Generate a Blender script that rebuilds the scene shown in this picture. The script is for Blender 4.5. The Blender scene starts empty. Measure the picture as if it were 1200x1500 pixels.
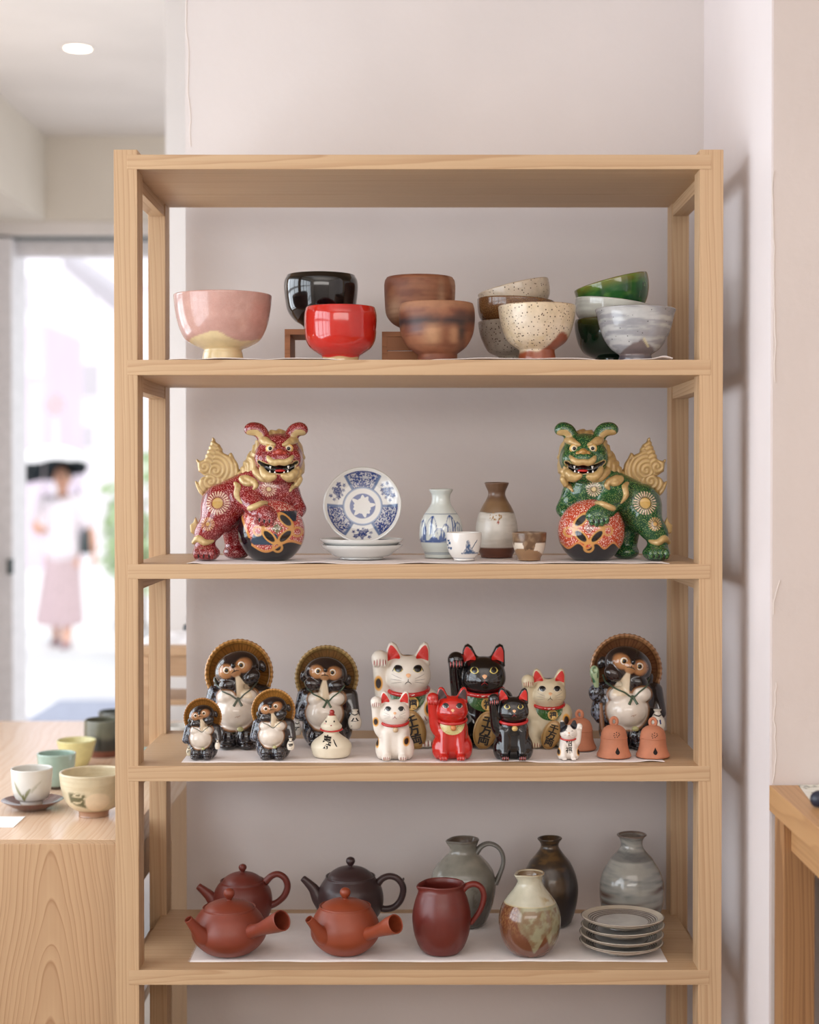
import bpy, bmesh, math, random
import numpy as np
from mathutils import Vector, Matrix
from mathutils.bvhtree import BVHTree

# ------------------------------------------------------------------ camera, world, light, exposure
scene = bpy.context.scene
COL = scene.collection
FPX, PPX, PPY = 2300.0, 613.0, 730.0
PITCH = math.radians(0.75)
CAM = Vector((0.0, -2.3, 1.5))
cam_d = bpy.data.cameras.new('camera')
cam_d.sensor_fit = 'VERTICAL'; cam_d.sensor_height = 36.0; cam_d.sensor_width = 28.8
cam_d.lens = FPX / 1500 * 36.0
cam_d.shift_x = -(PPX - 600) / 1500
cam_d.shift_y = (PPY - 750) / 1500
cam_d.clip_start = 0.05; cam_d.clip_end = 200
cam_d.dof.use_dof = True; cam_d.dof.focus_distance = 2.37; cam_d.dof.aperture_fstop = 2.8
cam_o = bpy.data.objects.new('camera', cam_d); COL.objects.link(cam_o)
cam_o.location = CAM; cam_o.rotation_euler = (math.pi / 2 - PITCH, 0, 0)
scene.camera = cam_o

w = bpy.data.worlds.new('world'); scene.world = w; w.use_nodes = True
w.node_tree.nodes['Background'].inputs[0].default_value = (0.93, 0.96, 1.0, 1)
w.node_tree.nodes['Background'].inputs[1].default_value = 1.0

def lamp(name, kind, loc, rot, energy, color, **kw):
    d = bpy.data.lights.new(name, kind); d.energy = energy; d.color = color
    for k, v in kw.items(): setattr(d, k, v)
    o = bpy.data.objects.new(name, d); COL.objects.link(o)
    o.location = loc; o.rotation_euler = rot
    return o
# sun over the roof of the shop on to the street
lamp('sun', 'SUN', (0, 0, 12), (math.radians(42), math.radians(20), 0), 1.2, (1.0, 0.97, 0.93), angle=math.radians(3))
# daylight entering through the side window, plus unseen fill lamps added for brightness
lamp('window_daylight', 'AREA', (-1.62, -0.70, 1.58), (0, math.radians(-90), 0), 43.0, (0.84, 0.92, 1.0), shape='RECTANGLE', size=1.5, size_y=3.4)
lamp('rear_fill', 'AREA', (0.2, -4.05, 2.22), (math.radians(84), 0, 0), 20.0, (1.0, 0.95, 0.90), shape='RECTANGLE', size=3.9, size_y=0.6)  # added fill from behind the camera; the rear wall has no window
lamp('ceiling_bounce_fill', 'AREA', (0.3, -2.2, 2.25), (math.radians(180), 0, 0), 15.0, (1.0, 0.955, 0.91), shape='RECTANGLE', size=2.4, size_y=1.2)  # unseen fill added above the camera, bounced off the ceiling
lamp('front_ceiling_fill', 'AREA', (-1.3, 1.7, 1.9), (math.radians(180), 0, 0), 1.6, (1.0, 0.97, 0.95), shape='RECTANGLE', size=0.3, size_y=0.6)  # unseen lamp added out of frame to brighten the shop-front ceiling

vs = scene.view_settings
vs.view_transform = 'Standard'; vs.look = 'None'; vs.gamma = 1.0; vs.use_curve_mapping = False
vs.exposure = 0.67

# ------------------------------------------------------------------ helpers
def lin(c):
    """sRGB 0-255 -> linear"""
    r = []
    for v in c[:3]:
        v = v / 255.0
        r.append(v / 12.92 if v <= 0.04045 else ((v + 0.055) / 1.055) ** 2.4)
    return tuple(r)

def P(px, py, y):
    """point of the photograph's ray (px,py) on the plane at depth y"""
    a = (px - PPX) / FPX; b = (PPY - py) / FPX
    dy = math.cos(PITCH) + b * math.sin(PITCH); dz = -math.sin(PITCH) + b * math.cos(PITCH)
    t = (y - CAM.y) / dy
    return Vector((CAM.x + a * t, y, CAM.z + dz * t))

def PZ(px, py, z):
    a = (px - PPX) / FPX; b = (PPY - py) / FPX
    dy = math.cos(PITCH) + b * math.sin(PITCH); dz = -math.sin(PITCH) + b * math.cos(PITCH)
    t = (z - CAM.z) / dz
    return Vector((CAM.x + a * t, CAM.y + dy * t, z))

def S(y): return (y + 2.3) / 2300.0       # metres per pixel at depth y

def empty(name, loc=(0, 0, 0), label=None, cat=None, group=None, rz=0.0):
    o = bpy.data.objects.new(name, None); COL.objects.link(o)
    o.empty_display_size = 0.02
    o.location = loc; o.rotation_euler = (0, 0, rz)
    tag(o, label, cat, group)
    return o

def tag(o, label=None, cat=None, group=None, kind=None):
    if label: o['label'] = label
    if cat: o['category'] = cat
    if group: o['group'] = group
    if kind: o['kind'] = kind
    return o

def link(name, me, m=None, parent=None, smooth=None, loc=None):
    o = bpy.data.objects.new(name, me); COL.objects.link(o)
    if m is not None:
        me.materials.clear(); me.materials.append(m)
    if parent is not None: o.parent = parent
    if loc is not None: o.location = loc
    if smooth is not None:
        me.polygons.foreach_set('use_smooth', [smooth] * len(me.polygons))
    return o

def mesh_np(name, V, F, col=None, smooth=True):
    """V (n,3), F (m,4) or (m,3) int"""
    me = bpy.data.meshes.new(name)
    V = np.asarray(V, np.float32); F = np.asarray(F, np.int32)
    k = F.shape[1]
    me.vertices.add(len(V)); me.vertices.foreach_set('co', V.ravel())
    me.loops.add(F.size); me.loops.foreach_set('vertex_index', F.ravel())
    me.polygons.add(len(F)); me.polygons.foreach_set('loop_start', np.arange(0, F.size, k, dtype=np.int32))
    me.polygons.foreach_set('loop_total', np.full(len(F), k, np.int32))
    me.polygons.foreach_set('use_smooth', np.full(len(F), smooth))
    me.update(calc_edges=True)
    if col is not None:
        c = np.ones((len(V), 4), np.float32); c[:, :col.shape[1]] = col
        a = me.attributes.new('Col', 'FLOAT_COLOR', 'POINT')
        a.data.foreach_set('color', c.ravel())
    return me

def bm_obj(name, bm, m, parent=None, smooth=False):
    me = bpy.data.meshes.new(name); bm.to_mesh(me); bm.free()
    return link(name, me, m, parent, smooth)

def box_bm(bm, x0, x1, y0, y1, z0, z1, bev=0.0):
    r = bmesh.ops.create_cube(bm, size=1.0)
    bmesh.ops.scale(bm, vec=(x1 - x0, y1 - y0, z1 - z0), verts=r['verts'])
    bmesh.ops.translate(bm, vec=((x0 + x1) / 2, (y0 + y1) / 2, (z0 + z1) / 2), verts=r['verts'])
    if bev > 0:
        es = list({e for v in r['verts'] for e in v.link_edges})
        bmesh.ops.bevel(bm, geom=es, offset=bev, segments=2, affect='EDGES', profile=0.7)

def box(name, x0, x1, y0, y1, z0, z1, m, parent=None, bev=0.0):
    """box object with its origin at the centre"""
    bm = bmesh.new()
    cx, cy, cz = (x0 + x1) / 2, (y0 + y1) / 2, (z0 + z1) / 2
    box_bm(bm, x0 - cx, x1 - cx, y0 - cy, y1 - cy, z0 - cz, z1 - cz, bev)
    o = bm_obj(name, bm, m, parent)
    o.location = (cx, cy, cz)
    return o

# ---- numpy noise
def _hash(ix, iy, iz, seed):
    n = (ix * 374761393 + iy * 668265263 + iz * 2147483647 + seed * 1274126177).astype(np.int64) & 0xffffffff
    n = ((n ^ (n >> 13)) * 1274126177) & 0xffffffff
    n = n ^ (n >> 16)
    return (n & 0xffff) / 65535.0

def vnoise(p, seed=0):
    p = np.asarray(p, np.float64); i = np.floor(p).astype(np.int64); f = p - i; f = f * f * (3 - 2 * f)
    r = 0
    for dx in (0, 1):
        for dy in (0, 1):
            for dz in (0, 1):
                wt = (f[:, 0] if dx else 1 - f[:, 0]) * (f[:, 1] if dy else 1 - f[:, 1]) * (f[:, 2] if dz else 1 - f[:, 2])
                r = r + wt * _hash(i[:, 0] + dx, i[:, 1] + dy, i[:, 2] + dz, seed)
    return r

def fbm(p, scale=1.0, octs=3, seed=0):
    p = np.asarray(p) * scale; r = 0; a = 1.0; t = 0
    for o in range(octs):
        r = r + a * vnoise(p * (2 ** o) + 17.3 * o, seed + o); t += a; a *= 0.5
    return r / t

def sst(a, b, x):
    t = np.clip((x - a) / (b - a), 0, 1); return t * t * (3 - 2 * t)

class Paint:
    """vertex colour painter"""
    def __init__(s, n, c, a=0.0):
        s.c = np.zeros((n, 4), np.float32); s.c[:, :3] = lin(c); s.c[:, 3] = a
    def mix(s, mask, c, a=None):
        m = np.clip(mask, 0, 1)[:, None].astype(np.float32)
        s.c[:, :3] = s.c[:, :3] * (1 - m) + np.array(lin(c), np.float32) * m
        if a is not None: s.c[:, 3:] = s.c[:, 3:] * (1 - m) + a * m

# ---- materials
class NT:
    def __init__(s, name):
        s.m = bpy.data.materials.new(name); s.m.use_nodes = True
        s.t = s.m.node_tree; s.b = s.t.nodes['Principled BSDF']
    def n(s, kind, **kw):
        x = s.t.nodes.new(kind)
        for k, v in kw.items():
            if k in x.inputs: x.inputs[k].default_value = v
            else: setattr(x, k, v)
        return x
    def l(s, a, b): s.t.links.new(a, b)
    def math(s, op, a, b=None, clamp=False):
        x = s.t.nodes.new('ShaderNodeMath'); x.operation = op; x.use_clamp = clamp
        for i, v in enumerate((a, b)):
            if v is None: continue
            if isinstance(v, (int, float)): x.inputs[i].default_value = v
            else: s.l(v, x.inputs[i])
        return x.outputs[0]
    def ramp(s, fac, stops):
        x = s.t.nodes.new('ShaderNodeValToRGB'); s.l(fac, x.inputs[0])
        e = x.color_ramp.elements
        while len(e) < len(stops): e.new(0.5)
        for i, (p, c) in enumerate(stops):
            e[i].position = p
            e[i].color = (c, c, c, 1) if isinstance(c, (int, float)) else (*lin(c), 1)
        return x.outputs[0]
    def mixc(s, fac, a, b, mode='MIX'):
        x = s.t.nodes.new('ShaderNodeMix'); x.data_type = 'RGBA'; x.blend_type = mode
        for sock, v in ((x.inputs[0], fac), (x.inputs[6], a), (x.inputs[7], b)):
            if isinstance(v, (int, float)): sock.default_value = v
            elif isinstance(v, tuple): sock.default_value = (*lin(v), 1)
            else: s.l(v, sock)
        return x.outputs[2]
    def bump(s, h, strength=0.2, dist=0.001):
        x = s.n('ShaderNodeBump'); x.inputs['Strength'].default_value = strength; x.inputs['Distance'].default_value = dist
        s.l(h, x.inputs['Height']); s.l(x.outputs[0], s.b.inputs['Normal'])

def mat(name, c, rough=0.5, coat=0.0, metal=0.0, var=0.06, vscale=30.0, bump=0.0, bscale=200.0, bdist=0.0006, spec=0.5):
    """plain-coloured procedural material with slight mottling"""
    t = NT(name)
    tc = t.n('ShaderNodeTexCoord')
    nz = t.n('ShaderNodeTexNoise'); nz.inputs['Scale'].default_value = vscale; nz.inputs['Detail'].default_value = 4
    t.l(tc.outputs['Object'], nz.inputs['Vector'])
    d = tuple(max(0, v * (1 - var)) for v in c); e = tuple(min(255, v * (1 + var)) for v in c)
    t.l(t.ramp(nz.outputs[0], [(0.3, d), (0.7, e)]), t.b.inputs['Base Color'])
    t.b.inputs['Roughness'].default_value = rough; t.b.inputs['Metallic'].default_value = metal
    t.b.inputs['Coat Weight'].default_value = coat; t.b.inputs['Coat Roughness'].default_value = 0.06
    t.b.inputs['Specular IOR Level'].default_value = spec
    if bump > 0:
        n2 = t.n('ShaderNodeTexNoise'); n2.inputs['Scale'].default_value = bscale; n2.inputs['Detail'].default_value = 5
        t.l(tc.outputs['Object'], n2.inputs['Vector'])
        t.bump(n2.outputs[0], bump, bdist)
    return t.m

def painted(name, rough=0.35, coat=0.0, var=0.08, vscale=60.0, dots=None, bump=0.0, bscale=300.0, bdist=0.0005, metal=0.0):
    """material reading the painted vertex colours; Col alpha masks raised dots (scale, colour, radius)"""
    t = NT(name)
    at = t.n('ShaderNodeAttribute', attribute_name='Col')
    tc = t.n('ShaderNodeTexCoord')
    nz = t.n('ShaderNodeTexNoise'); nz.inputs['Scale'].default_value = vscale; nz.inputs['Detail'].default_value = 5
    t.l(tc.outputs['Object'], nz.inputs['Vector'])
    v = t.ramp(nz.outputs[0], [(0.3, 255 * (1 - var) and (255 * (1 - var),) * 3), (0.7, (255, 255, 255))])
    c = t.mixc(1.0, at.outputs['Color'], v, 'MULTIPLY')
    h = nz.outputs[0]
    if dots:
        sc, dc, rad = dots
        vo = t.n('ShaderNodeTexVoronoi'); vo.inputs['Scale'].default_value = sc; vo.inputs['Randomness'].default_value = 0.8
        t.l(tc.outputs['Object'], vo.inputs['Vector'])
        k = t.ramp(vo.outputs['Distance'], [(rad * 0.7, 1.0), (rad, 0.0)])
        km = t.math('MULTIPLY', k, at.outputs['Alpha'])
        c = t.mixc(km, c, dc)
        h = km
        if not bump: t.bump(h, 0.35, 0.0004)
    t.l(c, t.b.inputs['Base Color'])
    t.b.inputs['Roughness'].default_value = rough
    t.b.inputs['Metallic'].default_value = metal
    t.b.inputs['Coat Weight'].default_value = coat; t.b.inputs['Coat Roughness'].default_value = 0.05
    if bump:
        n2 = t.n('ShaderNodeTexNoise'); n2.inputs['Scale'].default_value = bscale; n2.inputs['Detail'].default_value = 4
        t.l(tc.outputs['Object'], n2.inputs['Vector']); t.bump(n2.outputs[0], bump, bdist)
    return t.m

def wood(name, axis, light, dark, freq=95.0, taper=0.02, off=(0.11, 0.06), rough=0.55, contrast=1.0, wob=0.012, line=0.62, streak=0.5, fixed=None, nsc=9.0):
    """sawn softwood: growth rings round a pith that runs along `axis`, random per piece"""
    t = NT(name)
    tc = t.n('ShaderNodeTexCoord'); oi = t.n('ShaderNodeObjectInfo')
    sx = t.n('ShaderNodeSeparateXYZ'); t.l(tc.outputs['Object'], sx.inputs[0])
    ax = 'xyz'.index(axis); L = sx.outputs[ax]; U = sx.outputs[(ax + 1) % 3]; W = sx.outputs[(ax + 2) % 3]
    rnd = oi.outputs['Random']
    # slow wobble along the grain
    cb = t.n('ShaderNodeCombineXYZ')
    t.l(t.math('ADD', t.math('MULTIPLY', L, 1.3), t.math('MULTIPLY', rnd, 37.0)), cb.inputs[0])
    t.l(t.math('MULTIPLY', U, nsc), cb.inputs[1]); t.l(t.math('MULTIPLY', W, nsc), cb.inputs[2])
    nz = t.n('ShaderNodeTexNoise'); nz.inputs['Scale'].default_value = 1.6; nz.inputs['Detail'].default_value = 3
    t.l(cb.outputs[0], nz.inputs['Vector'])
    wv = t.math('MULTIPLY', t.math('SUBTRACT', nz.outputs[0], 0.5), wob * 2)
    r1 = t.math('ADD', U, t.math('ADD', t.math('MULTIPLY', t.math('SUBTRACT', rnd, 0.5), off[0] * 0.9), off[0]))
    r2 = t.math('ADD', W, t.math('MULTIPLY', t.math('SUBTRACT', t.math('FRACT', t.math('MULTIPLY', rnd, 7.13)), 0.5), off[1]))
    if fixed: r1 = t.math('ADD', U, fixed[0]); r2 = t.math('ADD', W, fixed[1])
    r = t.math('SQRT', t.math('ADD', t.math('MULTIPLY', r1, r1), t.math('MULTIPLY', r2, r2)))
    r = t.math('ADD', t.math('ADD', r, wv), t.math('MULTIPLY', L, taper))
    nr = t.n('ShaderNodeTexNoise'); nr.noise_dimensions = '1D'; nr.inputs['Scale'].default_value = 1.0; nr.inputs['Detail'].default_value = 1
    t.l(t.math('MULTIPLY', t.math('ADD', r, rnd), freq * 0.45), nr.inputs['W'])
    fr = t.math('FRACT', t.math('ADD', t.math('MULTIPLY', r, freq), t.math('MULTIPLY', nr.outputs[0], 2.2)))
    ring = t.ramp(fr, [(0.0, 0.0), (line, 0.35), (0.9, 1.0), (1.0, 0.0)])
    # fine fibres
    cb2 = t.n('ShaderNodeCombineXYZ')
    t.l(t.math('MULTIPLY', L, 4.0), cb2.inputs[0]); t.l(t.math('MULTIPLY', U, 260.0), cb2.inputs[1]); t.l(t.math('MULTIPLY', W, 260.0), cb2.inputs[2])
    n2 = t.n('ShaderNodeTexNoise'); n2.inputs['Scale'].default_value = 1.0; n2.inputs['Detail'].default_value = 3
    t.l(cb2.outputs[0], n2.inputs['Vector'])
    fac = t.math('ADD', t.math('MULTIPLY', ring, 0.75 * contrast), t.math('MULTIPLY', t.math('SUBTRACT', n2.outputs[0], 0.5), streak), clamp=True)
    c = t.mixc(fac, tuple(light), tuple(dark))
    # tone per piece and along the board
    n3 = t.n('ShaderNodeTexNoise'); n3.inputs['Scale'].default_value = 2.5; n3.inputs['Detail'].default_value = 2
    t.l(cb.outputs[0], n3.inputs['Vector'])
    tone = t.math('ADD', 0.93, t.math('ADD', t.math('MULTIPLY', rnd, 0.07), t.math('MULTIPLY', t.math('SUBTRACT', n3.outputs[0], 0.5), 0.12)))
    cm = t.n('ShaderNodeCombineColor'); [t.l(tone, cm.inputs[i]) for i in range(3)]
    c = t.mixc(1.0, c, cm.outputs[0], 'MULTIPLY')
    t.l(c, t.b.inputs['Base Color']); t.b.inputs['Roughness'].default_value = rough
    t.bump(fac, 0.08, 0.0006)
    return t.m

# ---- lathe
def catmull(pts, n=6):
    pts = [np.array(p, float) for p in pts]
    out = []
    for i in range(len(pts) - 1):
        p0 = pts[max(i - 1, 0)]; p1 = pts[i]; p2 = pts[i + 1]; p3 = pts[min(i + 2, len(pts) - 1)]
        if np.linalg.norm(p2 - p1) < 1e-9: continue
        for k in range(n):
            t = k / n
            # limited tangents
            m1 = (p2 - p0) / 2; m2 = (p3 - p1) / 2
            L = np.linalg.norm(p2 - p1)
            for m in (m1, m2):
                ln = np.linalg.norm(m)
                if ln > L: m *= L / ln
            h = (2*t**3-3*t*t+1)*p1 + (t**3-2*t*t+t)*m1 + (-2*t**3+3*t*t)*p2 + (t**3-t*t)*m2
            out.append(h)
    out.append(pts[-1])
    return out

def lathe_mesh(name, prof, segs=96, paint=None, wob=0.0, seed=0, deform=None, closed=True):
    """prof: list of (r,z) top to bottom of the outline, first and last may have r=0"""
    pr = np.array(prof, float); n = len(pr)
    th = np.linspace(0, 2 * math.pi, segs, endpoint=False)
    R = pr[:, 0][:, None] * np.ones((1, segs)); Z = pr[:, 1][:, None] * np.ones((1, segs))
    TH = np.ones((n, 1)) * th[None]
    if wob:
        R = R * (1 + wob * (0.6 * np.sin(2 * TH + seed) + 0.4 * np.sin(3 * TH + 2.1 * seed)))
        Z = Z + Z * wob * 0.8 * np.sin(TH + 1.7 * seed) * (pr[:, 1][:, None] / (pr[:, 1].max() + 1e-9))
    X = R * np.cos(TH); Y = R * np.sin(TH)
    V = np.stack([X, Y, Z], -1).reshape(-1, 3)
    if deform is not None: V = deform(V, TH.ravel())
    i = np.arange(n - 1)[:, None]; j = np.arange(segs)[None]; j2 = (j + 1) % segs
    F = np.stack([i * segs + j, i * segs + j2, (i + 1) * segs + j2, (i + 1) * segs + j], -1).reshape(-1, 4)
    col = None
    if paint is not None:
        idx = np.repeat(np.arange(n) / (n - 1), segs)
        col = paint(V, TH.ravel(), idx)
    me = mesh_np(name, V, F, col)
    bm = bmesh.new(); bm.from_mesh(me)
    bmesh.ops.remove_doubles(bm, verts=bm.verts, dist=1e-6)
    bmesh.ops.recalc_face_normals(bm, faces=bm.faces)
    bm.to_mesh(me); bm.free()
    me.polygons.foreach_set('use_smooth', [True] * len(me.polygons))
    return me

def tube_mesh(name, pts, radii, segs=14, n=6, caps=True, flat=1.0, closed=False):
    """tube along a smoothed path; flat scales the section along the path binormal"""
    if closed: q = [np.array(p, float) for p in pts]
    else:
        q = catmull([tuple(p) + (r,) for p, r in zip(pts, radii)] if not np.isscalar(radii) else [tuple(p) + (radii,) for p in pts], n)
    if closed:
        rr = [radii] * len(q) if np.isscalar(radii) else list(radii)
    else:
        rr = [a[3] for a in q]; q = [a[:3] for a in q]
    N = len(q); V = []; F = []
    up = np.array([0, 1.0, 0.0])
    prev = None
    for i in range(N):
        if closed: t = q[(i + 1) % N] - q[i - 1]
        else: t = q[min(i + 1, N - 1)] - q[max(i - 1, 0)]
        t = t / (np.linalg.norm(t) + 1e-12)
        if prev is None:
            a = np.cross(t, up)
            if np.linalg.norm(a) < 0.1: a = np.cross(t, [1.0, 0, 0])
        else:
            a = prev - t * prev.dot(t)
        a = a / np.linalg.norm(a); b = np.cross(t, a); prev = a
        for k in range(segs):
            ang = 2 * math.pi * k / segs
            V.append(q[i] + rr[i] * (math.cos(ang) * a + flat * math.sin(ang) * b))
    M = N if closed else N - 1
    for i in range(M):
        for k in range(segs):
            k2 = (k + 1) % segs; i2 = (i + 1) % N
            F.append((i * segs + k, i * segs + k2, i2 * segs + k2, i2 * segs + k))
    me = mesh_np(name, np.array(V), np.array(F))
    if caps and not closed:
        bm = bmesh.new(); bm.from_mesh(me)
        bmesh.ops.holes_fill(bm, edges=[e for e in bm.edges if e.is_boundary], sides=0)
        bmesh.ops.recalc_face_normals(bm, faces=bm.faces); bm.to_mesh(me); bm.free()
        me.polygons.foreach_set('use_smooth', [True] * len(me.polygons))
    return me
# ------------------------------------------------------------------ setting
def plaster(name, c, crack=True, bump=0.25):
    t = NT(name)
    tc = t.n('ShaderNodeTexCoord')
    nz = t.n('ShaderNodeTexNoise'); nz.inputs['Scale'].default_value = 3.0; nz.inputs['Detail'].default_value = 6
    t.l(tc.outputs['Object'], nz.inputs['Vector'])
    d = tuple(v * 0.97 for v in c)
    t.l(t.ramp(nz.outputs[0], [(0.35, d), (0.65, c)]), t.b.inputs['Base Color'])
    t.b.inputs['Roughness'].default_value = 0.8
    n2 = t.n('ShaderNodeTexNoise'); n2.inputs['Scale'].default_value = 70.0; n2.inputs['Detail'].default_value = 6
    t.l(tc.outputs['Object'], n2.inputs['Vector'])
    n3 = t.n('ShaderNodeTexNoise'); n3.inputs['Scale'].default_value = 9.0; n3.inputs['Detail'].default_value = 3
    t.l(tc.outputs['Object'], n3.inputs['Vector'])
    t.bump(t.math('ADD', n2.outputs[0], t.math('MULTIPLY', n3.outputs[0], 3.0)), bump, 0.002)
    return t.m

M_wall = plaster('plaster_warm', (220, 212, 209))
M_jamb = plaster('plaster_white', (230, 221, 220), bump=0.1)
M_wall_r = plaster('plaster_beige', (214, 202, 196), bump=0.35)
M_ceil = plaster('plaster_ceiling', (232, 226, 222), bump=0.05)
M_soffit = plaster('plaster_soffit', (222, 214, 202), bump=0.05)
M_floor = mat('floor_concrete', (170, 158, 146), 0.6, var=0.05)
M_frame = mat('frame_pale_metal', (224, 221, 223), 0.4, var=0.03)
M_street = mat('street_paving', (225, 223, 224), 0.8, var=0.03, vscale=3)
M_dark = mat('dark_line', (120, 128, 130), 0.6)

def struct(name, *a, **k):
    o = box(name, *a, **k); o['kind'] = 'structure'; return o

YB = 0.385                       # back wall plane
xl = P(272.5, 700, YB).x; xr = P(1030, 700, YB).x
YF = -0.13                       # front of the wall right of the shelf
struct('wall_back', xl, xr + 0.6, YB, YB + 0.12, 0, 2.9, M_wall)
struct('wall_right', xr + 0.003, 2.2, YF, YB, 0, 2.9, M_wall_r)
struct('trim_7', xr, xr + 0.0029, YF + 0.0005, YB, 0, 2.9, M_jamb)
# plaster edge strip standing a little proud along the left end of the back wall, and hairline crack relief
def crack(name, pts, wdt, m, parent_y):
    V = []; F = []
    for i, (x, z) in enumerate(pts):
        V += [(x - wdt, parent_y, z), (x, parent_y - 0.0012, z), (x + wdt, parent_y, z)]
        if i:
            a = (i - 1) * 3; b = i * 3
            F += [(a, a + 1, b + 1, b), (a + 1, a + 2, b + 2, b + 1)]
    me = mesh_np(name, V, F); o = link(name, me, m); o['kind'] = 'structure'; return o
random.seed(4)
def wander(px0, py0, px1, py1, y, n=22, amp=2.5):
    out = []; a = 0
    for i in range(n + 1):
        t = i / n; a = 0.7 * a + random.uniform(-amp, amp)
        p = P(px0 + (px1 - px0) * t + a, py0 + (py1 - py0) * t, y); out.append((p.x, p.z))
    return out
M_crack = plaster('plaster_ridge', (222, 210, 203))
crack('trim_1', wander(274, 0, 279, 215, YB - 0.0005, amp=1.2), 0.0012, M_crack, YB)
crack('trim_2', wander(1136, 1000, 1134, 1148, YF - 0.0005, amp=2.0), 0.0009, M_crack, YF)
crack('trim_3', wander(1133, 250, 1137, 560, YF - 0.0005, amp=1.5), 0.0009, M_crack, YF)
crack('trim_4', wander(1143, 850, 1132, 900, YF - 0.0005, n=8, amp=1.5), 0.0009, M_crack, YF)

# room shell
YW = 3.25                        # shop front plane (D = 5.55)
ZC = P(100, 200, YW - 0.05).z    # ceiling height
ZS = P(100, 323, YW - 0.05).z    # underside of the soffit
xs = P(66, 250, YW - 0.05).x
struct('floor', -3.0, 2.4, -4.2, YW + 0.15, -0.08, 0, M_floor)
struct('ceiling', -3.0, 2.4, -4.2, YW + 0.4, ZC, ZC + 0.1, M_ceil)
struct('wall_front', -3.0, 2.4, YW - 0.05, YW + 0.3, ZS, ZC, M_soffit)
struct('wall_left_upper', -1.75, xs, -4.2, YW - 0.05, ZS, ZC, M_soffit)
struct('trim_5', -1.75, 0.9, YW - 0.02, YW + 0.25, P(100, 345, YW).z, ZS, M_ceil)      # white band under the soffit
struct('trim_6', -1.75, 0.9, YW + 0.02, YW + 0.2, P(100, 349, YW).z, P(100, 345, YW).z, M_dark)
# side wall with the window whose grid shows in the glazes
def side_wall():
    x0, x1 = -1.62, -1.5
    struct('wall_left', x0, x1, 1.10, YW, 0, ZS, M_ceil)
    struct('wall_left_low', x0, x1, -2.45, 1.10, 0, 0.86, M_ceil)
    struct('wall_left_rear', x0, x1, -4.2, -2.45, 0, ZS, M_ceil)
    struct('wall_left_head', x0, x1, -2.45, 1.10, 2.3, ZS, M_ceil)
    wn = empty('window_1', (-1.55, -0.675, 0.86)); wn['kind'] = 'structure'
    for i in range(8):
        y = -1.775 + i * 0.507
        box('mullion', -0.02, 0.02, y - 0.022, y + 0.022, 0, 1.44, M_frame, wn, 0.003)
    for z in (0.02, 0.48, 0.96, 1.42):
        box('glazing_bar', -0.018, 0.018, -1.775, 1.775, z - 0.02, z + 0.02, M_frame, wn, 0.003)
side_wall()
struct('wall_rear', -1.75, 2.4, -4.2, -4.1, 0, ZC, M_ceil)
struct('wall_right_side', 2.2, 2.3, -4.2, YF, 0, ZC, M_wall)
# white pier behind the left end of the back wall
xp = P(243, 500, 1.5).x
struct('wall_pier', xp, 1.2, 1.5, 1.62, 0, ZC, M_ceil)
struct('wall_front_right', 0.9, 2.4, 0.5, 0.6, 0, ZC, M_ceil)

# shop front: jamb, meeting stile, glass
wf = empty('window_2', (0, YW + 0.08, 0)); wf['kind'] = 'structure'
xj = P(20, 700, YW).x
zh = P(100, 349, YW).z
box('jamb', xj - 0.16, xj, -0.10, 0.10, 0, zh, M_frame, wf, 0.006)
box('stile', xj - 0.26, xj - 0.20, -0.05, 0.05, 0, zh, M_frame, wf, 0.006)
box('head_rail', xj, 0.9, -0.03, 0.03, zh - 0.055, zh, M_frame, wf, 0.004)
box('latch', xj - 0.012, xj + 0.004, -0.13, -0.10, P(10, 840, YW).z, P(10, 818, YW).z, mat('latch_dark', (50, 60, 58), 0.5), wf, 0.002)
tg = NT('clear_glass'); tg.b.inputs['Transmission Weight'].default_value = 1.0; tg.b.inputs['Roughness'].default_value = 0.0
tg.b.inputs['IOR'].default_value = 1.02; tg.b.inputs['Base Color'].default_value = (1, 1, 1, 1)
box('pane', xj - 0.70, xj - 0.26, -0.004, 0.004, 0.02, zh, tg.m, wf)

# recessed ceiling lamps
def downlight(x, y, label, energy=5.0):
    t = empty('ceiling_lamp', (x, y, ZC), label, 'lamp')
    ring = [(0.036, -0.0005), (0.037, -0.004), (0.047, -0.0045), (0.049, -0.001), (0.049, 0.0)]
    link('trim_ring', lathe_mesh('trim_ring', ring, 48), M_ceil, t, True)
    e = NT('lamp_glow'); e.b.inputs['Emission Color'].default_value = (1, 0.86, 0.66, 1); e.b.inputs['Emission Strength'].default_value = 6.0
    link('diffuser', lathe_mesh('diffuser', [(0.0, -0.003), (0.02, -0.003), (0.0365, -0.0015)], 32), e.m, t, True)
    l = lamp('lamp_light', 'SPOT', (0, 0, -0.02), (0, 0, 0), energy, (1.0, 0.86, 0.70), spot_size=math.radians(120), spot_blend=0.6, shadow_soft_size=0.035)
    l.parent = t
    return t
p = PZ(114, 70, ZC)
downlight(p.x, p.y, 'small round recessed lamp glowing in the white ceiling')

# ------------------------------------------------------------------ street
struct('street', -8, 8, YW + 0.15, 34, -0.12, -0.02, M_street)
def mat_street(): return mat('grey_mat', (150, 155, 172), 0.9)
pm0 = PZ(45, 1057, 0.0); pm1 = PZ(92, 1034, 0.0)
o = box('door_mat', pm0.x - 0.05, pm0.x + 1.45, pm0.y, pm1.y + 0.3, -0.02, 0.0, mat_street(), None, 0.004)
tag(o, 'grey mat lying flat on the bright pavement beyond the counter', 'mat')

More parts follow.
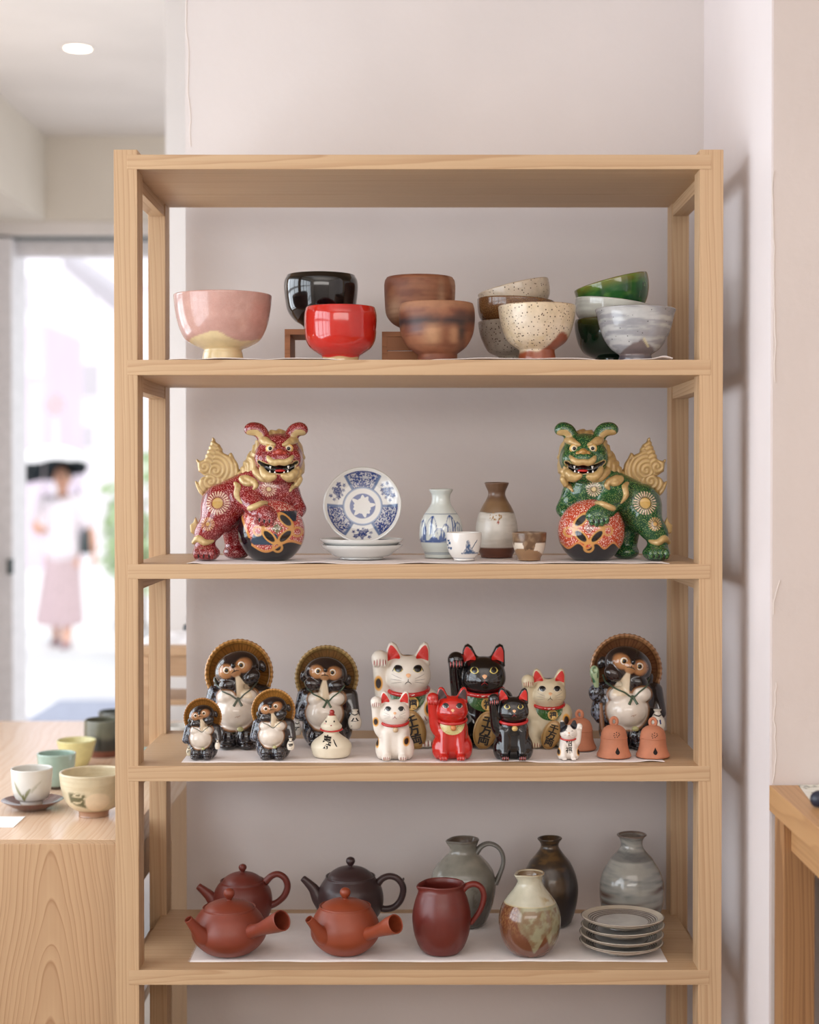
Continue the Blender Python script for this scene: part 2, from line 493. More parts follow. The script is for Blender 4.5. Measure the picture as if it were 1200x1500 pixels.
def facade(name, px0, px1, pytop, pybot, D, c, label, wins=(), extra=None):
    y = D - 2.3
    a = P(px0, pytop, y); b = P(px1, pybot, y)
    t = empty(name, ((a.x + b.x) / 2, y, -0.02), label, 'building')
    W = abs(b.x - a.x) / 2; H = a.z + 0.02
    m = mat(name + '_render', c, 0.8, var=0.02, vscale=1)
    box('wall', -W, W, 0, 3.0, 0, H, m, t)
    mw = mat(name + '_window', tuple(v * 0.84 for v in c), 0.5)
    for (wx0, wy0, wx1, wy1) in wins:
        p0 = P(wx0, wy0, y); p1 = P(wx1, wy1, y); cx = (a.x + b.x) / 2
        f = box('window_frame', p0.x - cx, p1.x - cx, -0.05, 0.02, p1.z + 0.02, p0.z + 0.02, mat(name + '_trim', (235, 233, 235), 0.6), t)
        hx, hz = (p1.x - p0.x) / 2 - 0.04, (p0.z - p1.z) / 2 - 0.04
        box('pane', -hx, hx, -0.01, 0.0, -hz, hz, mw, f).location = (0, -0.032, 0)
    return t
facade('tall_building', -60, 66, 300, 900, 30, (232, 226, 232), 'pale tall building at the left of the street seen through the glass',
       [(24, 400, 52, 460)])
facade('shop_building', 60, 330, 340, 900, 36.5, (222, 216, 222), 'white shop building across the street above the parasol',
       [(76, 405, 92, 425), (130, 425, 144, 446), (102, 530, 150, 585), (102, 620, 142, 660)])
facade('lavender_building', 10, 66, 473, 900, 26, (206, 192, 206), 'lavender grey low building behind the parasol left edge',
       [(22, 540, 34, 580), (42, 530, 60, 550)])
# awning of the shop: long eave running out over the pavement
def eave():
    t = empty('street_awning', (0, 6.2, 2.6), 'pale grey awning running out over the street at upper right of the doorway', 'awning')
    a = P(92, 371, 8.5); b = P(172, 432, 6.0)
    m = mat('awning_grey', (206, 200, 206), 0.7)
    V = [(a.x, a.y, a.z), (b.x, b.y, b.z), (b.x + 2.5, b.y, b.z), (a.x + 3.0, a.y, a.z)]
    V += [(x, y, z + 0.06) for x, y, z in V]
    V = [(x, y - 6.2, z - 2.6) for x, y, z in V]
    F = [(0, 1, 2, 3), (7, 6, 5, 4), (0, 4, 5, 1), (1, 5, 6, 2), (2, 6, 7, 3), (3, 7, 4, 0)]
    link('canopy', mesh_np('canopy', V, F, smooth=False), m, t)
    V2 = [(V[0][0], V[0][1], V[0][2]), (V[1][0], V[1][1], V[1][2]), (V[1][0], V[1][1], V[1][2] - 0.1), (V[0][0], V[0][1], V[0][2] - 0.1)]
    V2 += [(x + 0.03, y, z) for x, y, z in V2]
    link('fascia', mesh_np('fascia', V2, F, smooth=False), mat('awning_edge', (190, 182, 188), 0.7), t)
    box('bracket', V[2][0] - 0.1, V[2][0], -1.0, -0.9, -2.6, V[2][2], m, t)
eave()
# round red road sign on a pole
def sign():
    y = 14.0; p = P(80, 592, y); t = empty('road_sign', (p.x, y, -0.02), 'round red road sign on a thin pole across the street', 'sign')
    bm = bmesh.new(); bmesh.ops.create_cone(bm, cap_ends=True, segments=32, radius1=0.05, radius2=0.05, depth=0.02)
    pole = bmesh.new(); bmesh.ops.create_cone(pole, cap_ends=True, segments=12, radius1=0.03, radius2=0.03, depth=p.z + 0.02)
    bmesh.ops.translate(pole, vec=(0, 0.04, (p.z + 0.02) / 2), verts=pole.verts)
    bm_obj('pole', pole, mat('pole_grey', (210, 208, 214), 0.5), t)
    bm.free(); bm = bmesh.new(); bmesh.ops.create_cone(bm, cap_ends=True, segments=32, radius1=0.11, radius2=0.11, depth=0.02)
    bmesh.ops.rotate(bm, matrix=Matrix.Rotation(math.pi / 2, 3, 'X'), verts=bm.verts)
    bmesh.ops.translate(bm, vec=(0, 0, p.z + 0.02), verts=bm.verts)
    bm_obj('plate', bm, mat('sign_red', (232, 176, 182), 0.5), t)
sign()
# shrub at the kerb
def shrub(px, D, h, label, n=420, seed=1):
    y = D - 2.3; x = P(px, 700, y).x
    t = empty('street_shrub', (x, y, -0.02), label, 'shrub', None)
    rng = np.random.RandomState(seed); V = []; F = []
    for i in range(n):
        c = rng.normal(0, 1, 3); c /= np.linalg.norm(c); c *= rng.uniform(0.5, 1.0)
        c = np.array([c[0] * 0.2 * h, c[1] * 0.2 * h, h * 0.62 + c[2] * 0.38 * h])
        u = rng.normal(0, 1, 3); u /= np.linalg.norm(u); v = np.cross(u, rng.normal(0, 1, 3)); v /= np.linalg.norm(v)
        s = 0.06; b = len(V)
        V += [c - u * s, c + v * s * 0.45, c + u * s, c - v * s * 0.45]; F.append((b, b + 1, b + 2, b + 3))
    f = link('foliage', mesh_np('foliage', V, F, smooth=False), mat('leaf_green', (164, 184, 142), 0.6, var=0.2), t); f['kind'] = 'stuff'
    link('stem', tube_mesh('stem', [(0, 0, 0.18), (0.01, 0, h * 0.4), (0, 0.01, h * 0.7)], [0.025, 0.02, 0.01]), mat('bark', (120, 98, 80), 0.8), t)
    link('planter', lathe_mesh('planter', [(0, 0.02), (0.13, 0.0), (0.17, 0.25), (0.15, 0.25), (0.14, 0.2), (0, 0.2)], 32), mat('planter_grey', (200, 196, 194), 0.7), t)
shrub(188, 15.5, 1.35, 'leafy green shrub in a pale pot on the pavement behind the left post')
shrub(209, 13.5, 1.9, 'taller leafy green shrub in a pale pot seen between the left posts', seed=3)

# ------------------------------------------------------------------ shelving unit
WL, WD = (198, 165, 128), (164, 122, 82)
M_wz = wood('pine_vertical', 'z', WL, WD, freq=150, contrast=0.78)
M_wx = wood('pine_lengthwise', 'x', WL, WD, freq=150, contrast=0.7)
M_wy = wood('pine_crosswise', 'y', WL, WD, freq=150, contrast=0.9)
SH = [P(600, v, 0).z for v in (226.5, 527, 826.5, 1122, 1421)]      # tops of the boards
SHB = [P(600, v, 0).z for v in (248, 549.5, 848, 1144.5, 1442.5)]   # undersides
SH.append(SH[4] - 0.298); SHB.append(SH[4] - 0.320)
XL, XR = P(167.5, 700, 0).x, P(1059, 700, 0).x
DEP = 0.325; PW = 0.0275; PD = 0.046
shelf = empty('shelving_unit', ((XL + XR) / 2, 0, 0), 'open pine shelving unit standing against the plaster wall, filled with pottery', 'shelf')
cx = (XL + XR) / 2; hw = (XR - XL) / 2
ztop = P(600, 219, 0).z
for sx in (-1, 1):
    for y0 in (0.0, DEP - PD + 0.012):
        x0, x1 = (-hw, -hw + PW + 0.007) if sx < 0 else (hw - PW - 0.007, hw)
        if y0 > 0: x0, x1 = (-hw, -hw + PW + 0.001) if sx < 0 else (hw - PW - 0.001, hw)
        box('post', x0, x1, y0, y0 + PD, 0, ztop, M_wz, shelf, 0.0012)
bx0 = P(187, 700, 0).x - cx; bx1 = P(1041, 700, 0).x - cx
for zt, zb in zip(SH, SHB):
    # front plank laps into the front posts (its end grain edge shows), rear plank behind a fine joint
    b = box('shelf_board', bx0, bx1, -0.0008, DEP * 0.63, zb, zt, M_wx, shelf, 0.0010)
    r = box('rear_plank', bx0, bx1, DEP * 0.63 + 0.0006, DEP, zb, zt - 0.0001, M_wx, shelf, 0.0006)
    for sx in (-1, 1):
        x0, x1 = (-hw + 0.002, -hw + 0.027) if sx < 0 else (hw - 0.027, hw - 0.002)
        box('cross_rail', x0, x1, PD, DEP - PD + 0.012, zb - 0.020, zb, M_wy, shelf, 0.0008)
TOPZ = SH

# ------------------------------------------------------------------ counter on the left
zc = P(100, 1236, 0.107).z
CX = -0.458
M_cw = wood('cedar_front', 'z', (198, 162, 124), (156, 112, 74), freq=150, taper=0.10, contrast=0.95, wob=0.022, line=0.78, streak=0.3, fixed=(-0.393, 0.045), nsc=2.0)
M_ct = wood('cedar_top', 'y', (228, 198, 170), (204, 160, 124), freq=110, taper=0.05, off=(0.10, 0.05), contrast=0.6, rough=0.22, wob=0.03, nsc=3.0, fixed=(-0.30, 0.05))
counter = empty('display_counter', (-0.93, 0.107, 0), 'wide pine counter left of the shelf carrying tea cups', 'counter')
box('counter_top', -0.53, CX + 0.93, 0.0285, 1.22, zc - 0.045, zc, M_ct, counter, 0.0015)
fp = box('front_panel', -0.53, CX + 0.93, 0.0, 0.028, 0, zc, M_cw, counter, 0.0012)
zr = P(210, 1214, 0.3).z
box('side_rail', CX + 0.93 - 0.022, CX + 0.93 - 0.001, 0.03, 1.21, P(215, 1293, 0.3).z, zc - 0.045, M_cw, counter)
box('side_panel', CX + 0.93 - 0.022, CX + 0.93 - 0.001, 0.50, 1.21, 0, P(215, 1293, 0.3).z, M_cw, counter)
box('shelf_panel', -0.5, CX + 0.93 - 0.024, 0.035, 1.2, zc - 0.36, zc - 0.34, M_ct, counter)
box('far_panel', -0.53, -0.50, 0.03, 1.21, 0, zc - 0.046, M_cw, counter)

# ------------------------------------------------------------------ table on the right
YT = YF - 0.003
zt = P(1127, 1150, YT).z; zb = P(1127, 1187, YT).z
xt = P(1127, 1150, YT).x
M_ox = wood('oak_top', 'y', (196, 150, 102), (164, 116, 74), freq=120, contrast=0.7, rough=0.4)
M_oz = wood('oak_leg', 'z', (172, 126, 82), (126, 84, 50), freq=150, contrast=0.9)
tb = empty('side_table', (xt, YT, 0), 'dark oak table against the right wall, cut off by the frame', 'table')
box('table_top', 0, 1.1, -0.85, 0, zb, zt, M_ox, tb, 0.0012)
lx = 0.007
for x0 in (lx, 1.04):
    for y0 in (-0.058, -0.84):
        box('leg', x0, x0 + 0.042, y0, y0 + 0.054, 0, zb, M_oz, tb, 0.001)
box('side_apron', lx + 0.010, lx + 0.030, -0.786, -0.058, zb - 0.042, zb, M_ox, tb)
box('back_apron', 0.05, 1.04, -0.05, -0.028, zb - 0.06, zb, M_ox, tb)
o = box('leaning_panel', xt + 0.075, xt + 0.9, YT - 0.020, YT - 0.002, 0.0, zb - 0.07, mat('dark_panel', (92, 94, 100), 0.7), None, 0.002)
tag(o, 'dark grey board standing under the oak table against the wall', 'panel')
# ------------------------------------------------------------------ pottery
def C(x0, y0, s):
    """reader for a magnified crop: converts crop units to photograph pixels"""
    return lambda cx, cy: (x0 + cx / s, y0 + cy / s)

def outline(crop, cxc, rows, y, zbase, s):
    """rows of (half width, cy) in crop units, listed from the rim down -> [(r, z)] in metres above zbase, bottom first"""
    out = []
    for hw, cy in rows:
        px, py = crop(0, cy); x0, _ = crop(0, 0); x1, _ = crop(hw, 0)
        out.append(((x1 - x0) * S(y), P(PPX, py, y).z - zbase))
    out.sort(key=lambda a: a[1])
    r0 = out[0][0]
    out = [(r0, 0.0)] + [(r, z) for r, z in out if z > 0.0006]
    return out

def vessel(out, th=0.004, inner_floor=0.012, n=7, rim_round=True, foot_recess=0.0):
    """full section: centre of the foot, outside, rim, inside, centre of the inner floor"""
    o = catmull(out, n); o = [tuple(a) for a in o]
    R, Zt = o[-1]
    inn = [(max(r - th, 0.001), z) for r, z in o if z > inner_floor]
    inn = inn[::-1]
    rim = [(R - th * 0.12, Zt + th * 0.35), (R - th * 0.5, Zt + th * 0.5), (R - th * 0.88, Zt + th * 0.3)]
    r_in = inn[-1][0]
    bottom = [(r_in * 0.85, inner_floor - 0.001), (r_in * 0.5, inner_floor - 0.003), (0, inner_floor - 0.0035)]
    foot = [(0, foot_recess), (o[0][0] * 0.8, foot_recess), (o[0][0] * 0.82, 0.0), (o[0][0] * 0.97, 0.0)]
    return foot + o + rim + inn + bottom

def P3(V, k=1000.0): return V * k

def pot(name, crop, cxc, rows, y, zbase, label, cat, paint, m, group=None, th=0.004, wob=0.006, seed=0, rz=0.0, segs=128, parent=None, tilt=None, deform=None, floor_=0.012, partname='body', top=False, n=7):
    out = outline(crop, cxc, rows, y, zbase, S(y))
    px, py = crop(cxc, 0)
    X = P(px, py, y).x
    prof = vessel(out, th, floor_, n)
    me = lathe_mesh(name, prof, segs, paint, wob, seed, deform)
    o = link(name, me, m, None, True, (X, y, zbase))
    o.rotation_euler = (0, 0, rz)
    if tilt:
        o.rotation_mode = 'XYZ'; o.rotation_euler = tilt
    tag(o, label, cat, group)
    o['_h'] = out[-1][1]
    return o, out

def zfrac(V):
    z = V[:, 2]; return z / z.max()

# glaze materials
G_pink = painted('pink_glaze', 0.22, 0.5, 0.05, 90, dots=(900, (190, 128, 118), 0.30))
G_gloss = painted('gloss_glaze', 0.10, 0.6, 0.04, 60)
G_satin = painted('satin_glaze', 0.30, 0.25, 0.06, 60)
G_bisque = painted('unglazed_clay', 0.55, 0.0, 0.08, 80, bump=0.2, bscale=600)
G_speck = painted('speckled_glaze', 0.28, 0.35, 0.08, 120, dots=(210, (70, 46, 32), 0.25))
G_grey = painted('brushed_grey_glaze', 0.22, 0.5, 0.05, 90, dots=(130, (70, 66, 70), 0.13))
G_amber = painted('amber_speckle', 0.16, 0.6, 0.1, 120, dots=(800, (168, 124, 70), 0.34))
G_porc = painted('blue_white_porcelain', 0.10, 0.7, 0.015, 40)
G_clay = painted('red_clay', 0.42, 0.0, 0.06, 40, bump=0.08, bscale=900)

Z2, Z3, Z4, Z5 = SH[1] + 0.0016, SH[2] + 0.0016, SH[3] + 0.0016, SH[4] + 0.0016

# paper and cloth liners on the boards
def liner(name, x0, x1, y0, y1, zt, label, cat, m, amp=0.0008, seed=0, fringe=False, curl=()):
    nx, ny = 160, 24
    u = np.linspace(0, 1, nx); v = np.linspace(0, 1, ny)
    U, W = np.meshgrid(u, v, indexing='ij')
    X = x0 + (x1 - x0) * U; Y = y0 + (y1 - y0) * W
    p = np.stack([X.ravel() * 14, Y.ravel() * 10, np.zeros(X.size) + seed], -1)
    front = np.clip(1 - W.ravel() * 6, 0, 1)
    Z = 0.0002 + amp * np.maximum(0, fbm(p, 1.0, 2, seed) - 0.45) * (0.4 + 2.6 * front)
    for (cx, wd, h) in curl:
        Z += h * np.exp(-((X.ravel() - cx) / wd) ** 2) * np.clip(1 - W.ravel() * 9, 0, 1)
    Y = Y.ravel() + 0.0012 * np.sin(X.ravel() * 37 + seed) * (W.ravel() < 0.01)
    V = np.stack([X.ravel(), Y, Z], -1); V2 = V - [0, 0, 0.0002]
    i = np.arange(nx - 1)[:, None]; j = np.arange(ny - 1)[None]
    F = np.stack([i * ny + j, (i + 1) * ny + j, (i + 1) * ny + j + 1, i * ny + j + 1], -1).reshape(-1, 4)
    V2[:, 2] = np.maximum(0, V2[:, 2] - 0.0005)
    n0 = len(V); e = [i_ * ny for i_ in range(nx)]
    side = np.array([(e[k], e[k] + n0, e[k + 1] + n0, e[k + 1]) for k in range(nx - 1)])
    me = mesh_np(name, np.concatenate([V, V2]), np.concatenate([F, F[:, ::-1] + n0, side]))
    o = link(name, me, m, None, True, (0, 0, zt)); tag(o, label, cat)
    if fringe:
        rng = np.random.RandomState(3); VV = []; FF = []
        for k in range(90):
            yy = y0 + (y1 - y0) * k / 90; L = 0.0035 * rng.uniform(0.5, 1.2); b = len(VV); s = rng.uniform(-0.001, 0.001)
            VV += [(x0 + 0.001, yy, 0.0006), (x0 + 0.001, yy + 0.0012, 0.0006), (x0 - L, yy + s + 0.0008, 0.0003), (x0 - L, yy + s, 0.0003)]
            FF.append((b, b + 1, b + 2, b + 3))
        f = link('fringe', mesh_np('fringe', VV, FF, smooth=False), m, o); f['kind'] = 'stuff'
    return o
M_paper = mat('liner_paper', (240, 230, 226), 0.8, var=0.02, vscale=12, bump=0.1, bscale=500)
M_cloth = mat('liner_cloth', (240, 232, 228), 0.9, var=0.02, vscale=20, bump=0.3, bscale=900)
px0 = P(248, 525, 0.01).x; px1 = P(985, 525, 0.01).x
liner('shelf_paper', px0, px1, 0.003, 0.25, SH[1], 'thin pale paper under the tea bowls on the second board', 'paper', M_paper, 0.0035, 1, curl=((px1 - 0.012, 0.012, 0.004), (px0 + 0.02, 0.02, 0.002)))
px0 = P(274, 822, 0.01).x; px1 = P(980, 822, 0.01).x
liner('shelf_paper', px0, px1, 0.006, 0.27, SH[2], 'pale paper under the lion figures and porcelain', 'paper', M_paper, 0.003, 2, curl=((px0 + 0.01, 0.012, 0.002), (px1 - 0.02, 0.02, 0.0015)))
f0 = PZ(268, 1114, SH[3]); f1 = PZ(974, 1117, SH[3])
liner('shelf_paper', f0.x, f1.x, f1.y, 0.24, SH[3], 'pale paper under the raccoon dog and cat figurines', 'paper', M_paper, 0.003, 3, curl=((f1.x - 0.02, 0.015, 0.002),))
f0 = PZ(278, 1409, SH[4]); f1 = PZ(978, 1409, SH[4])
liner('shelf_cloth', f0.x, f1.x, f1.y, 0.30, SH[4], 'off white cloth with a frayed left edge under the teapots', 'cloth', M_cloth, 0.0022, 4, fringe=True)

# ---- second board: tea bowls
C1 = C(245, 390, 3.75); C2 = C(550, 390, 4.0); C3 = C(830, 380, 6.0)
def pk(V, th, idx):
    p = Paint(len(V), (202, 158, 146), 1.0); z = V[:, 2]
    n = fbm(V, 60, 3, 5)
    p.mix(sst(0.45, 0.75, n) * 0.5, (224, 182, 168))
    front = np.exp(-((V[:, 0] + 0.004) / 0.016) ** 2) * (V[:, 1] < 0)
    edge = 0.034 + 0.0035 * np.sin(th * 3 + 1) + 0.007 * front + 0.003 * (n - 0.5)
    p.mix(sst(edge + 0.0008, edge - 0.0008, z), (226, 204, 158), 0.0)
    p.mix(sst(0.0018, 0.0, z.max() - z) , (232, 190, 178))
    return p.c
Yp = 0.082
pot('tea_bowl', C1, 305, [(112, 508), (108, 480), (105, 458), (140, 443), (200, 408), (232, 355), (251, 295), (262, 230), (268, 165)], Yp, Z2,
    'wide pink speckled tea bowl on a bare cream foot, leftmost on its board', 'bowl', pk, G_pink, rz=0)
# stands
M_stand = wood('stand_wood', 'x', (176, 118, 76), (140, 88, 54), freq=200, contrast=0.8)
def stand(crop, x0, x1, ctop, y0, y1, th, label, solid=False):
    a = P(*crop(x0, ctop), y0); b = P(*crop(x1, ctop), y0)
    t = empty('riser', ((a.x + b.x) / 2, (y0 + y1) / 2, Z2), label, 'stand')
    W = (b.x - a.x) / 2; D = (y1 - y0) / 2; H = a.z - Z2
    box('top_board', -W, W, -D, D, H - th, H, M_stand, t, 0.0006)
    for s in (-1, 1):
        box('side_board', *( (-W, -W + th) if s < 0 else (W - th, W)), -D, D, 0, H - th, M_stand, t, 0.0006)
    if solid:
        k = 2
        for i in range(k):
            hh = (H - th) / k
            box('front_board', -W + th, W - th, -D, -D + 0.006, i * hh + 0.0006, (i + 1) * hh - 0.0004, M_stand, t, 0.0004)
    return Z2 + H
zs1 = stand(C1, 645, 1040, 345, 0.125, 0.225, 0.0085, 'small open wooden riser carrying the black bowl')
zs2 = stand(C2, 38, 480, 383, 0.125, 0.225, 0.008, 'small boxed wooden riser carrying the brown bowl', True)
def flat(c, foot=None, fz=0.004, rim=None):
    def f(V, th, idx):
        p = Paint(len(V), c); z = V[:, 2]
        p.mix(fbm(V, 40, 3, 3) * 0.25, tuple(v * 0.75 for v in c))
        if foot: p.mix(sst(fz + 0.001, fz - 0.0005, z + 0.0008 * np.sin(th * 5)) * (idx < 0.5), foot)
        if rim: p.mix(sst(0.003, 0.0, z.max() - z), rim)
        return p.c
    return f
YB2 = 0.175
pot('tea_bowl', C1, 845, [(95, 342), (105, 325), (145, 300), (182, 250), (196, 190), (203, 120), (200, 80), (188, 56)], YB2, zs1,
    'glossy black tea bowl raised on the open riser', 'bowl', flat((12, 12, 13), (150, 120, 84), 0.003), G_gloss)
pot('tea_bowl', C1, 952, [(100, 508), (106, 492), (120, 482), (165, 450), (190, 405), (197, 340), (198, 268), (190, 232)], 0.062, Z2,
    'glossy red tea bowl in front of the black bowl', 'bowl', flat((196, 34, 22), (206, 176, 128), 0.0055), G_gloss)
def smoke(seed):
    def f(V, th, idx):
        z = V[:, 2] / V[:, 2].max(); n = fbm(V, 28, 4, seed); n2 = fbm(V * [1, 1, 4], 26, 3, seed + 9)
        p = Paint(len(V), (150, 96, 66))
        p.mix(sst(0.42, 0.62, n2), (124, 70, 46))
        x = V[:, 0] / V[:, 0].max()
        if seed == 1:
            a = th
            band = np.exp(-((z - 0.66 - 0.10 * np.maximum(0, x - 0.3)) / 0.10) ** 2)
            p.mix(band * sst(0.3, 0.55, n + 0.12) * 0.95, (48, 38, 40))
            p.mix(np.exp(-((x - 0.62) / 0.13) ** 2 - ((z - 0.5) / 0.28) ** 2) * 0.95, (40, 32, 32))
            p.mix(np.exp(-((x + 0.12) / 0.24) ** 2 - ((z - 0.42) / 0.17) ** 4) * 0.85, (196, 150, 112))
            p.mix(np.exp(-((x - 0.42) / 0.12) ** 2 - ((z - 0.42) / 0.15) ** 4) * 0.8, (188, 140, 104))
            p.mix(np.exp(-((x + 0.55) / 0.2) ** 2 - ((z - 0.52) / 0.08) ** 2) * 0.6, (104, 96, 104))
            p.mix(sst(0.80, 0.92, z) * 0.7, (164, 116, 84))
        else:
            p.mix(sst(0.55, 0.68, fbm(V, 16, 3, 4)) * 0.8, (196, 152, 122))
            p.mix(np.exp(-((x + 0.72) / 0.18) ** 2 - ((z - 0.35) / 0.2) ** 2) * 0.8, (202, 166, 136))
            p.mix(np.exp(-((x - 0.6) / 0.1) ** 2 - ((z - 0.6) / 0.3) ** 2) * 0.5, (196, 160, 128))
        p.mix(0.25 * (np.sin(V[:, 2] * 4200) > 0.6), (120, 72, 50))
        return p.c
    return f
pot('tea_bowl', C2, 260, [(88, 380), (100, 368), (160, 335), (196, 285), (205, 205), (208, 115), (203, 84), (196, 74)], YB2, zs2,
    'brown wood fired tea bowl raised on the boxed riser', 'bowl', smoke(2), G_bisque)
pot('tea_bowl', C2, 361, [(115, 540), (113, 522), (122, 512), (172, 472), (208, 408), (221, 335), (221, 262), (212, 226)], 0.064, Z2,
    'smoke stained brown tea bowl in front of the raised brown one', 'bowl', smoke(1), G_bisque)
def speck(base, hi, iron=None, a=1.0, seed=7):
    def f(V, th, idx):
        z = V[:, 2] / V[:, 2].max(); x = V[:, 0] / V[:, 0].max(); n = fbm(V, 45, 3, seed)
        p = Paint(len(V), base, a)
        p.mix(sst(0.4, 0.7, n) * 0.7, hi)
        p.mix(sst(0.03, 0.0, 1 - z) * 0.7, (150, 108, 74))
        if iron:
            b = fbm(V, 90, 3, 3)
            p.mix(sst(0.5, 0.62, b) * sst(0.25, 0.7, 1 - np.abs(z - 0.45) * 2) * 0.6 * (x < 0.2), (196, 170, 120))
            p.mix(np.exp(-((x + 0.2) / 0.5) ** 2 - ((z - 0.58) / 0.25) ** 2) * 0.7, (222, 206, 188))
            edge = 0.22 + 0.38 * np.clip((x - 0.05) / 0.6, 0, 1) * (x < 0.66) + 0.38 * (x >= 0.66) * np.clip(1 - (x - 0.66) * 4, 0, 1) + 0.22 * (n - 0.5)
            edge = 0.16 + 0.30 * np.exp(-((x - 0.62) / 0.3) ** 2) + 0.2 * (n - 0.5)
            p.mix(sst(edge + 0.03, edge - 0.03, z) * (idx < 0.5), iron, 0.1)
        return p.c
    return f
# leaning stack: grey speckled, amber, tilted cream speckled
ys = 0.155
sA, oA = pot('tea_bowl', C2, 812, [(88, 540), (95, 528), (150, 500), (188, 430), (203, 375), (208, 333)], ys, Z2,
    'grey speckled tea bowl, bottom of the brown leaning stack', 'bowl', speck((172, 160, 146), (186, 176, 162)), G_speck, seed=2)
zA = Z2 + oA[-1][1]
def placed(o, px, py, y, tilt):
    q = P(px, py, y); o.location = q; o.rotation_euler = tilt
zoff = lambda cy, crop: P(PPX, crop(0, cy)[1], ys).z
sB, oB = pot('tea_bowl', C2, 816, [(90, 390), (100, 382), (170, 350), (208, 310), (222, 262), (227, 205)], ys, zoff(392, C2),
    'dark amber speckled tea bowl, middle of the brown leaning stack', 'bowl', speck((110, 72, 40), (86, 54, 30), a=1.0, seed=4), G_amber, seed=3, tilt=(0, math.radians(2.5), 0))
sC, oC = pot('tea_bowl', C2, 850, [(70, 318), (80, 310), (130, 278), (172, 246), (200, 205), (210, 160), (212, 118)], ys, zoff(312, C2),
    'cream tea bowl with black speckles tilted on top of its stack', 'bowl', speck((206, 190, 168), (190, 172, 150), seed=8), G_speck, seed=4, tilt=(0, math.radians(-13), 0))
pot('tea_bowl', C2, 948, [(110, 540), (104, 495), (116, 484), (172, 440), (204, 372), (221, 302), (226, 262), (228, 240)], 0.066, Z2,
    'cream speckled tea bowl with bare rust foot, in front of its stack', 'bowl', speck((214, 192, 158), (224, 208, 184), (150, 78, 48), 1.0, 5), G_speck, seed=5)
# green and grey stack
def green(dark=False):
    def f(V, th, idx):
        z = V[:, 2] / V[:, 2].max()
        p = Paint(len(V), (16, 38, 24) if dark else (38, 96, 44))
        n = fbm(V * [1, 1, 0.25], 120, 3, 2)
        p.mix(sst(0.35, 0.7, n) * 0.7, (14, 52, 30) if dark else (20, 66, 36))
        p.mix(sst(0.72, 1.0, z) * (0.35 if dark else 0.9), (120, 116, 40))
        p.mix(sst(0.55, 0.8, fbm(V * [1, 1, 3], 60, 2, 8)) * 0.5 * (not dark), (96, 140, 60))
        p.mix(sst(0.035, 0.0, 1 - z) * 0.6, (112, 78, 30))
        return p.c
    return f
def greyg(cone=False, light=(196, 196, 194), dk=(154, 154, 158)):
    def f(V, th, idx):
        z = V[:, 2] / V[:, 2].max(); x = V[:, 0] / V[:, 0].max()
        p = Paint(len(V), dk, 1.0)
        warp = 0.25 * np.sin(th * 1.0 + 0.5) + 0.1 * np.sin(th * 3)
        q = np.stack([np.cos(th) * 1.2, np.sin(th) * 1.2, (z + warp * 0.25) * 16], -1)
        p.mix(sst(0.42, 0.62, fbm(q, 1.0, 4, 6)) * 0.85, light)
        p.mix(sst(0.05, 0.0, 1 - z) * 0.5, (120, 110, 108))
        if cone:
            front = (V[:, 1] < 0)
            w_ = np.clip(1 - np.abs(x - 0.05) / 0.45, 0, 1)
            e = 0.14 + 0.27 * w_ ** 0.8
            e = e + 0.10 * (fbm(V, 70, 3, 2) - 0.5); p.mix(sst(e + 0.03, e - 0.03, z) * front * (idx < 0.55), (118, 104, 102))
            ln = np.abs((x - 0.10) - (0.40 - z) * 0.9)
            p.mix(sst(0.035, 0.012, ln) * (z > 0.24) * (z < 0.40) * front * (idx < 0.55), (214, 202, 160))
        p.mix(sst(0.12, 0.09, z) * (idx < 0.5), (96, 90, 96))
        return p.c
    return f
yg = 0.15
pot('tea_bowl', C3, 402, [(150, 874), (160, 868), (240, 830), (290, 760), (322, 650), (330, 570), (326, 542)], yg, Z2,
    'very dark green tea bowl, bottom of the green and grey stack', 'bowl', green(True), G_gloss, seed=3)
pot('tea_bowl', C3, 382, [(140, 640), (150, 628), (250, 585), (312, 520), (332, 440), (338, 385)], yg, P(PPX, C3(0, 640)[1], yg).z,
    'pale celadon grey tea bowl, middle of the green stack', 'bowl', greyg(False, (204, 206, 196), (188, 188, 180)), G_gloss, seed=4, tilt=(0, math.radians(7), 0))
pot('tea_bowl', C3, 470, [(100, 545), (120, 535), (200, 490), (268, 420), (310, 330), (326, 255), (330, 195)], yg, P(PPX, C3(0, 530)[1], yg).z,
    'mottled green tea bowl tilted on top of its stack', 'bowl', green(), G_gloss, seed=5, tilt=(0, math.radians(-14), 0))
pot('tea_bowl', C3, 606, [(148, 874), (142, 842), (160, 826), (215, 786), (272, 705), (310, 610), (330, 530), (342, 480), (354, 448)], 0.066, Z2,
    'brushed grey tea bowl with a dark cone mark, rightmost on its board', 'bowl', greyg(True), G_grey, seed=6)

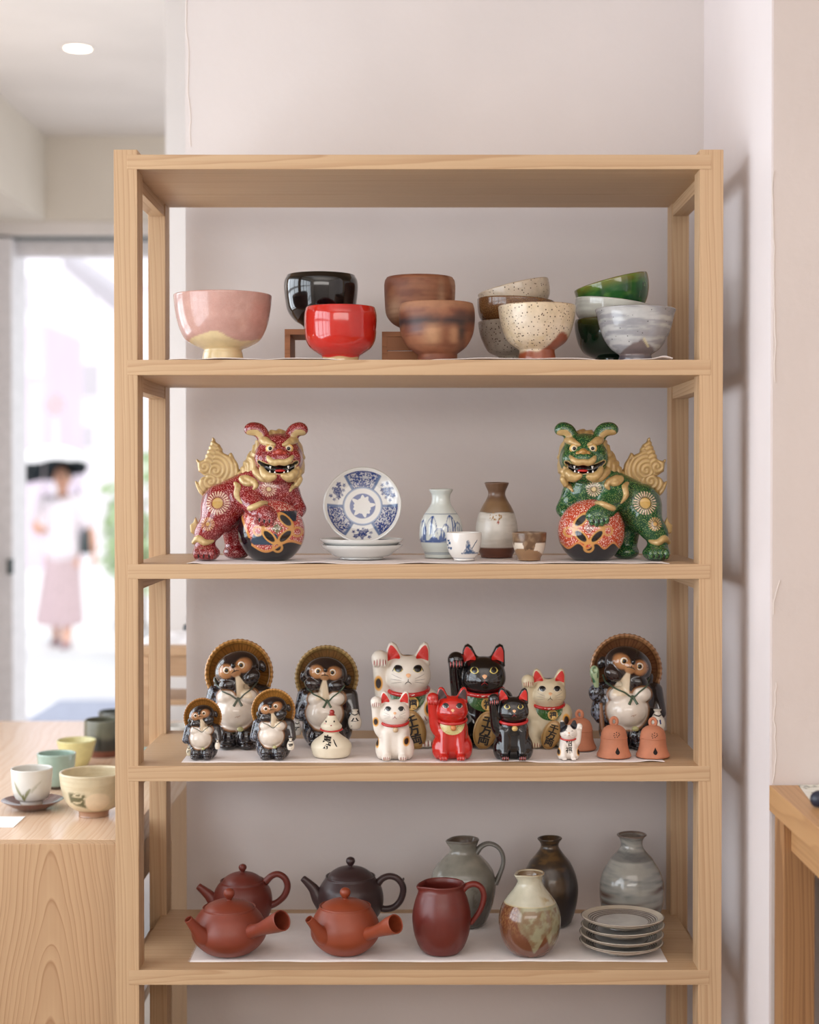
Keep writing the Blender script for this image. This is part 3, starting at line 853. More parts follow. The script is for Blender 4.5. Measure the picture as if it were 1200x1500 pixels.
# ---- third board: porcelain
C4 = C(460, 680, 8.0); C5 = C(600, 690, 5.4545)
BL, WH = (40, 62, 122), (222, 222, 218)
def dish_paint(V, th, idx):
    r = np.hypot(V[:, 0], V[:, 1]); R = r.max(); q = r / R
    p = Paint(len(V), WH)
    top = idx > 0.42
    a = (th + math.pi / 2) % (2 * math.pi)              # 0 at -y of the dish
    sect = (a / (2 * math.pi / 6) + 0.5)
    k = np.floor(sect).astype(int) % 6; u = sect - np.floor(sect)
    blue = (k % 2 == 1)
    ring = (q > 0.50)
    pat = _hash(np.floor(V[:, 0] * 1100 + 0.6 * np.sin(V[:, 1] * 2500)).astype(np.int64), np.floor(V[:, 1] * 1100).astype(np.int64), np.zeros(len(V), np.int64), 3)
    vor = fbm(V * [1, 1, 0], 700, 1, 3)
    lattice = sst(0.52, 0.46, vor)
    p.mix(top * ring * blue * (0.35 + 0.65 * lattice), BL)
    p.mix(top * ring * blue * (q > 0.86) * (0.75), BL)
    # white panels with a painted flower spray
    fl = np.zeros(len(V))
    for kk in (0, 2, 4):
        ac = kk * (2 * math.pi / 6) - math.pi / 2
        for (dr, da, rr) in ((0.74, 0.0, 0.11), (0.66, 0.16, 0.055), (0.82, -0.20, 0.06), (0.64, -0.17, 0.035), (0.85, 0.22, 0.04), (0.74, 0.30, 0.035), (0.72, -0.32, 0.035), (0.60, 0.03, 0.03), (0.88, 0.0, 0.03)):
            cx_, cy_ = dr * math.cos(ac + da), dr * math.sin(ac + da)
            d = np.hypot(V[:, 0] / R - cx_, V[:, 1] / R - cy_)
            fl = np.maximum(fl, sst(rr + 0.012, rr - 0.008, d + 0.012 * np.sin(np.arctan2(V[:, 1] / R - cy_, V[:, 0] / R - cx_) * 5)))
    p.mix(top * ring * (~blue) * fl * (0.7 + 0.3 * lattice), BL)
    edge = np.minimum(u, 1 - u) * q
    p.mix(top * ring * sst(0.05, 0.02, edge), (90, 112, 150))
    p.mix(top * (q > 0.925) * (q < 0.975) * (0.55 + 0.35 * np.sin(th * 30)), (44, 64, 120))
    # scalloped top border
    p.mix(top * (q > 0.90) * (q < 0.97) * 0.85 * blue, (28, 44, 100))
    p.mix(top * sst(0.02, 0.008, np.abs(q - 0.50)), (96, 116, 150))
    p.mix(top * sst(0.02, 0.01, np.abs(q - 0.475)), (150, 165, 190))
    # centre medallion: broken cloud ring
    an = np.arctan2(V[:, 1], V[:, 0])
    inner = 0.25 + 0.035 * np.sin(an * 5 + 1.1) + 0.03 * np.sin(an * 8 + 0.4) + 0.02 * np.sin(an * 13)
    p.mix(top * sst(0.012, -0.004, np.abs((q - (inner + 0.325) / 2)) - (0.325 - inner) / 2) * 0.9, (62, 86, 146))
    p.mix(top * sst(0.975, 0.985, q), (200, 206, 214))
    return p.c
def dish_mesh(R, foot, H, fh):
    out = [(foot, 0), (foot, fh), (foot * 1.25, fh + 0.0012), (R * 0.80, fh + (H - fh) * 0.38), (R * 0.95, fh + (H - fh) * 0.75), (R, H)]
    o = [tuple(a) for a in catmull(out, 7)]
    inn = [(R - 0.0016, H + 0.0004)] + [(r - 0.001, z + 0.003) for r, z in o[::-1] if z < H - 0.002 and z > fh + 0.0015]
    zf = inn[-1][1]; rf = inn[-1][0]
    inn += [(rf * t, zf - 0.0006 * (1 - t)) for t in np.linspace(0.95, 0, 22)]
    dense = []
    for i in range(len(inn) - 1):
        dense.append(inn[i]); dense.append(((inn[i][0] + inn[i + 1][0]) / 2, (inn[i][1] + inn[i + 1][1]) / 2))
    dense.append(inn[-1])
    prof = [(0, fh * 0.5), (foot * 0.9, fh * 0.5), (foot * 0.93, 0)] + o + dense
    return prof
yd = 0.13; sd = S(yd)
def dish(prof, label, loc, rot, paint=dish_paint):
    me = lathe_mesh('dish', prof, 256, paint); o = link('dish', me, G_porc, None, True, loc)
    o.rotation_euler = rot; tag(o, label, 'plate'); return o
Rd = 60.8 * sd
prf = dish_mesh(Rd, 32 * sd, 0.0215, 0.003)
q = P(*C4(560, 1130), yd)
dish(prf, 'blue and white porcelain dish, bottom of the stack of two', (q.x, yd, Z3), (0, 0, 0.3))
prf2 = dish_mesh(Rd * 1.015, 32 * sd, 0.0215, 0.003)
dish(prf2, 'blue and white porcelain dish, upper of the stack of two', (P(*C4(556, 900), yd).x, yd, Z3 + 0.0092), (0, 0, 1.9))
# leaning dish shows its painted face
Rl = 57.2 * S(yd + 0.03)
c = P(*C4(570, 488), yd + 0.03)
prf3 = dish_mesh(Rl, Rl * 0.5, 0.0165, 0.003)
lean = math.radians(14)
o = dish(prf3, 'blue and white painted dish standing upright on its edge behind the stack', (0, 0, 0), (0, 0, 0))
M_ = Matrix.Translation(c) @ Matrix.Rotation(math.radians(90) - lean, 4, 'X') @ Matrix.Rotation(math.radians(0), 4, 'Z') @ Matrix.Translation((0, 0, -0.0085))
o.matrix_world = M_

def tok1(V, th, idx):
    z = V[:, 2] / V[:, 2].max(); p = Paint(len(V), (206, 212, 206))
    p.mix(np.exp(-(z - 0.5) ** 2 / 0.04) * 0.4, (224, 226, 222))
    out = idx < 0.5
    q_ = np.stack([np.cos(th) * 5, np.sin(th) * 5, z * 22], -1)
    t = th % (2 * math.pi)
    m = np.zeros(len(V))
    for (t0, w_, top) in ((4.22, 0.34, 0.61), (4.62, 0.30, 0.44), (4.92, 0.26, 0.50), (5.20, 0.36, 0.62), (5.62, 0.4, 0.52), (3.6, 0.42, 0.55), (2.4, 0.4, 0.5), (1.2, 0.4, 0.55)):
        h = 0.26 + (top - 0.26) * np.sqrt(np.clip(1 - ((t - t0) / w_) ** 2, 0, 1))
        inside = (z < h) & (z > 0.25) & (np.abs(t - t0) < w_)
        band = 0.8 * sst(0.045, 0.0, np.abs(z - h)) + 0.9 * sst(0.38, 0.62, vnoise(q_ * [3.4, 3.4, 0.35], 4)) * sst(0.45, 0.25, np.abs((t - t0) / w_ - 0.35) - 0.15)
        m = np.maximum(m, inside * np.clip(band, 0, 1))
    m = np.maximum(m, (z > 0.225) * (z < 0.285 + 0.03 * np.sin(t * 9)) * 0.95 * (0.5 + 0.5 * sst(0.3, 0.5, vnoise(q_, 2))))
    p.mix(out * m, (52, 82, 140))
    for zz in (0.632, 0.058, 0.078):
        p.mix(out * sst(0.008, 0.003, np.abs(z - zz)) * 0.9, (110, 126, 146))
    return p.c
pot('sake_flask', C5, 252, [(128, 693), (131, 672), (136, 650), (155, 610), (172, 545), (174, 480), (165, 412), (140, 352), (107, 305), (81, 262), (73, 222), (76, 190), (87, 168), (96, 151)], 0.17, Z3,
    'pale blue and white sake flask painted with hills, beside the small white cup', 'flask', tok1, G_porc, th=0.003, segs=220, n=8)
def tok2(V, th, idx):
    z = V[:, 2] / V[:, 2].max(); p = Paint(len(V), (206, 200, 190))
    n = fbm(np.stack([np.cos(th), np.sin(th), z * 26], -1), 1.0, 3, 2)
    p.mix(sst(0.4, 0.7, n) * 0.5, (182, 172, 158))
    e = 0.60 + 0.006 * np.sin(th * 4)
    p.mix(sst(e - 0.006, e + 0.006, z), (126, 98, 70))
    p.mix(sst(0.012, 0.0, np.abs(z - e)) * 0.8, (92, 70, 50))
    p.mix(sst(0.72, 0.8, z), (104, 76, 56))
    p.mix(sst(0.136, 0.128, z) , (96, 54, 38), 0.0)
    t = (th - 4.64)
    dm = np.abs(t - 0.10) * 1.2 + np.abs(z - 0.47) * 3.4
    p.mix(sst(0.105, 0.085, dm), (150, 70, 52))
    sp = (np.abs(t + 0.02) < 0.34) * (z > 0.50) * (z < 0.60)
    p.mix(sp * sst(0.58, 0.64, vnoise(V, 3) * 0 + vnoise(V * 420, 7)), (150, 110, 50))
    return p.c
pot('sake_flask', C5, 697, [(126, 693), (130, 670), (140, 650), (150, 615), (163, 560), (168, 500), (168, 460), (158, 392), (142, 338), (116, 282), (88, 235), (70, 195), (70, 165), (88, 122), (98, 98)], 0.175, Z3,
    'tall brown and cream sake flask with a small red diamond mark', 'flask', tok2, G_satin, th=0.003, segs=200, n=8)
def cup1(V, th, idx):
    z = V[:, 2] / V[:, 2].max(); p = Paint(len(V), (228, 224, 218)); out = idx < 0.5
    x = V[:, 0] / V[:, 0].max(); f = out * (V[:, 1] < 0)
    n = vnoise(V * 500, 3)
    tri = (z < 0.30 + 0.10 * np.exp(-((x - 0.30) / 0.16) ** 2)) * (z > 0.24) * (np.abs(x - 0.30) < 0.46)
    hut = np.hypot((x - 0.20) / 0.8, (z - 0.50) * 0.62) < 0.155
    tri2 = (np.abs(x - 0.25) < (0.60 - z) * 1.1) * (z > 0.3) * (z < 0.56)
    p.mix(f * np.clip(tri * 0.9 + hut * 0.8 + tri2 * 0.7, 0, 1) * (0.6 + 0.4 * (n > 0.4)), (60, 88, 124))
    mast = np.abs((x - 0.44) - (z - 0.45) * 0.95) < 0.025
    p.mix(f * mast * (z > 0.4) * (z < 0.74), (60, 80, 110))
    for (a, b, r) in ((-0.86, 0.72, 0.05), (-0.80, 0.62, 0.05), (-0.84, 0.45, 0.04), (-0.72, 0.44, 0.05), (-0.9, 0.55, 0.04)):
        p.mix(f * (np.hypot((x - a) / 1.2, (z - b)) < r), (60, 88, 124))
    p.mix(out * sst(0.012, 0.005, np.abs(z - 0.085)), (150, 165, 185))
    return p.c
pot('sake_cup', C5, 435, [(84, 714), (84, 698), (96, 686), (120, 650), (134, 600), (141, 550), (145, 494)], 0.085, Z3,
    'small white porcelain cup with a blue boat painting', 'cup', cup1, G_porc, th=0.0022, segs=200, floor_=0.006)
def cup2(V, th, idx):
    z = V[:, 2] / V[:, 2].max(); p = Paint(len(V), (140, 112, 84), 0.0); x = V[:, 0] / V[:, 0].max()
    t = th % (2 * math.pi); n = fbm(V, 90, 3, 4)
    drip = 0.64 - 0.26 * sst(0.40, 0.9, vnoise(np.stack([t * 4.1, t * 0, t * 0], -1), 8)) + 0.10 * (n - 0.5)
    lowe = 0.30 + 0.13 * np.cos((t - 4.2) * 1.3) + 0.06 * (n - 0.5)
    p.mix((z < drip) * (z > lowe) * 1.0, (222, 208, 190))
    p.mix((z < lowe) * 1.0, (146, 112, 80))
    p.mix((z >= drip) * sst(0.4, 0.6, n), (104, 76, 52))
    p.mix((z > drip) * (z < drip + 0.06) * 0.6, (84, 58, 40))
    return p.c
pot('sake_cup', C5, 958, [(88, 714), (92, 690), (110, 656), (127, 605), (135, 550), (138, 494)], 0.085, Z3,
    'small brown drip glazed cup at the right of the flasks', 'cup', cup2, G_satin, th=0.0026, segs=200, floor_=0.006)
# ------------------------------------------------------------------ sculpting by distance field
class SDF:
    def __init__(s, lo, hi, h):
        s.lo = np.array(lo, float); s.h = h
        n = np.ceil((np.array(hi) - s.lo) / h).astype(int) + 2
        s.ax = [s.lo[i] + h * np.arange(n[i]) for i in range(3)]
        s.f = np.full(n, 1e3, np.float32)
    def reg(s, lo, hi):
        sl = []
        for i in range(3):
            a = int(np.floor((lo[i] - s.lo[i]) / s.h)); b = int(np.ceil((hi[i] - s.lo[i]) / s.h)) + 1
            sl.append(slice(max(a, 0), max(min(b, len(s.ax[i])), 0)))
        X = s.ax[0][sl[0]][:, None, None]; Y = s.ax[1][sl[1]][None, :, None]; Z = s.ax[2][sl[2]][None, None, :]
        return tuple(sl), X, Y, Z
    def put(s, lo, hi, fn, k, op='u'):
        pad = k * 1.5 + 2 * s.h
        sl, X, Y, Z = s.reg(np.array(lo) - pad, np.array(hi) + pad)
        a = s.f[sl]
        if a.size == 0: return s
        d = fn(X, Y, Z).astype(np.float32)
        if op == 'u':
            if k > 0:
                h = np.maximum(k - np.abs(a - d), 0) / k; s.f[sl] = np.minimum(a, d) - h * h * k * 0.25
            else: s.f[sl] = np.minimum(a, d)
        else:       # subtract
            d = -d
            if k > 0:
                h = np.maximum(k - np.abs(a - d), 0) / k; s.f[sl] = np.maximum(a, d) + h * h * k * 0.25
            else: s.f[sl] = np.maximum(a, d)
        return s
    def ell(s, c, r, k=0, rot=None, op='u'):
        c = np.array(c, float); r = np.array(r if hasattr(r, '__len__') else (r,) * 3, float)
        R = None
        if rot: R = Matrix.Rotation(math.radians(rot[1]), 3, rot[0]).transposed()
        def fn(X, Y, Z):
            x, y, z = X - c[0], Y - c[1], Z - c[2]
            if R is not None:
                x, y, z = (R[0][0] * x + R[0][1] * y + R[0][2] * z, R[1][0] * x + R[1][1] * y + R[1][2] * z, R[2][0] * x + R[2][1] * y + R[2][2] * z)
            k0 = np.sqrt((x / r[0]) ** 2 + (y / r[1]) ** 2 + (z / r[2]) ** 2)
            k1 = np.sqrt((x / r[0] ** 2) ** 2 + (y / r[1] ** 2) ** 2 + (z / r[2] ** 2) ** 2) + 1e-9
            return k0 * (k0 - 1) / k1
        e = r if R is None else np.array([r.max()] * 3)
        return s.put(c - e, c + e, fn, k, op)
    def cap(s, a, b, ra, rb=None, k=0, op='u', flat=None):
        rb = ra if rb is None else rb
        a = np.array(a, float); b = np.array(b, float); ba = b - a; L = ba.dot(ba) + 1e-9
        m = max(ra, rb)
        def fn(X, Y, Z):
            x, y, z = X - a[0], Y - a[1], Z - a[2]
            t = np.clip((x * ba[0] + y * ba[1] + z * ba[2]) / L, 0, 1)
            return np.sqrt((x - t * ba[0]) ** 2 + (y - t * ba[1]) ** 2 + (z - t * ba[2]) ** 2) - (ra + (rb - ra) * t)
        return s.put(np.minimum(a, b) - m, np.maximum(a, b) + m, fn, k, op)
    def chain(s, pts, rad, k=0, op='u', n=3):
        if np.isscalar(rad): rad = [rad] * len(pts)
        q = catmull([tuple(p) + (r,) for p, r in zip(pts, rad)], n)
        for i in range(len(q) - 1): s.cap(q[i][:3], q[i + 1][:3], q[i][3], q[i + 1][3], k, op)
        return s
    def poly(s, pts, yc, th, rnd, k=0, op='u', warp=None):
        """outline in x-z, thickness along y, rounded edge"""
        P_ = np.array(pts, float); lo = P_.min(0); hi = P_.max(0)
        def fn(X, Y, Z):
            x = X[:, 0, 0][:, None]; z = Z[0, 0][None, :]
            d2 = np.full((x.shape[0], z.shape[1]), 1e9); sg = np.ones_like(d2)
            n = len(P_)
            for i in range(n):
                a = P_[i]; b = P_[i - 1]; e = b - a
                wx = x - a[0]; wz = z - a[1]
                t = np.clip((wx * e[0] + wz * e[1]) / (e.dot(e) + 1e-9), 0, 1)
                d2 = np.minimum(d2, (wx - e[0] * t) ** 2 + (wz - e[1] * t) ** 2)
                c1 = z >= a[1]; c2 = z < b[1]; c3 = e[0] * wz > e[1] * wx
                al = c1 & c2 & c3; no = (~c1) & (~c2) & (~c3)
                sg = np.where(al | no, -sg, sg)
            d = (np.sqrt(d2) * sg + rnd)[:, None, :]
            y = np.abs(Y - yc) - (th - rnd)
            return np.sqrt(np.maximum(d, 0) ** 2 + np.maximum(y, 0) ** 2) + np.minimum(np.maximum(d, y), 0) - rnd
        return s.put((lo[0], yc - th, lo[1]), (hi[0], yc + th, hi[1]), fn, k, op)
    def floor(s, z=0.0):
        s.f = np.maximum(s.f, (z - s.ax[2])[None, None, :].astype(np.float32)); return s
    def relief(s, fn):
        s.f = s.f + fn(s.ax[0][:, None, None], s.ax[1][None, :, None], s.ax[2][None, None, :]).astype(np.float32); return s
    def mesh(s):
        f = s.f; q = f < 0; n = np.array(f.shape)
        c = np.zeros(n - 1, np.int8)
        for dx in (0, 1):
            for dy in (0, 1):
                for dz in (0, 1):
                    c += q[dx:n[0] - 1 + dx, dy:n[1] - 1 + dy, dz:n[2] - 1 + dz]
        act = (c > 0) & (c < 8); I = np.argwhere(act)
        acc = np.zeros((len(I), 3)); cnt = np.zeros(len(I))
        fv = {}
        for dx in (0, 1):
            for dy in (0, 1):
                for dz in (0, 1):
                    fv[dx, dy, dz] = f[I[:, 0] + dx, I[:, 1] + dy, I[:, 2] + dz].astype(float)
        for a in range(3):
            o = [i for i in range(3) if i != a]
            for u in (0, 1):
                for v in (0, 1):
                    p0 = [0, 0, 0]; p0[o[0]] = u; p0[o[1]] = v; p1 = list(p0); p1[a] = 1
                    A = fv[tuple(p0)]; B = fv[tuple(p1)]
                    m = (A < 0) != (B < 0); t = np.where(m, A / (A - B + 1e-12), 0)
                    acc[:, o[0]] += m * u; acc[:, o[1]] += m * v; acc[:, a] += m * t; cnt += m
        V = (I + acc / cnt[:, None]) * s.h + s.lo
        vid = np.full(n - 1, -1, np.int64); vid[act] = np.arange(len(I))
        Fs = []
        for a in range(3):
            o = [(1, 2), (2, 0), (0, 1)][a]
            sl0 = [slice(None)] * 3; sl1 = [slice(None)] * 3; sl0[a] = slice(0, -1); sl1[a] = slice(1, None)
            A = q[tuple(sl0)]; B = q[tuple(sl1)]; E = np.argwhere(A != B)
            E = E[(E[:, o[0]] > 0) & (E[:, o[1]] > 0) & (E[:, o[0]] < n[o[0]] - 1) & (E[:, o[1]] < n[o[1]] - 1)]
            if len(E) == 0: continue
            def g(du, dv):
                e = E.copy(); e[:, o[0]] -= du; e[:, o[1]] -= dv; return vid[e[:, 0], e[:, 1], e[:, 2]]
            Q = np.stack([g(1, 1), g(0, 1), g(0, 0), g(1, 0)], -1)
            ins = q[E[:, 0], E[:, 1], E[:, 2]]
            Q[~ins] = Q[~ins][:, ::-1]
            Fs.append(Q)
        return V, np.concatenate(Fs)

class Figure:
    """a modelled figurine: units are photograph pixels at its own depth, x right, y away, z up"""
    def __init__(s, name, loc, scale, label, cat, group=None, rz=0, mirror=False):
        s.root = empty(name, loc, label, cat, group, rz); s.k = scale; s.mir = -1 if mirror else 1
        s.bvh = None
    def add(s, name, V, F, col, m, parent=None, smooth=True, track=False):
        V = np.array(V, float); F = np.array(F)
        if track:
            s.bvh = BVHTree.FromPolygons([tuple(v) for v in V.tolist()], F.tolist())
        W = V * s.k; W[:, 0] *= s.mir
        if s.mir < 0: F = F[:, ::-1]
        return link(name, mesh_np(name, W, F, col, smooth), m, parent or s.root)
    def sdf(s, name, g, paint, m, parent=None, track=False):
        V, F = g.mesh(); return s.add(name, V, F, paint(V) if paint else None, m, parent, True, track)
    def lathe(s, name, prof, m, pos=(0, 0, 0), parent=None, segs=48, rot=None, paint=None, deform=None):
        me = lathe_mesh(name, prof, segs, paint, 0, 0, deform)
        M = Matrix.Translation(pos)
        if rot: M = M @ rot
        me.transform(M); me.transform(Matrix.Diagonal((s.mir * s.k, s.k, s.k, 1)))
        if s.mir < 0: me.flip_normals()
        return link(name, me, m, parent or s.root, True)
    def tube(s, name, pts, r, m, parent=None, segs=12, n=6, flat=1.0, closed=False):
        me = tube_mesh(name, pts, r, segs, n, True, flat, closed)
        me.transform(Matrix.Diagonal((s.mir * s.k, s.k, s.k, 1)))
        if s.mir < 0: me.flip_normals()
        return link(name, me, m, parent or s.root, True)
    def hit(s, x, z, off=0.25):
        h = s.bvh.ray_cast(Vector((x, -400, z)), Vector((0, 1, 0)))
        return h[0].y - off if h[0] is not None else None
    def _project(s, V, off):
        out = []; last = 0
        for x, z in V:
            y = s.hit(x, z, off)
            if y is None: y = last
            last = y; out.append((x, y, z))
        return np.array(out)
    def disc(s, name, cx, cz, rx, rz, m, rot=0, parent=None, off=0.25, rings=4, seg=28, dome=0.0, shape=None):
        V = [(0, 0)]; F = []
        for r in range(1, rings + 1):
            for k in range(seg):
                a = 2 * math.pi * k / seg; V.append((r / rings * math.cos(a), r / rings * math.sin(a)))
        F3 = [(0, 1 + k, 1 + (k + 1) % seg, 1 + (k + 1) % seg) for k in range(seg)]
        for r in range(1, rings):
            b0 = 1 + (r - 1) * seg; b1 = b0 + seg
            for k in range(seg): F.append((b0 + k, b1 + k, b1 + (k + 1) % seg, b0 + (k + 1) % seg))
        V = np.array(V)
        if shape: V = shape(V)
        rr = np.clip(np.hypot(V[:, 0], V[:, 1]), 0, 1)
        c, sn = math.cos(math.radians(rot)), math.sin(math.radians(rot))
        q = np.stack([cx + (V[:, 0] * rx) * c - (V[:, 1] * rz) * sn, cz + V[:, 0] * rx * sn + V[:, 1] * rz * c], -1)
        W = s._project(q, off); W[:, 1] -= dome * (1 - rr ** 2)
        bm = bmesh.new(); vs_ = [bm.verts.new((w_[0] * s.k * s.mir, w_[1] * s.k, w_[2] * s.k)) for w_ in W]
        for k in range(seg): bm.faces.new((vs_[0], vs_[1 + k], vs_[1 + (k + 1) % seg]))
        for f in F: bm.faces.new([vs_[i] for i in f])
        bmesh.ops.recalc_face_normals(bm, faces=bm.faces)
        return bm_obj(name, bm, m, parent or s.root, True)
    def strokes(s, name, lines, width, m, parent=None, off=0.3, step=1.2):
        V = []; F = []
        for ln in lines:
            w_ = width
            if isinstance(ln, tuple) and isinstance(ln[1], (int, float)) and isinstance(ln[0], list): ln, w_ = ln
            q = catmull(ln, 5) if len(ln) > 2 else [np.array(ln[0], float) + (np.array(ln[1], float) - np.array(ln[0], float)) * t for t in np.linspace(0, 1, 7)]
            q = np.array(q); b = len(V)
            for i, p in enumerate(q):
                t = q[min(i + 1, len(q) - 1)] - q[max(i - 1, 0)]; t = t / (np.linalg.norm(t) + 1e-9); nn = np.array([-t[1], t[0]])
                e = w_ / 2 * (0.35 + 0.65 * math.sin(math.pi * min(1, max(0.06, i / (len(q) - 1) * 0.88 + 0.06))))
                V += [p + nn * e, p - nn * e]
                if i: F.append((b + 2 * i - 2, b + 2 * i - 1, b + 2 * i + 1, b + 2 * i))
        W = s._project(np.array(V), off)
        return s.add(name, W, np.array(F), None, m, parent, False)
    def text(s, name, body, cx, cz, size, m, rot=0, parent=None, off=0.3, bold=0.012, sx=1.0, spacing=1.0, vertical=False, flat_y=None):
        """lettering laid on the surface; size in figure units"""
        cu = bpy.data.curves.new('t', 'FONT'); cu.body = '\n'.join(body) if vertical else body; cu.size = 1.0
        cu.align_x = 'CENTER'; cu.align_y = 'CENTER'; cu.offset = bold; cu.space_line = spacing
        ob = bpy.data.objects.new('t', cu); COL.objects.link(ob)
        dg = bpy.context.evaluated_depsgraph_get(); me = bpy.data.meshes.new_from_object(ob.evaluated_get(dg))
        bpy.data.objects.remove(ob); bpy.data.curves.remove(cu)
        bm = bmesh.new(); bm.from_mesh(me)
        bmesh.ops.triangulate(bm, faces=bm.faces)
        bmesh.ops.subdivide_edges(bm, edges=[e for e in bm.edges if e.calc_length() > 0.12], cuts=2, use_grid_fill=False)
        bmesh.ops.triangulate(bm, faces=bm.faces)
        c, sn = math.cos(math.radians(rot)), math.sin(math.radians(rot))
        xs_ = [v.co.x for v in bm.verts]; ys_ = [v.co.y for v in bm.verts]
        mx, my = (min(xs_) + max(xs_)) / 2, (min(ys_) + max(ys_)) / 2
        q = []
        for v in bm.verts:
            a, b = (v.co.x - mx) * size * sx * s.mir, (v.co.y - my) * size
            q.append((cx + a * c - b * sn, cz + a * sn + b * c))
        W = s._project(np.array(q), off) if flat_y is None else np.array([(a, flat_y(a, b), b) for a, b in q])
        for v, w_ in zip(bm.verts, W): v.co = (w_[0] * s.k * s.mir, w_[1] * s.k, w_[2] * s.k)
        bpy.data.meshes.remove(me)
        return bm_obj(name, bm, m, parent or s.root, False)

def ins(V, c, r, soft=0.12):
    """soft mask of an ellipsoid: 1 inside"""
    q = 0
    for i in range(3):
        if r[i] is not None: q = q + ((V[:, i] - c[i]) / r[i]) ** 2
    return sst(1 + soft, 1 - soft, np.sqrt(q))

K_black = mat('paint_black', (14, 12, 14), 0.25, 0.3)
K_ink = mat('ink_black', (24, 18, 16), 0.5)
K_white = mat('paint_white', (236, 230, 222), 0.3, 0.2, var=0.02)
K_red = mat('paint_red', (190, 34, 28), 0.3, 0.2)
K_gold = mat('paint_gold', (200, 160, 88), 0.35, 0.2, metal=0.35)
K_yellow = mat('paint_yellow', (226, 206, 110), 0.3, 0.2)
K_claw = mat('paint_claw', (140, 32, 34), 0.5)
K_grey = mat('paint_whisker', (150, 140, 132), 0.5)
K_peach = mat('paint_peach', (230, 176, 132), 0.4, 0.1)
# ------------------------------------------------------------------ guardian lion figures
def surf(g, x, z):
    i = int(round((x - g.lo[0]) / g.h)); k = int(round((z - g.lo[2]) / g.h))
    i = min(max(i, 0), g.f.shape[0] - 1); k = min(max(k, 0), g.f.shape[2] - 1)
    col = g.f[i, :, k]; j = np.argmax(col < 0)
    return g.ax[1][j] if col[j] < 0 else None
def surf_chain(g, g2, pts, r, off=0.0, k=1.0):
    q = []; last = -20
    for x, z in catmull(pts, 4):
        y = surf(g, x, z); y = last if y is None else y; last = y; q.append((x, y - off, z))
    n = len(q); rr = [0.78 * np.interp(i / (n - 1), np.linspace(0, 1, len(r)), r) for i in range(n)] if hasattr(r, '__len__') else [r] * n
    for i in range(n - 1): g2.cap(q[i], q[i + 1], rr[i], rr[i + 1], k)
    return q

def U(cx, cy, y=0.0): return ((cx - 585) / 5.4545, y, (1200 - cy) / 5.4545)
def U2(cx, cy): return ((cx - 585) / 5.4545, (1200 - cy) / 5.4545)
def D5(v): return v / 5.4545

def rosette(p, V, cx, cy, r, rc, n, ray, gold, front=0):
    c = U2(cx, cy); dx = V[:, 0] - c[0]; dz = V[:, 2] - c[1]; rho = np.hypot(dx, dz); a = np.arctan2(dz, dx)
    ok = (V[:, 1] < front)
    rays = sst(-0.15, 0.25, np.cos(a * n)) * sst(r, r - 1.2, rho) * sst(rc * 1.05, rc * 1.05 + 1, rho) * ok
    p.mix(rays, ray, 0); p.mix(sst(rc, rc - 1.0, rho) * ok, gold, 0)
    p.mix(sst(1.4, 0.4, np.abs(rho - (rc + 0.6))) * ok * 0.5, (120, 60, 30), 0)

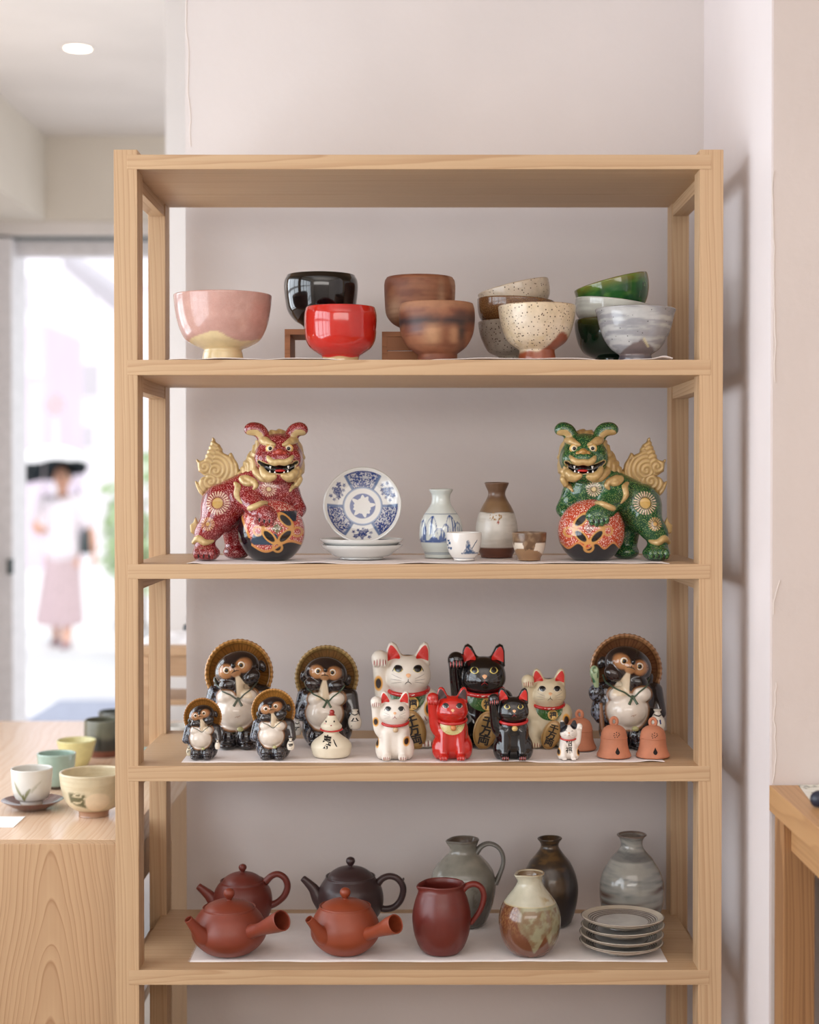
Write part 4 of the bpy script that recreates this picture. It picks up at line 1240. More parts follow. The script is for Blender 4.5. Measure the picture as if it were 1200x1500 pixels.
def lion(px, py, y, zb, label, red=True, mirror=False):
    base = P(px, py, y)
    f = Figure('lion_figure', (base.x, y, zb), S(y), label, 'figurine', 'pair of ceramic guardian lions', mirror=mirror)
    BODY = (134, 26, 30) if red else (22, 78, 44)
    DARK = (96, 20, 24) if red else (12, 52, 30)
    GOLD = (206, 178, 124) if red else (196, 164, 108)
    m_body = painted('lion_enamel', 0.16, 0.6, 0.10, 60, dots=(500, (222, 146, 146) if red else (132, 164, 88), 0.36))
    m_gold = painted('lion_gold', 0.32, 0.25, 0.06, 60, metal=0.15)
    m_ball = painted('lion_ball', 0.14, 0.7, 0.04, 60, dots=(400, (240, 214, 200), 0.40))
    g = SDF((-90, -66, -2), (88, 62, 202), 1.05)
    k = 9
    g.ell(U(345, 800, 6), (28, 30, 34))
    g.cap(U(360, 760, 6), U(640, 640, 6), 30, 33, 10)
    g.ell(U(765, 650, 4), (37, 30, 33), 10)
    g.ell(U(700, 600, 6), (33, 30, 30), 10)
    g.cap(U(335, 850, -8), U(262, 960, -14), 27, 17, k)
    g.ell(U(270, 960, -14), (19, 18, 17), 6)
    g.cap(U(225, 1000, -14), U(232, 1100, -16), 15, 15, 5)
    g.ell(U(245, 1145, -20), (20, 22, 12.5), 5)
    for dx in (-60, -18, 24, 62): g.ell(U(240 + dx, 1150, -38), (4.6, 6, 8), 2)
    g.cap(U(440, 900, 26), U(450, 1080, 30), 22, 17, 8)
    g.ell(U(455, 1150, 26), (20, 22, 11), 5)
    g.cap(U(560, 700, -16), U(660, 800, -38), 18, 14, k)
    g.cap(U(660, 800, -38), U(720, 835, -46), 14, 14, 5)
    g.ell(U(735, 850, -50), (17, 13, 13), 5)
    for dx, dz in ((-70, 25), (-35, 42), (5, 48), (45, 38)): g.ell(U(735 + dx, 850 + dz, -58), (4.4, 6, 7), 2)
    g.cap(U(900, 700, 8), U(965, 800, 4), 15, 12, 8)
    g.ell(U(965, 825, -4), (9, 12, 10), 4)
    # head
    g.ell(U(812, 400, -8), (36, 34, 34), 6)
    g.ell(U(812, 260, -6), (24, 24, 11), 8)
    g.ell(U(820, 520, -26), (26, 16, 11), 6)            # jaw
    g.ell(U(700, 400, -26), (12, 12, 12), 6); g.ell(U(945, 400, -26), (10, 12, 12), 6)    # cheeks
    g.ell(U(838, 400, -40), (17, 9, 9), 5)              # muzzle
    for s, pts in ((-1, [(705, 265), (680, 200), (650, 168), (600, 160), (575, 168)]), (1, [(915, 262), (920, 205), (945, 172), (985, 160), (1008, 172)])):
        g.chain([U(a, b, -6) for a, b in pts], [8, 8.5, 8.5, 8, 6.0], 4)
    # eye hollows, mouth
    for ex in (762, 905): g.ell(U(ex, 322, -45), (7.5, 5, 5.5), 3, op='s')
    gm = [(672, 428), (715, 462), (770, 482), (835, 486), (900, 480), (945, 458), (968, 432)]
    ys = [surf(g, *U2(a, b)) or -36 for a, b in gm]
    for i in range(len(gm) - 1):
        r = [2.0, 4.2, 5.2, 5.6, 5.2, 4.2, 2.0]
        g.cap(U(*gm[i], ys[i]), U(*gm[i + 1], ys[i + 1]), r[i], r[i + 1], 1.0, 's')
    g.floor(0.0)
    V, F = g.mesh()
    p = Paint(len(V), BODY, 1.0)
    n = fbm(V, 0.08, 3, 3)
    p.mix(sst(0.5, 0.8, n) * 0.5, DARK)
    d = np.full(len(V), 99.0)
    A = np.array([U(a, b, c) for (a, b), c in zip(gm, ys)])
    for i in range(len(A) - 1):
        ba = A[i + 1] - A[i]; t = np.clip(((V - A[i]) @ ba) / ba.dot(ba), 0, 1)
        d = np.minimum(d, np.linalg.norm(V - A[i] - t[:, None] * ba, axis=1))
    rim = np.interp(V[:, 0], A[:, 0], [2.0, 4.2, 5.2, 5.6, 5.2, 4.2, 2.0])
    face = (V[:, 1] < -15)
    p.mix(sst(2.4, 1.2, d - rim) * face, GOLD, 0)
    p.mix(sst(0.9, 0.3, d - rim) * face, (10, 6, 6), 0)
    # ear undersides
    e = (V[:, 2] > D5(920))
    for pts, s in (([(700, 262), (668, 212), (640, 192), (600, 190), (580, 196)], -1), ([(920, 262), (938, 215), (960, 192), (990, 190), (1008, 196)], 1)):
        for i in range(4):
            a = np.array(U2(*pts[i])); b = np.array(U2(*pts[i + 1])); ba = b - a
            q = V[:, [0, 2]] - a; t = np.clip((q @ ba) / ba.dot(ba), 0, 1)
            dd = np.linalg.norm(q - t[:, None] * ba, axis=1)
            p.mix(sst(4.6, 3.6, dd) * e * (V[:, 1] < -4), GOLD, 0)
    R1 = (236, 206, 180)
    rosette(p, V, 340, 750, 17.5, 8.2, 24, R1, (212, 172, 96), 4)
    rosette(p, V, 265, 915, 10.5, 3.6, 16, (226, 180, 130), (206, 160, 90), 0)
    rosette(p, V, 745, 640, 11.5, 3.8, 18, R1, (226, 200, 150), -10)
    f.add('body', V, F, p.c, m_body, track=True)
    # gold mane, beard, brows, flames
    g2 = SDF((-92, -64, -2), (88, 62, 190), 1.05)
    g2.ell(U(800, 370, 8), (39, 34, 38)); g2.ell(U(740, 470, 10), (38, 32, 33), 8)
    g2.ell(U(870, 460, 8), (26, 32, 30), 6)
    g2.cap(U(640, 480, 6), U(480, 575, 6), 24, 7, 8)
    g2.relief(lambda X, Y, Z: 1.0 * np.sin(0.55 * (X + 0.6 * Z) + 1.6 * np.sin(0.22 * (Z - 0.5 * X) + 0.1 * Y)))
    for pts, r, o in (
        ([(745, 385), (762, 410), (800, 432), (838, 424), (878, 430), (915, 412), (940, 380)], [2.5, 5, 6, 4.5, 6, 5, 2.2], 0.5),       # moustache
        ([(690, 475), (715, 520), (760, 545), (800, 540)], [4.5, 7, 8, 4], 1),
        ([(860, 532), (905, 545), (950, 512), (972, 470)], [4, 8, 7, 4], 1),
        ([(640, 500), (690, 555), (760, 572)], [8, 6, 3], 0), ([(985, 500), (940, 555), (890, 570)], [6, 6, 3], 0),
        ([(685, 250), (720, 262), (765, 284), (795, 292)], [6.5, 8, 5, 2.5], 1), ([(950, 252), (920, 262), (885, 284), (862, 292)], [6, 7, 4.5, 2.5], 1),
        ([(560, 555), (620, 580), (645, 610), (625, 640)], [7, 6, 4.5, 2], 1),
        ([(530, 560), (560, 590), (600, 600)], [7, 6, 4], 1),
        ([(985, 560), (965, 600), (930, 620), (905, 660)], [6, 5, 4, 1.5], 1),
        ([(470, 590), (500, 625), (495, 690), (540, 752)], [2.5, 6, 5.5, 1.5], 0),
        ([(605, 790), (650, 775), (700, 752), (745, 748)], [5, 5.5, 5, 3], 1)):
        surf_chain(g, g2, [U2(a, b) for a, b in pts], r, o, 1.5)
    # heel spur at the back
    g5 = SDF((-92, -64, 18), (-50, 20, 44), 1.0); surf_chain(g, g5, [U2(a, b) for a, b in ((145, 1062), (190, 1030), (240, 1062), (300, 1050))], [4, 6.5, 6, 3], 0, 1.5)
    f.sdf('hock_flame', g5, lambda V: Paint(len(V), GOLD).c, m_gold)
    g6 = SDF((-92, -18, 20), (-70, 6, 68), 1.0)
    g6.poly([U2(*q) for q in ((150, 1010), (112, 985), (108, 925), (135, 905), (150, 860), (170, 900), (178, 940), (168, 1000))], -8, 5, 3, 0)
    f.sdf('heel_tuft', g6, lambda V: Paint(len(V), GOLD).c, m_gold)
    # hide mane behind the face: keep clear of eyes, mouth
    V2, F2 = g2.mesh(); p2 = Paint(len(V2), GOLD)
    q = fbm(V2, 0.25, 2, 5); p2.mix(sst(0.45, 0.7, q) * 0.25, (170, 132, 80))
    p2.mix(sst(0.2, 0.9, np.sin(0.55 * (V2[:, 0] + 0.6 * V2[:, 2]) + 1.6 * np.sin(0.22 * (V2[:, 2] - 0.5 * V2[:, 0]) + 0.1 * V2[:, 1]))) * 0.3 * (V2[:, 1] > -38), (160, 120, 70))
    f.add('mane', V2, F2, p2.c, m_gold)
    # flame tail
    tail = [(262, 640), (240, 560 + 90), (205, 690), (190, 700), (160, 670), (138, 620), (122, 560), (150, 590), (170, 560), (215, 535), (185, 520), (155, 500), (148, 450), (142, 402),
            (175, 415), (205, 405), (225, 350), (250, 290), (274, 222), (300, 262), (335, 292), (358, 350), (395, 365), (425, 345), (442, 395), (475, 440), (486, 500), (460, 545), (420, 575), (370, 605), (320, 630)]
    g3 = SDF((-90, -10, 60), (-10, 44, 184), 0.9)
    g3.poly([U2(*q) for q in tail], 16, 8, 5.5, 0)
    g3.cap(U(470, 520, 16), U(400, 640, 10), 8, 10, 3)
    g3.cap(U(250, 645, 0), U(250, 645, 40), 2.4, None, 0.5, 's')
    cs = [(212, 462, 1), (300, 492, -1), (262, 580, -1)]
    def groove(X, Y, Z):
        best = None; val = None
        for a, b, sg in cs:
            c = U2(a, b); dx = X - c[0]; dz = Z - c[1]; r = np.sqrt(dx ** 2 + dz ** 2) + 0 * Y; th = np.arctan2(dz, dx)
            v = np.sin(r * 0.95 + sg * th)
            if best is None: best, val = r, v
            else: val = np.where(r < best, v, val); best = np.minimum(r, best)
        return 0.55 * val
    g3.relief(groove)
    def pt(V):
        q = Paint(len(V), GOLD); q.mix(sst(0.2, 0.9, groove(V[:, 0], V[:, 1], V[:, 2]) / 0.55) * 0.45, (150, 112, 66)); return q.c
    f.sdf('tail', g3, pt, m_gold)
    # ball
    g4 = SDF((-22, -70, -2), (88, 44, 96), 1.0)
    bc = U(757, 975, -13)
    g4.ell(bc, (49, 46, 48)); g4.floor(0.0)
    Vb, Fb = g4.mesh(); pb = Paint(len(Vb), (14, 14, 22), 0)
    x = Vb[:, 0] * 5.4545 + 585; cy = 1200 - Vb[:, 2] * 5.4545
    OR = (186, 70, 44)
    if red:
        border = 1060 + 60 * np.sin((x - 500) / 70.0) * 0.3 + np.clip((620 - x) * -0.0, 0, 1)
        left = 530 + 0.45 * (cy - 850)
        reg = sst(-6, 6, (x - left)) * sst(6, -6, cy - (1085 + 40 * np.sin((x - 640) / 60.0)))
        pb.mix(reg, (176, 66, 60), 1)
        blue = sst(6, -6, np.abs(x - 730) / 1.3 - 90 + np.abs(cy - 1040) * 0.4) * sst(-5, 5, cy - 985) * sst(5, -5, cy - 1075)
        pb.mix(blue, (34, 58, 78), 0)
        pb.mix(sst(6, -4, np.abs(x - 905) - 60) * sst(6, -4, np.abs(cy - 850) - 40), (28, 48, 66), 0)
        edge = np.abs(cy - (1085 + 40 * np.sin((x - 640) / 60.0)))
        pb.mix(sst(14, 7, edge) * (x > 620), (206, 140, 74), 0)
        pb.mix(sst(14, 7, np.abs(x - left)) * (cy < 1020) * (cy > 820), (206, 140, 74), 0)
    else:
        reg = sst(6, -6, cy - (1075 + 22 * np.sin((x - 640) / 22.0)))
        pb.mix(reg, OR, 1)
        pb.mix(sst(12, 5, np.abs(cy - (1080 + 22 * np.sin((x - 640) / 22.0)))), (206, 130, 70), 0)
    fr = (Vb[:, 1] < bc[1] + 6)
    cx0, cy0 = (825, 945) if red else (800, 945)
    R = 88.0; rings = [(cx0 - R, cy0), (cx0 + R, cy0), (cx0, cy0 - R), (cx0, cy0 + R)]
    inr = [np.hypot(x - a, cy - b) for a, b in rings]
    dmn = np.abs(x - cx0) / 150 + np.abs(cy - cy0) / 150
    lens = sum((r < R).astype(float) for r in inr)
    pet = (lens >= 2) * sst(1.25, 1.15, dmn)
    for (a, b) in ((-62, -62), (62, -62), (-62, 62), (62, 62)):
        u_ = ((x - cx0 - a) * (1 if a * b > 0 else -1) * -1 + (cy - cy0 - b) * -1) / 1.414
        v_ = ((x - cx0 - a) - (1 if a * b > 0 else -1) * (cy - cy0 - b)) / 1.414
        la = ((x - cx0 - a) + (cy - cy0 - b)) / 1.414; lb = ((x - cx0 - a) - (cy - cy0 - b)) / 1.414
        if a * b > 0: lo_, sh = lb, la
        else: lo_, sh = la, lb
        e_ = np.sqrt((lo_ / 62) ** 2 + (sh / 27) ** 2)
        pb.mix(sst(1.42, 1.28, e_) * fr, (206, 150, 80), 0)
        pb.mix(sst(0.98, 0.84, e_) * fr, (12, 10, 12), 0)
    dd = np.abs(x - cx0) + np.abs(cy - cy0)
    pb.mix(sst(46, 40, dd) * fr, (96, 90, 50) if red else (150, 100, 96), 1)
    for (a, b) in ((-150, 20), (150, 30), (0, 150)):
        dl = np.abs(np.hypot(x - cx0 - a, cy - cy0 - b) - 34)
        pb.mix(sst(12, 6, dl) * fr * 0.9, (206, 150, 80), 0)
    f.add('ball', Vb, Fb, pb.c, m_ball)
    K_eyew = mat('lion_eye', (220, 204, 172), 0.3, 0.3)
    # eyes, nose, teeth, tongue
    for ex in (762, 905):
        x_, z_ = U2(ex, 320); yy = surf(g, x_, z_)
        for nm, r_, dy, mm in (('eye_rim', 6.8, 0.0, K_gold), ('eye', 4.9, 0.8, K_eyew), ('pupil', 2.9, 2.0, K_black)):
            if nm == 'eye_rim':
                o = f.lathe('eye', [(0, -1.2), (r_, -0.6), (r_ * 0.97, 0.6), (r_ * 0.8, 1.2), (0, 1.0)], mm, (x_, yy - 0.4, z_), None, 24, Matrix.Rotation(math.pi / 2, 4, 'X')); par = o
            else:
                f.lathe('eyeball' if nm == 'eye' else 'pupil', [(0, -0.5), (r_, -0.3), (r_ * 0.85, 0.9), (r_ * 0.5, 1.5), (0, 1.7)], mm, (x_, yy - 0.9 - dy * 0.8, z_), par, 24, Matrix.Rotation(math.pi / 2, 4, 'X'))
    gn = SDF((30, -66, 146), (62, -34, 166), 0.7)
    x_, z_ = U2(838, 348); yy = surf(g, x_, z_)
    gn.ell((x_, yy - 1, z_), (6, 6, 5.5)); gn.ell((x_ - 7, yy, z_ - 2), (4, 4.5, 3.6), 2); gn.ell((x_ + 7, yy, z_ - 2), (4, 4.5, 3.6), 2)
    f.sdf('nose', gn, lambda V: Paint(len(V), (170, 60, 40) if red else (176, 132, 66)).c, m_gold)
    x_, z_ = U2(838, 494); yy = surf(g, x_, z_ + 0.5)
    f.lathe('tongue', [(0, -4), (7.2, -3), (7.8, 0), (6, 3), (0, 4.2)], K_red, (x_, (yy or -30) - 1.0, z_), None, 24, Matrix.Diagonal((1, 0.6, 0.55, 1)))
    for tx, ty, L, up in ((765, 470, 4.6, -1), (905, 468, 4.6, -1), (760, 500, 3.6, 1), (800, 505, 2.6, 1), (872, 505, 2.6, 1), (902, 497, 3.8, 1)):
        x_, z_ = U2(tx, ty)
        f.lathe('tooth', [(0, -L / 2 * 1), (1.5, -L / 2), (1.1, 0), (0.2, L / 2), (0, L / 2)] if up > 0 else [(0, -L / 2), (0.2, -L / 2), (1.2, 0), (1.7, L / 2), (0, L / 2)],
                K_white, (x_, ys[3] - 0.6 if ty > 490 else ys[3] - 1.0, z_), None, 10)
    # claws
    for (a, b, yy) in ((200, 1165, -44), (240, 1165, -45), (282, 1165, -44), (690, 880, -64), (728, 890, -65), (768, 888, -64)):
        x_, z_ = U2(a, b); h_ = surf(g, x_, z_) or yy
        f.lathe('claw', [(0, -3.2), (0.9, -2), (1.4, 0), (1.0, 2.6), (0, 3)], K_ink, (x_, h_ - 0.2, z_), None, 10)
    return f
lion(367.3, 820, 0.115, Z3, 'red ceramic guardian lion with gold flame tail, paw on a dark based ball', True, False)
lion(896.2, 820, 0.115, Z3, 'green ceramic guardian lion with gold flame tail, paw on an orange ball', False, True)
# ------------------------------------------------------------------ raccoon dog figures
M_tan = painted('tanuki_glaze', 0.14, 0.65, 0.05, 80)
def tanuki(px, py, scale, tilt, label, hat=(150, 98, 46), hat2=(196, 140, 70), h=1.0, opts=()):
    q = PZ(px, py, Z4); y = q.y + 0.024 * scale
    f = Figure('raccoon_dog_figure', (P(px, py, y).x, y, Z4), S(y) * scale, label, 'figurine', 'glazed raccoon dog figures in straw hats')
    t = math.radians(tilt); H = (-1, 112.5)
    def hd(u, v): return (H[0] + u * math.cos(t) - v * math.sin(t), H[1] + u * math.sin(t) + v * math.cos(t))
    g = SDF((-62, -50, -2), (62, 42, 146), h)
    g.ell((0, 4, 60), (43, 31, 42)); g.ell((0, 4, 22), (40, 30, 32), 12)
    g.cap((-34, 0, 76), (-42, -8, 48), 13, 10.5, 6); g.cap((36, 0, 76), (42, -8, 48), 13, 10.5, 6)
    if 'raised' in opts:
        g.ell((-46, -14, 76), (10, 10, 12), 3); g.cap((-42, -10, 70), (-40, -14, 40), 8, 7, 4)
    g.ell((-14, -20, 15), (16, 15, 17), 4); g.ell((14, -20, 15), (16, 15, 17), 4)
    g.ell((-15, -26, 5), (13, 16, 6), 3); g.ell((16, -26, 5), (13, 16, 6), 3)
    g.ell((-3, -14, 52), (28, 27, 25), 4)
    g.ell((-15, -22, 74), (13.5, 13, 11.5), 3.5); g.ell((16, -22, 75), (13.5, 13, 11.5), 3.5)
    g.cap((0, -8, 95), (0, -16, 72), 12, 9, 4)
    g.ell((H[0], -8, H[1]), (34, 26, 27), 4, ('Y', -tilt))
    for s in (-1, 1):
        c = hd(17.5 * s, -15.5); g.ell((c[0], -24, c[1]), (14, 11, 10.5), 3, ('Y', -tilt - 10 * s))
        c = hd(35 * s, -8 + 4 * s * 0); g.ell((c[0], -2, c[1]), (5.5, 5, 9), 2, ('Y', -tilt))
        c = hd(12 * s, 4); g.ell((c[0], -27, c[1]), (11, 8, 11), 4)
    c = hd(0, 3); g.ell((c[0], -32, c[1]), (8, 8, 8), 5)
    c = hd(0, -12); g.cap((c[0], -25, c[1]), (0, -23, 80), 7.5, 10, 3)
    g.floor(0)
    V, F = g.mesh(); n = fbm(V, 0.07, 3, 3); n2 = fbm(V, 0.45, 2, 9)
    BK = (28, 22, 24); p = Paint(len(V), BK)
    p.mix(sst(0.45, 0.7, n) * 0.5, (58, 44, 40))
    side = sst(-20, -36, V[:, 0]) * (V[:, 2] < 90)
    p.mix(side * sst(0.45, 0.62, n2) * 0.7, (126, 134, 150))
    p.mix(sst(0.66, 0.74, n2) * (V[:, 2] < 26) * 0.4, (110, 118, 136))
    fr = (V[:, 1] < -2)
    TAN, CR, WH = (166, 114, 74), (214, 192, 158), (232, 220, 206)
    # brown halo, then white belly and chest
    bel = np.maximum.reduce([ins(V, (-3, -14, 52), (30.5, None, 27.5), 0.06), ins(V, (-15, -22, 74), (16.5, None, 13), 0.08), ins(V, (16, -22, 75), (16, None, 13), 0.08)]) * (V[:, 1] < -9)
    p.mix(bel, (150, 104, 66))
    bel = np.maximum.reduce([ins(V, (-3, -14, 52), (28.3, None, 25.2), 0.05), ins(V, (-15, -22, 74), (14, None, 10.8), 0.07), ins(V, (16, -22, 75), (13.6, None, 10.8), 0.07)]) * (V[:, 1] < -10)
    p.mix(bel, WH); p.mix(bel * sst(0.5, 0.8, n) * 0.3, (206, 186, 164))
    # face
    X, Z = V[:, 0] - H[0], V[:, 2] - H[1]; u = X * math.cos(t) + Z * math.sin(t); v = -X * math.sin(t) + Z * math.cos(t)
    ff = fr * (V[:, 2] > 80)
    for s in (-1, 1):
        e = np.hypot((u - 13.5 * s) / 13.5, (v - 4.5) / 12.0)
        p.mix(sst(1.02, 0.70, e) * ff, TAN); p.mix(sst(0.8, 0.3, e) * ff * 0.55, (198, 148, 100))
    e = np.hypot(u / 8.0, (v + 1) / 8.0); p.mix(sst(1.1, 0.7, e) * ff, (182, 132, 88))
    p.mix(sst(2.2, 0.4, np.abs(u)) * sst(4, 10, v) * ff * 0.9, (40, 30, 30))
    w_ = 2.6 + np.clip(-v - 8, 0, 30) * 0.27
    p.mix(sst(w_ + 1.2, w_ - 0.5, np.abs(u + 0.0)) * sst(-6, -9, v) * (V[:, 1] < -14) * (V[:, 2] > 74) * 0.95, (226, 206, 176))
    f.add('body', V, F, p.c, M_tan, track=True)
    # hat
    def hpaint(V_, th, idx):
        r = np.hypot(V_[:, 0], V_[:, 1]); p_ = Paint(len(V_), hat)
        p_.mix(sst(43.5, 45.5, r), hat2); p_.mix(sst(0.1, 0.8, np.sin(th * 44)) * (r > 45) * 0.5, tuple(v_ * 0.6 for v_ in hat))
        p_.mix(sst(0.75, 0.95, np.sin(th * 60)) * (r < 44) * 0.6, tuple(v_ * 0.5 for v_ in hat))
        p_.mix(sst(1.2, 0.5, np.abs(r - 43.5)) * 0.7, tuple(v_ * 0.45 for v_ in hat))
        q_ = fbm(V_, 0.15, 2, 4); p_.mix(sst(0.5, 0.7, q_) * 0.4, tuple(v_ * 0.72 for v_ in hat2))
        return p_.c
    def hdef(V_, th):
        r = np.hypot(V_[:, 0], V_[:, 1]); k = 1 + 0.010 * np.sin(th * 44) * (r > 46); V_ = V_.copy()
        V_[:, 0] *= k; V_[:, 1] *= k; V_[:, 2] += 0.35 * np.sin(th * 60) * (r < 44) * (r > 20); return V_
    prof = catmull([(0, -20), (14, -19), (34, -9), (46, -2), (50, 1.2), (50.5, 3.2), (48.5, 4.6), (46, 3.2), (44, 1), (34, -6), (20, -12), (0, -15)], 5)
    f.lathe('straw_hat', [tuple(a) for a in prof], M_tan, (-1, 13, 104.5), None, 220, Matrix.Rotation(math.radians(90 - 3), 4, 'X'), hpaint, hdef)
    # eyes, nose, mouth
    for s in (-1, 1):
        c = hd(11.2 * s, 6.2); yy = f.hit(*c, 0) or -34
        R_ = Matrix.Rotation(math.pi / 2, 4, 'X')
        e = f.lathe('eye', [(0, -1.5), (5.2, -1.2), (5.0, 0.4), (3.8, 1.3), (0, 1.6)], K_white, (c[0], yy + 0.2, c[1]), None, 28, R_)
        f.lathe('iris', [(0, 0), (3.7, 0.2), (3.4, 1.0), (0, 1.3)], K_gold, (c[0], yy - 0.6, c[1]), e, 24, R_)
        f.lathe('pupil', [(0, 0), (3.0, 0.3), (2.6, 1.2), (0, 1.8)], K_black, (c[0], yy - 0.8, c[1]), e, 24, R_)
    c = hd(0.4, 9.5); yy = f.hit(*c, 0) or -38
    gn = SDF((c[0] - 8, yy - 8, c[1] - 8), (c[0] + 8, yy + 6, c[1] + 8), 0.7); gn.ell((c[0], yy - 1, c[1]), (3.2, 4, 4.2)); f.sdf('nose', gn, None, K_black)
    a, b_, c_ = hd(-5.5, -0.5), hd(0, 1.2), hd(6, -0.2)
    f.strokes('mouth', [[a, hd(-2.5, 1.2), b_, hd(3, 1.4), c_], [b_, hd(0, 4.5)]], 1.3, K_ink)
    if h < 1.4:
        f.strokes('navel', [[(-1, 47), (3, 48.5)], [(3, 48), (7, 49.5)], [(3, 48.5), (3, 46)]], 0.9, mat('navel_brown', (170, 140, 120), 0.4))
    gp = SDF((-2, -46, 20), (16, -20, 36), 0.8); gp.ell((6, -34, 29), (5, 4, 3.6)); f.sdf('pebble', gp, None, mat('pebble_green', (176, 172, 120), 0.25, 0.4))
    # cord
    K = mat('cord_green', (70, 88, 66) if tilt < 5 and scale > 0.8 else (92, 98, 84), 0.4, 0.2)
    pts = []
    for x, z in catmull([(-35, 100), (-32, 91), (-24, 85), (-9, 79), (2.5, 72), (12, 80), (22, 87), (29, 96)], 4):
        yy = f.hit(x, z, 0.8); pts.append((x, yy if yy is not None else -6, z))
    cd = f.tube('neck_cord', pts, 1.15 if h < 1.4 else 0.8, K, segs=8, n=2)
    if scale > 0.8:
        for x1 in (-3, 8.5):
            f.tube('cord_end', [(2.5, (f.hit(2.5, 73) or -34) - 0.5, 74), ((2.5 + x1) / 2, (f.hit((2.5 + x1) / 2, 68) or -34) - 0.6, 68), (x1, (f.hit(x1, 63) or -34) - 0.6, 63)], [1.6, 1.7, 2.0], K, cd, 8)
    def jug(x, z, r, hh, ch, ink=K_ink, nm='sake_jug', col=(226, 216, 200), yy=-22):
        j = f.lathe(nm, [tuple(a_) for a_ in catmull([(0, -hh), (r * 0.7, -hh), (r, -hh * 0.45), (r * 0.95, 0), (r * 0.5, hh * 0.6), (r * 0.35, hh * 0.8), (r * 0.5, hh), (0, hh)], 4)],
                    mat('jug_glaze', col, 0.25, 0.4), (x, yy, z), None, 32)
        R = r * 0.96
        fy = lambda a_, b_: yy - math.sqrt(max(0.05, 1 - min(0.98, ((a_ - x) / R) ** 2))) * R * (1.0 if abs(b_ - z) < hh * 0.4 else 0.93) - 0.5
        if ch: f.text('lettering', ch, x + 0.5, z - hh * 0.22, r * 1.35, ink, 0, j, bold=0.03, flat_y=fy)
        f.tube('jug_cord', [(x - r * 0.5, yy - r * 0.5, z + hh * 0.62), (x, yy - r * 0.75, z + hh * 0.5), (x + r * 0.5, yy - r * 0.5, z + hh * 0.62)], 0.7, K_ink, j, 6)
    for o in opts:
        if isinstance(o, tuple): jug(*o)
    if 'raised' in opts:
        gb = SDF((-60, -40, 84), (-38, -10, 122), 0.8)
        gb.ell((-49, -24, 106), (6.5, 6.5, 9)); gb.cap((-48, -24, 100), (-46, -22, 86), 5.5, 3.5, 3); gb.ell((-49, -30, 109), (3.4, 4, 4), 0.8, op='s')
        def bp(V_):
            q_ = Paint(len(V_), (160, 178, 140)); m_ = fbm(V_, 0.16, 2, 4); q_.mix(sst(0.4, 0.6, m_), (48, 96, 66)); return q_.c
        f.sdf('flask', gb, bp, M_tan)
        f.tube('staff', [(-40, -16, 62), (-38, -20, 34), (-34, -24, 6)], [3.4, 3.6, 3.6], mat('staff_brown', (120, 78, 44), 0.3, 0.4), segs=10)
    return f
B = (168, 146, 190)
tanuki(350, 1095.6, 1.0, 19.5, 'large raccoon dog figure with scalloped brown hat, head tilted, behind the two smallest ones')
tanuki(479, 1093.5, 0.93, -5, 'large raccoon dog figure with white sake jug, behind the white bag shaped doll', (140, 100, 60), (178, 146, 90),
       opts=((45, 43, 10.5, 15, '分'), (-45, 30, 6.5, 12, '通', K_ink, 'sake_bottle', (196, 190, 180), -20)))
tanuki(919.5, 1096.5, 1.055, -19, 'largest raccoon dog figure holding a green flask, at the right behind the clay bells', (128, 84, 56), (176, 126, 84),
       opts=('raised', (38, 38, 11, 16, '八', mat('ink_blue', (36, 60, 120), 0.4))))
tanuki(296.8, 1112, 0.56, 16, 'smallest raccoon dog figure in an orange brown hat, leftmost on its board', (176, 118, 56), (190, 130, 64), 1.5,
       opts=((-33, 22, 6.5, 13, '通', K_ink, 'sake_bottle', (216, 206, 180), -22), (42, 38, 7, 12, '')))
tanuki(400.5, 1112, 0.645, 14, 'small raccoon dog figure in an orange brown hat between the two large ones', (182, 124, 58), (200, 142, 72), 1.4,
       opts=((41, 34, 8.5, 13, '福'),))

# ------------------------------------------------------------------ beckoning cats
def glitter(name, base, fleck, rad=0.42):
    t = NT(name); tc = t.n('ShaderNodeTexCoord'); vo = t.n('ShaderNodeTexVoronoi'); vo.inputs['Scale'].default_value = 620
    t.l(tc.outputs['Object'], vo.inputs['Vector'])
    nz = t.n('ShaderNodeTexNoise'); nz.inputs['Scale'].default_value = 60; t.l(tc.outputs['Object'], nz.inputs['Vector'])
    k = t.ramp(vo.outputs['Distance'], [(rad * 0.6, 1.0), (rad, 0.0)])
    k = t.math('MULTIPLY', k, t.ramp(nz.outputs[0], [(0.4, 0.15), (0.6, 1.0)]))
    t.l(t.mixc(k, base, fleck), t.b.inputs['Base Color']); t.b.inputs['Roughness'].default_value = 0.25; t.b.inputs['Coat Weight'].default_value = 0.4
    return t.m
G_bib = glitter('bib_green', (50, 88, 44), (186, 190, 130)); G_bibw = glitter('bib_green_white', (52, 92, 40), (220, 224, 200), 0.34)
G_bibg = glitter('bib_gold', (206, 190, 130), (104, 96, 44), 0.4)
M_matte = painted('cat_matte', 0.45, 0.1, 0.03, 50); M_shiny = painted('cat_gloss', 0.16, 0.6, 0.03, 50)
K_ear = mat('ear_red', (196, 34, 26), 0.4, 0.1); K_eard = mat('ear_dark', (66, 44, 44), 0.4)
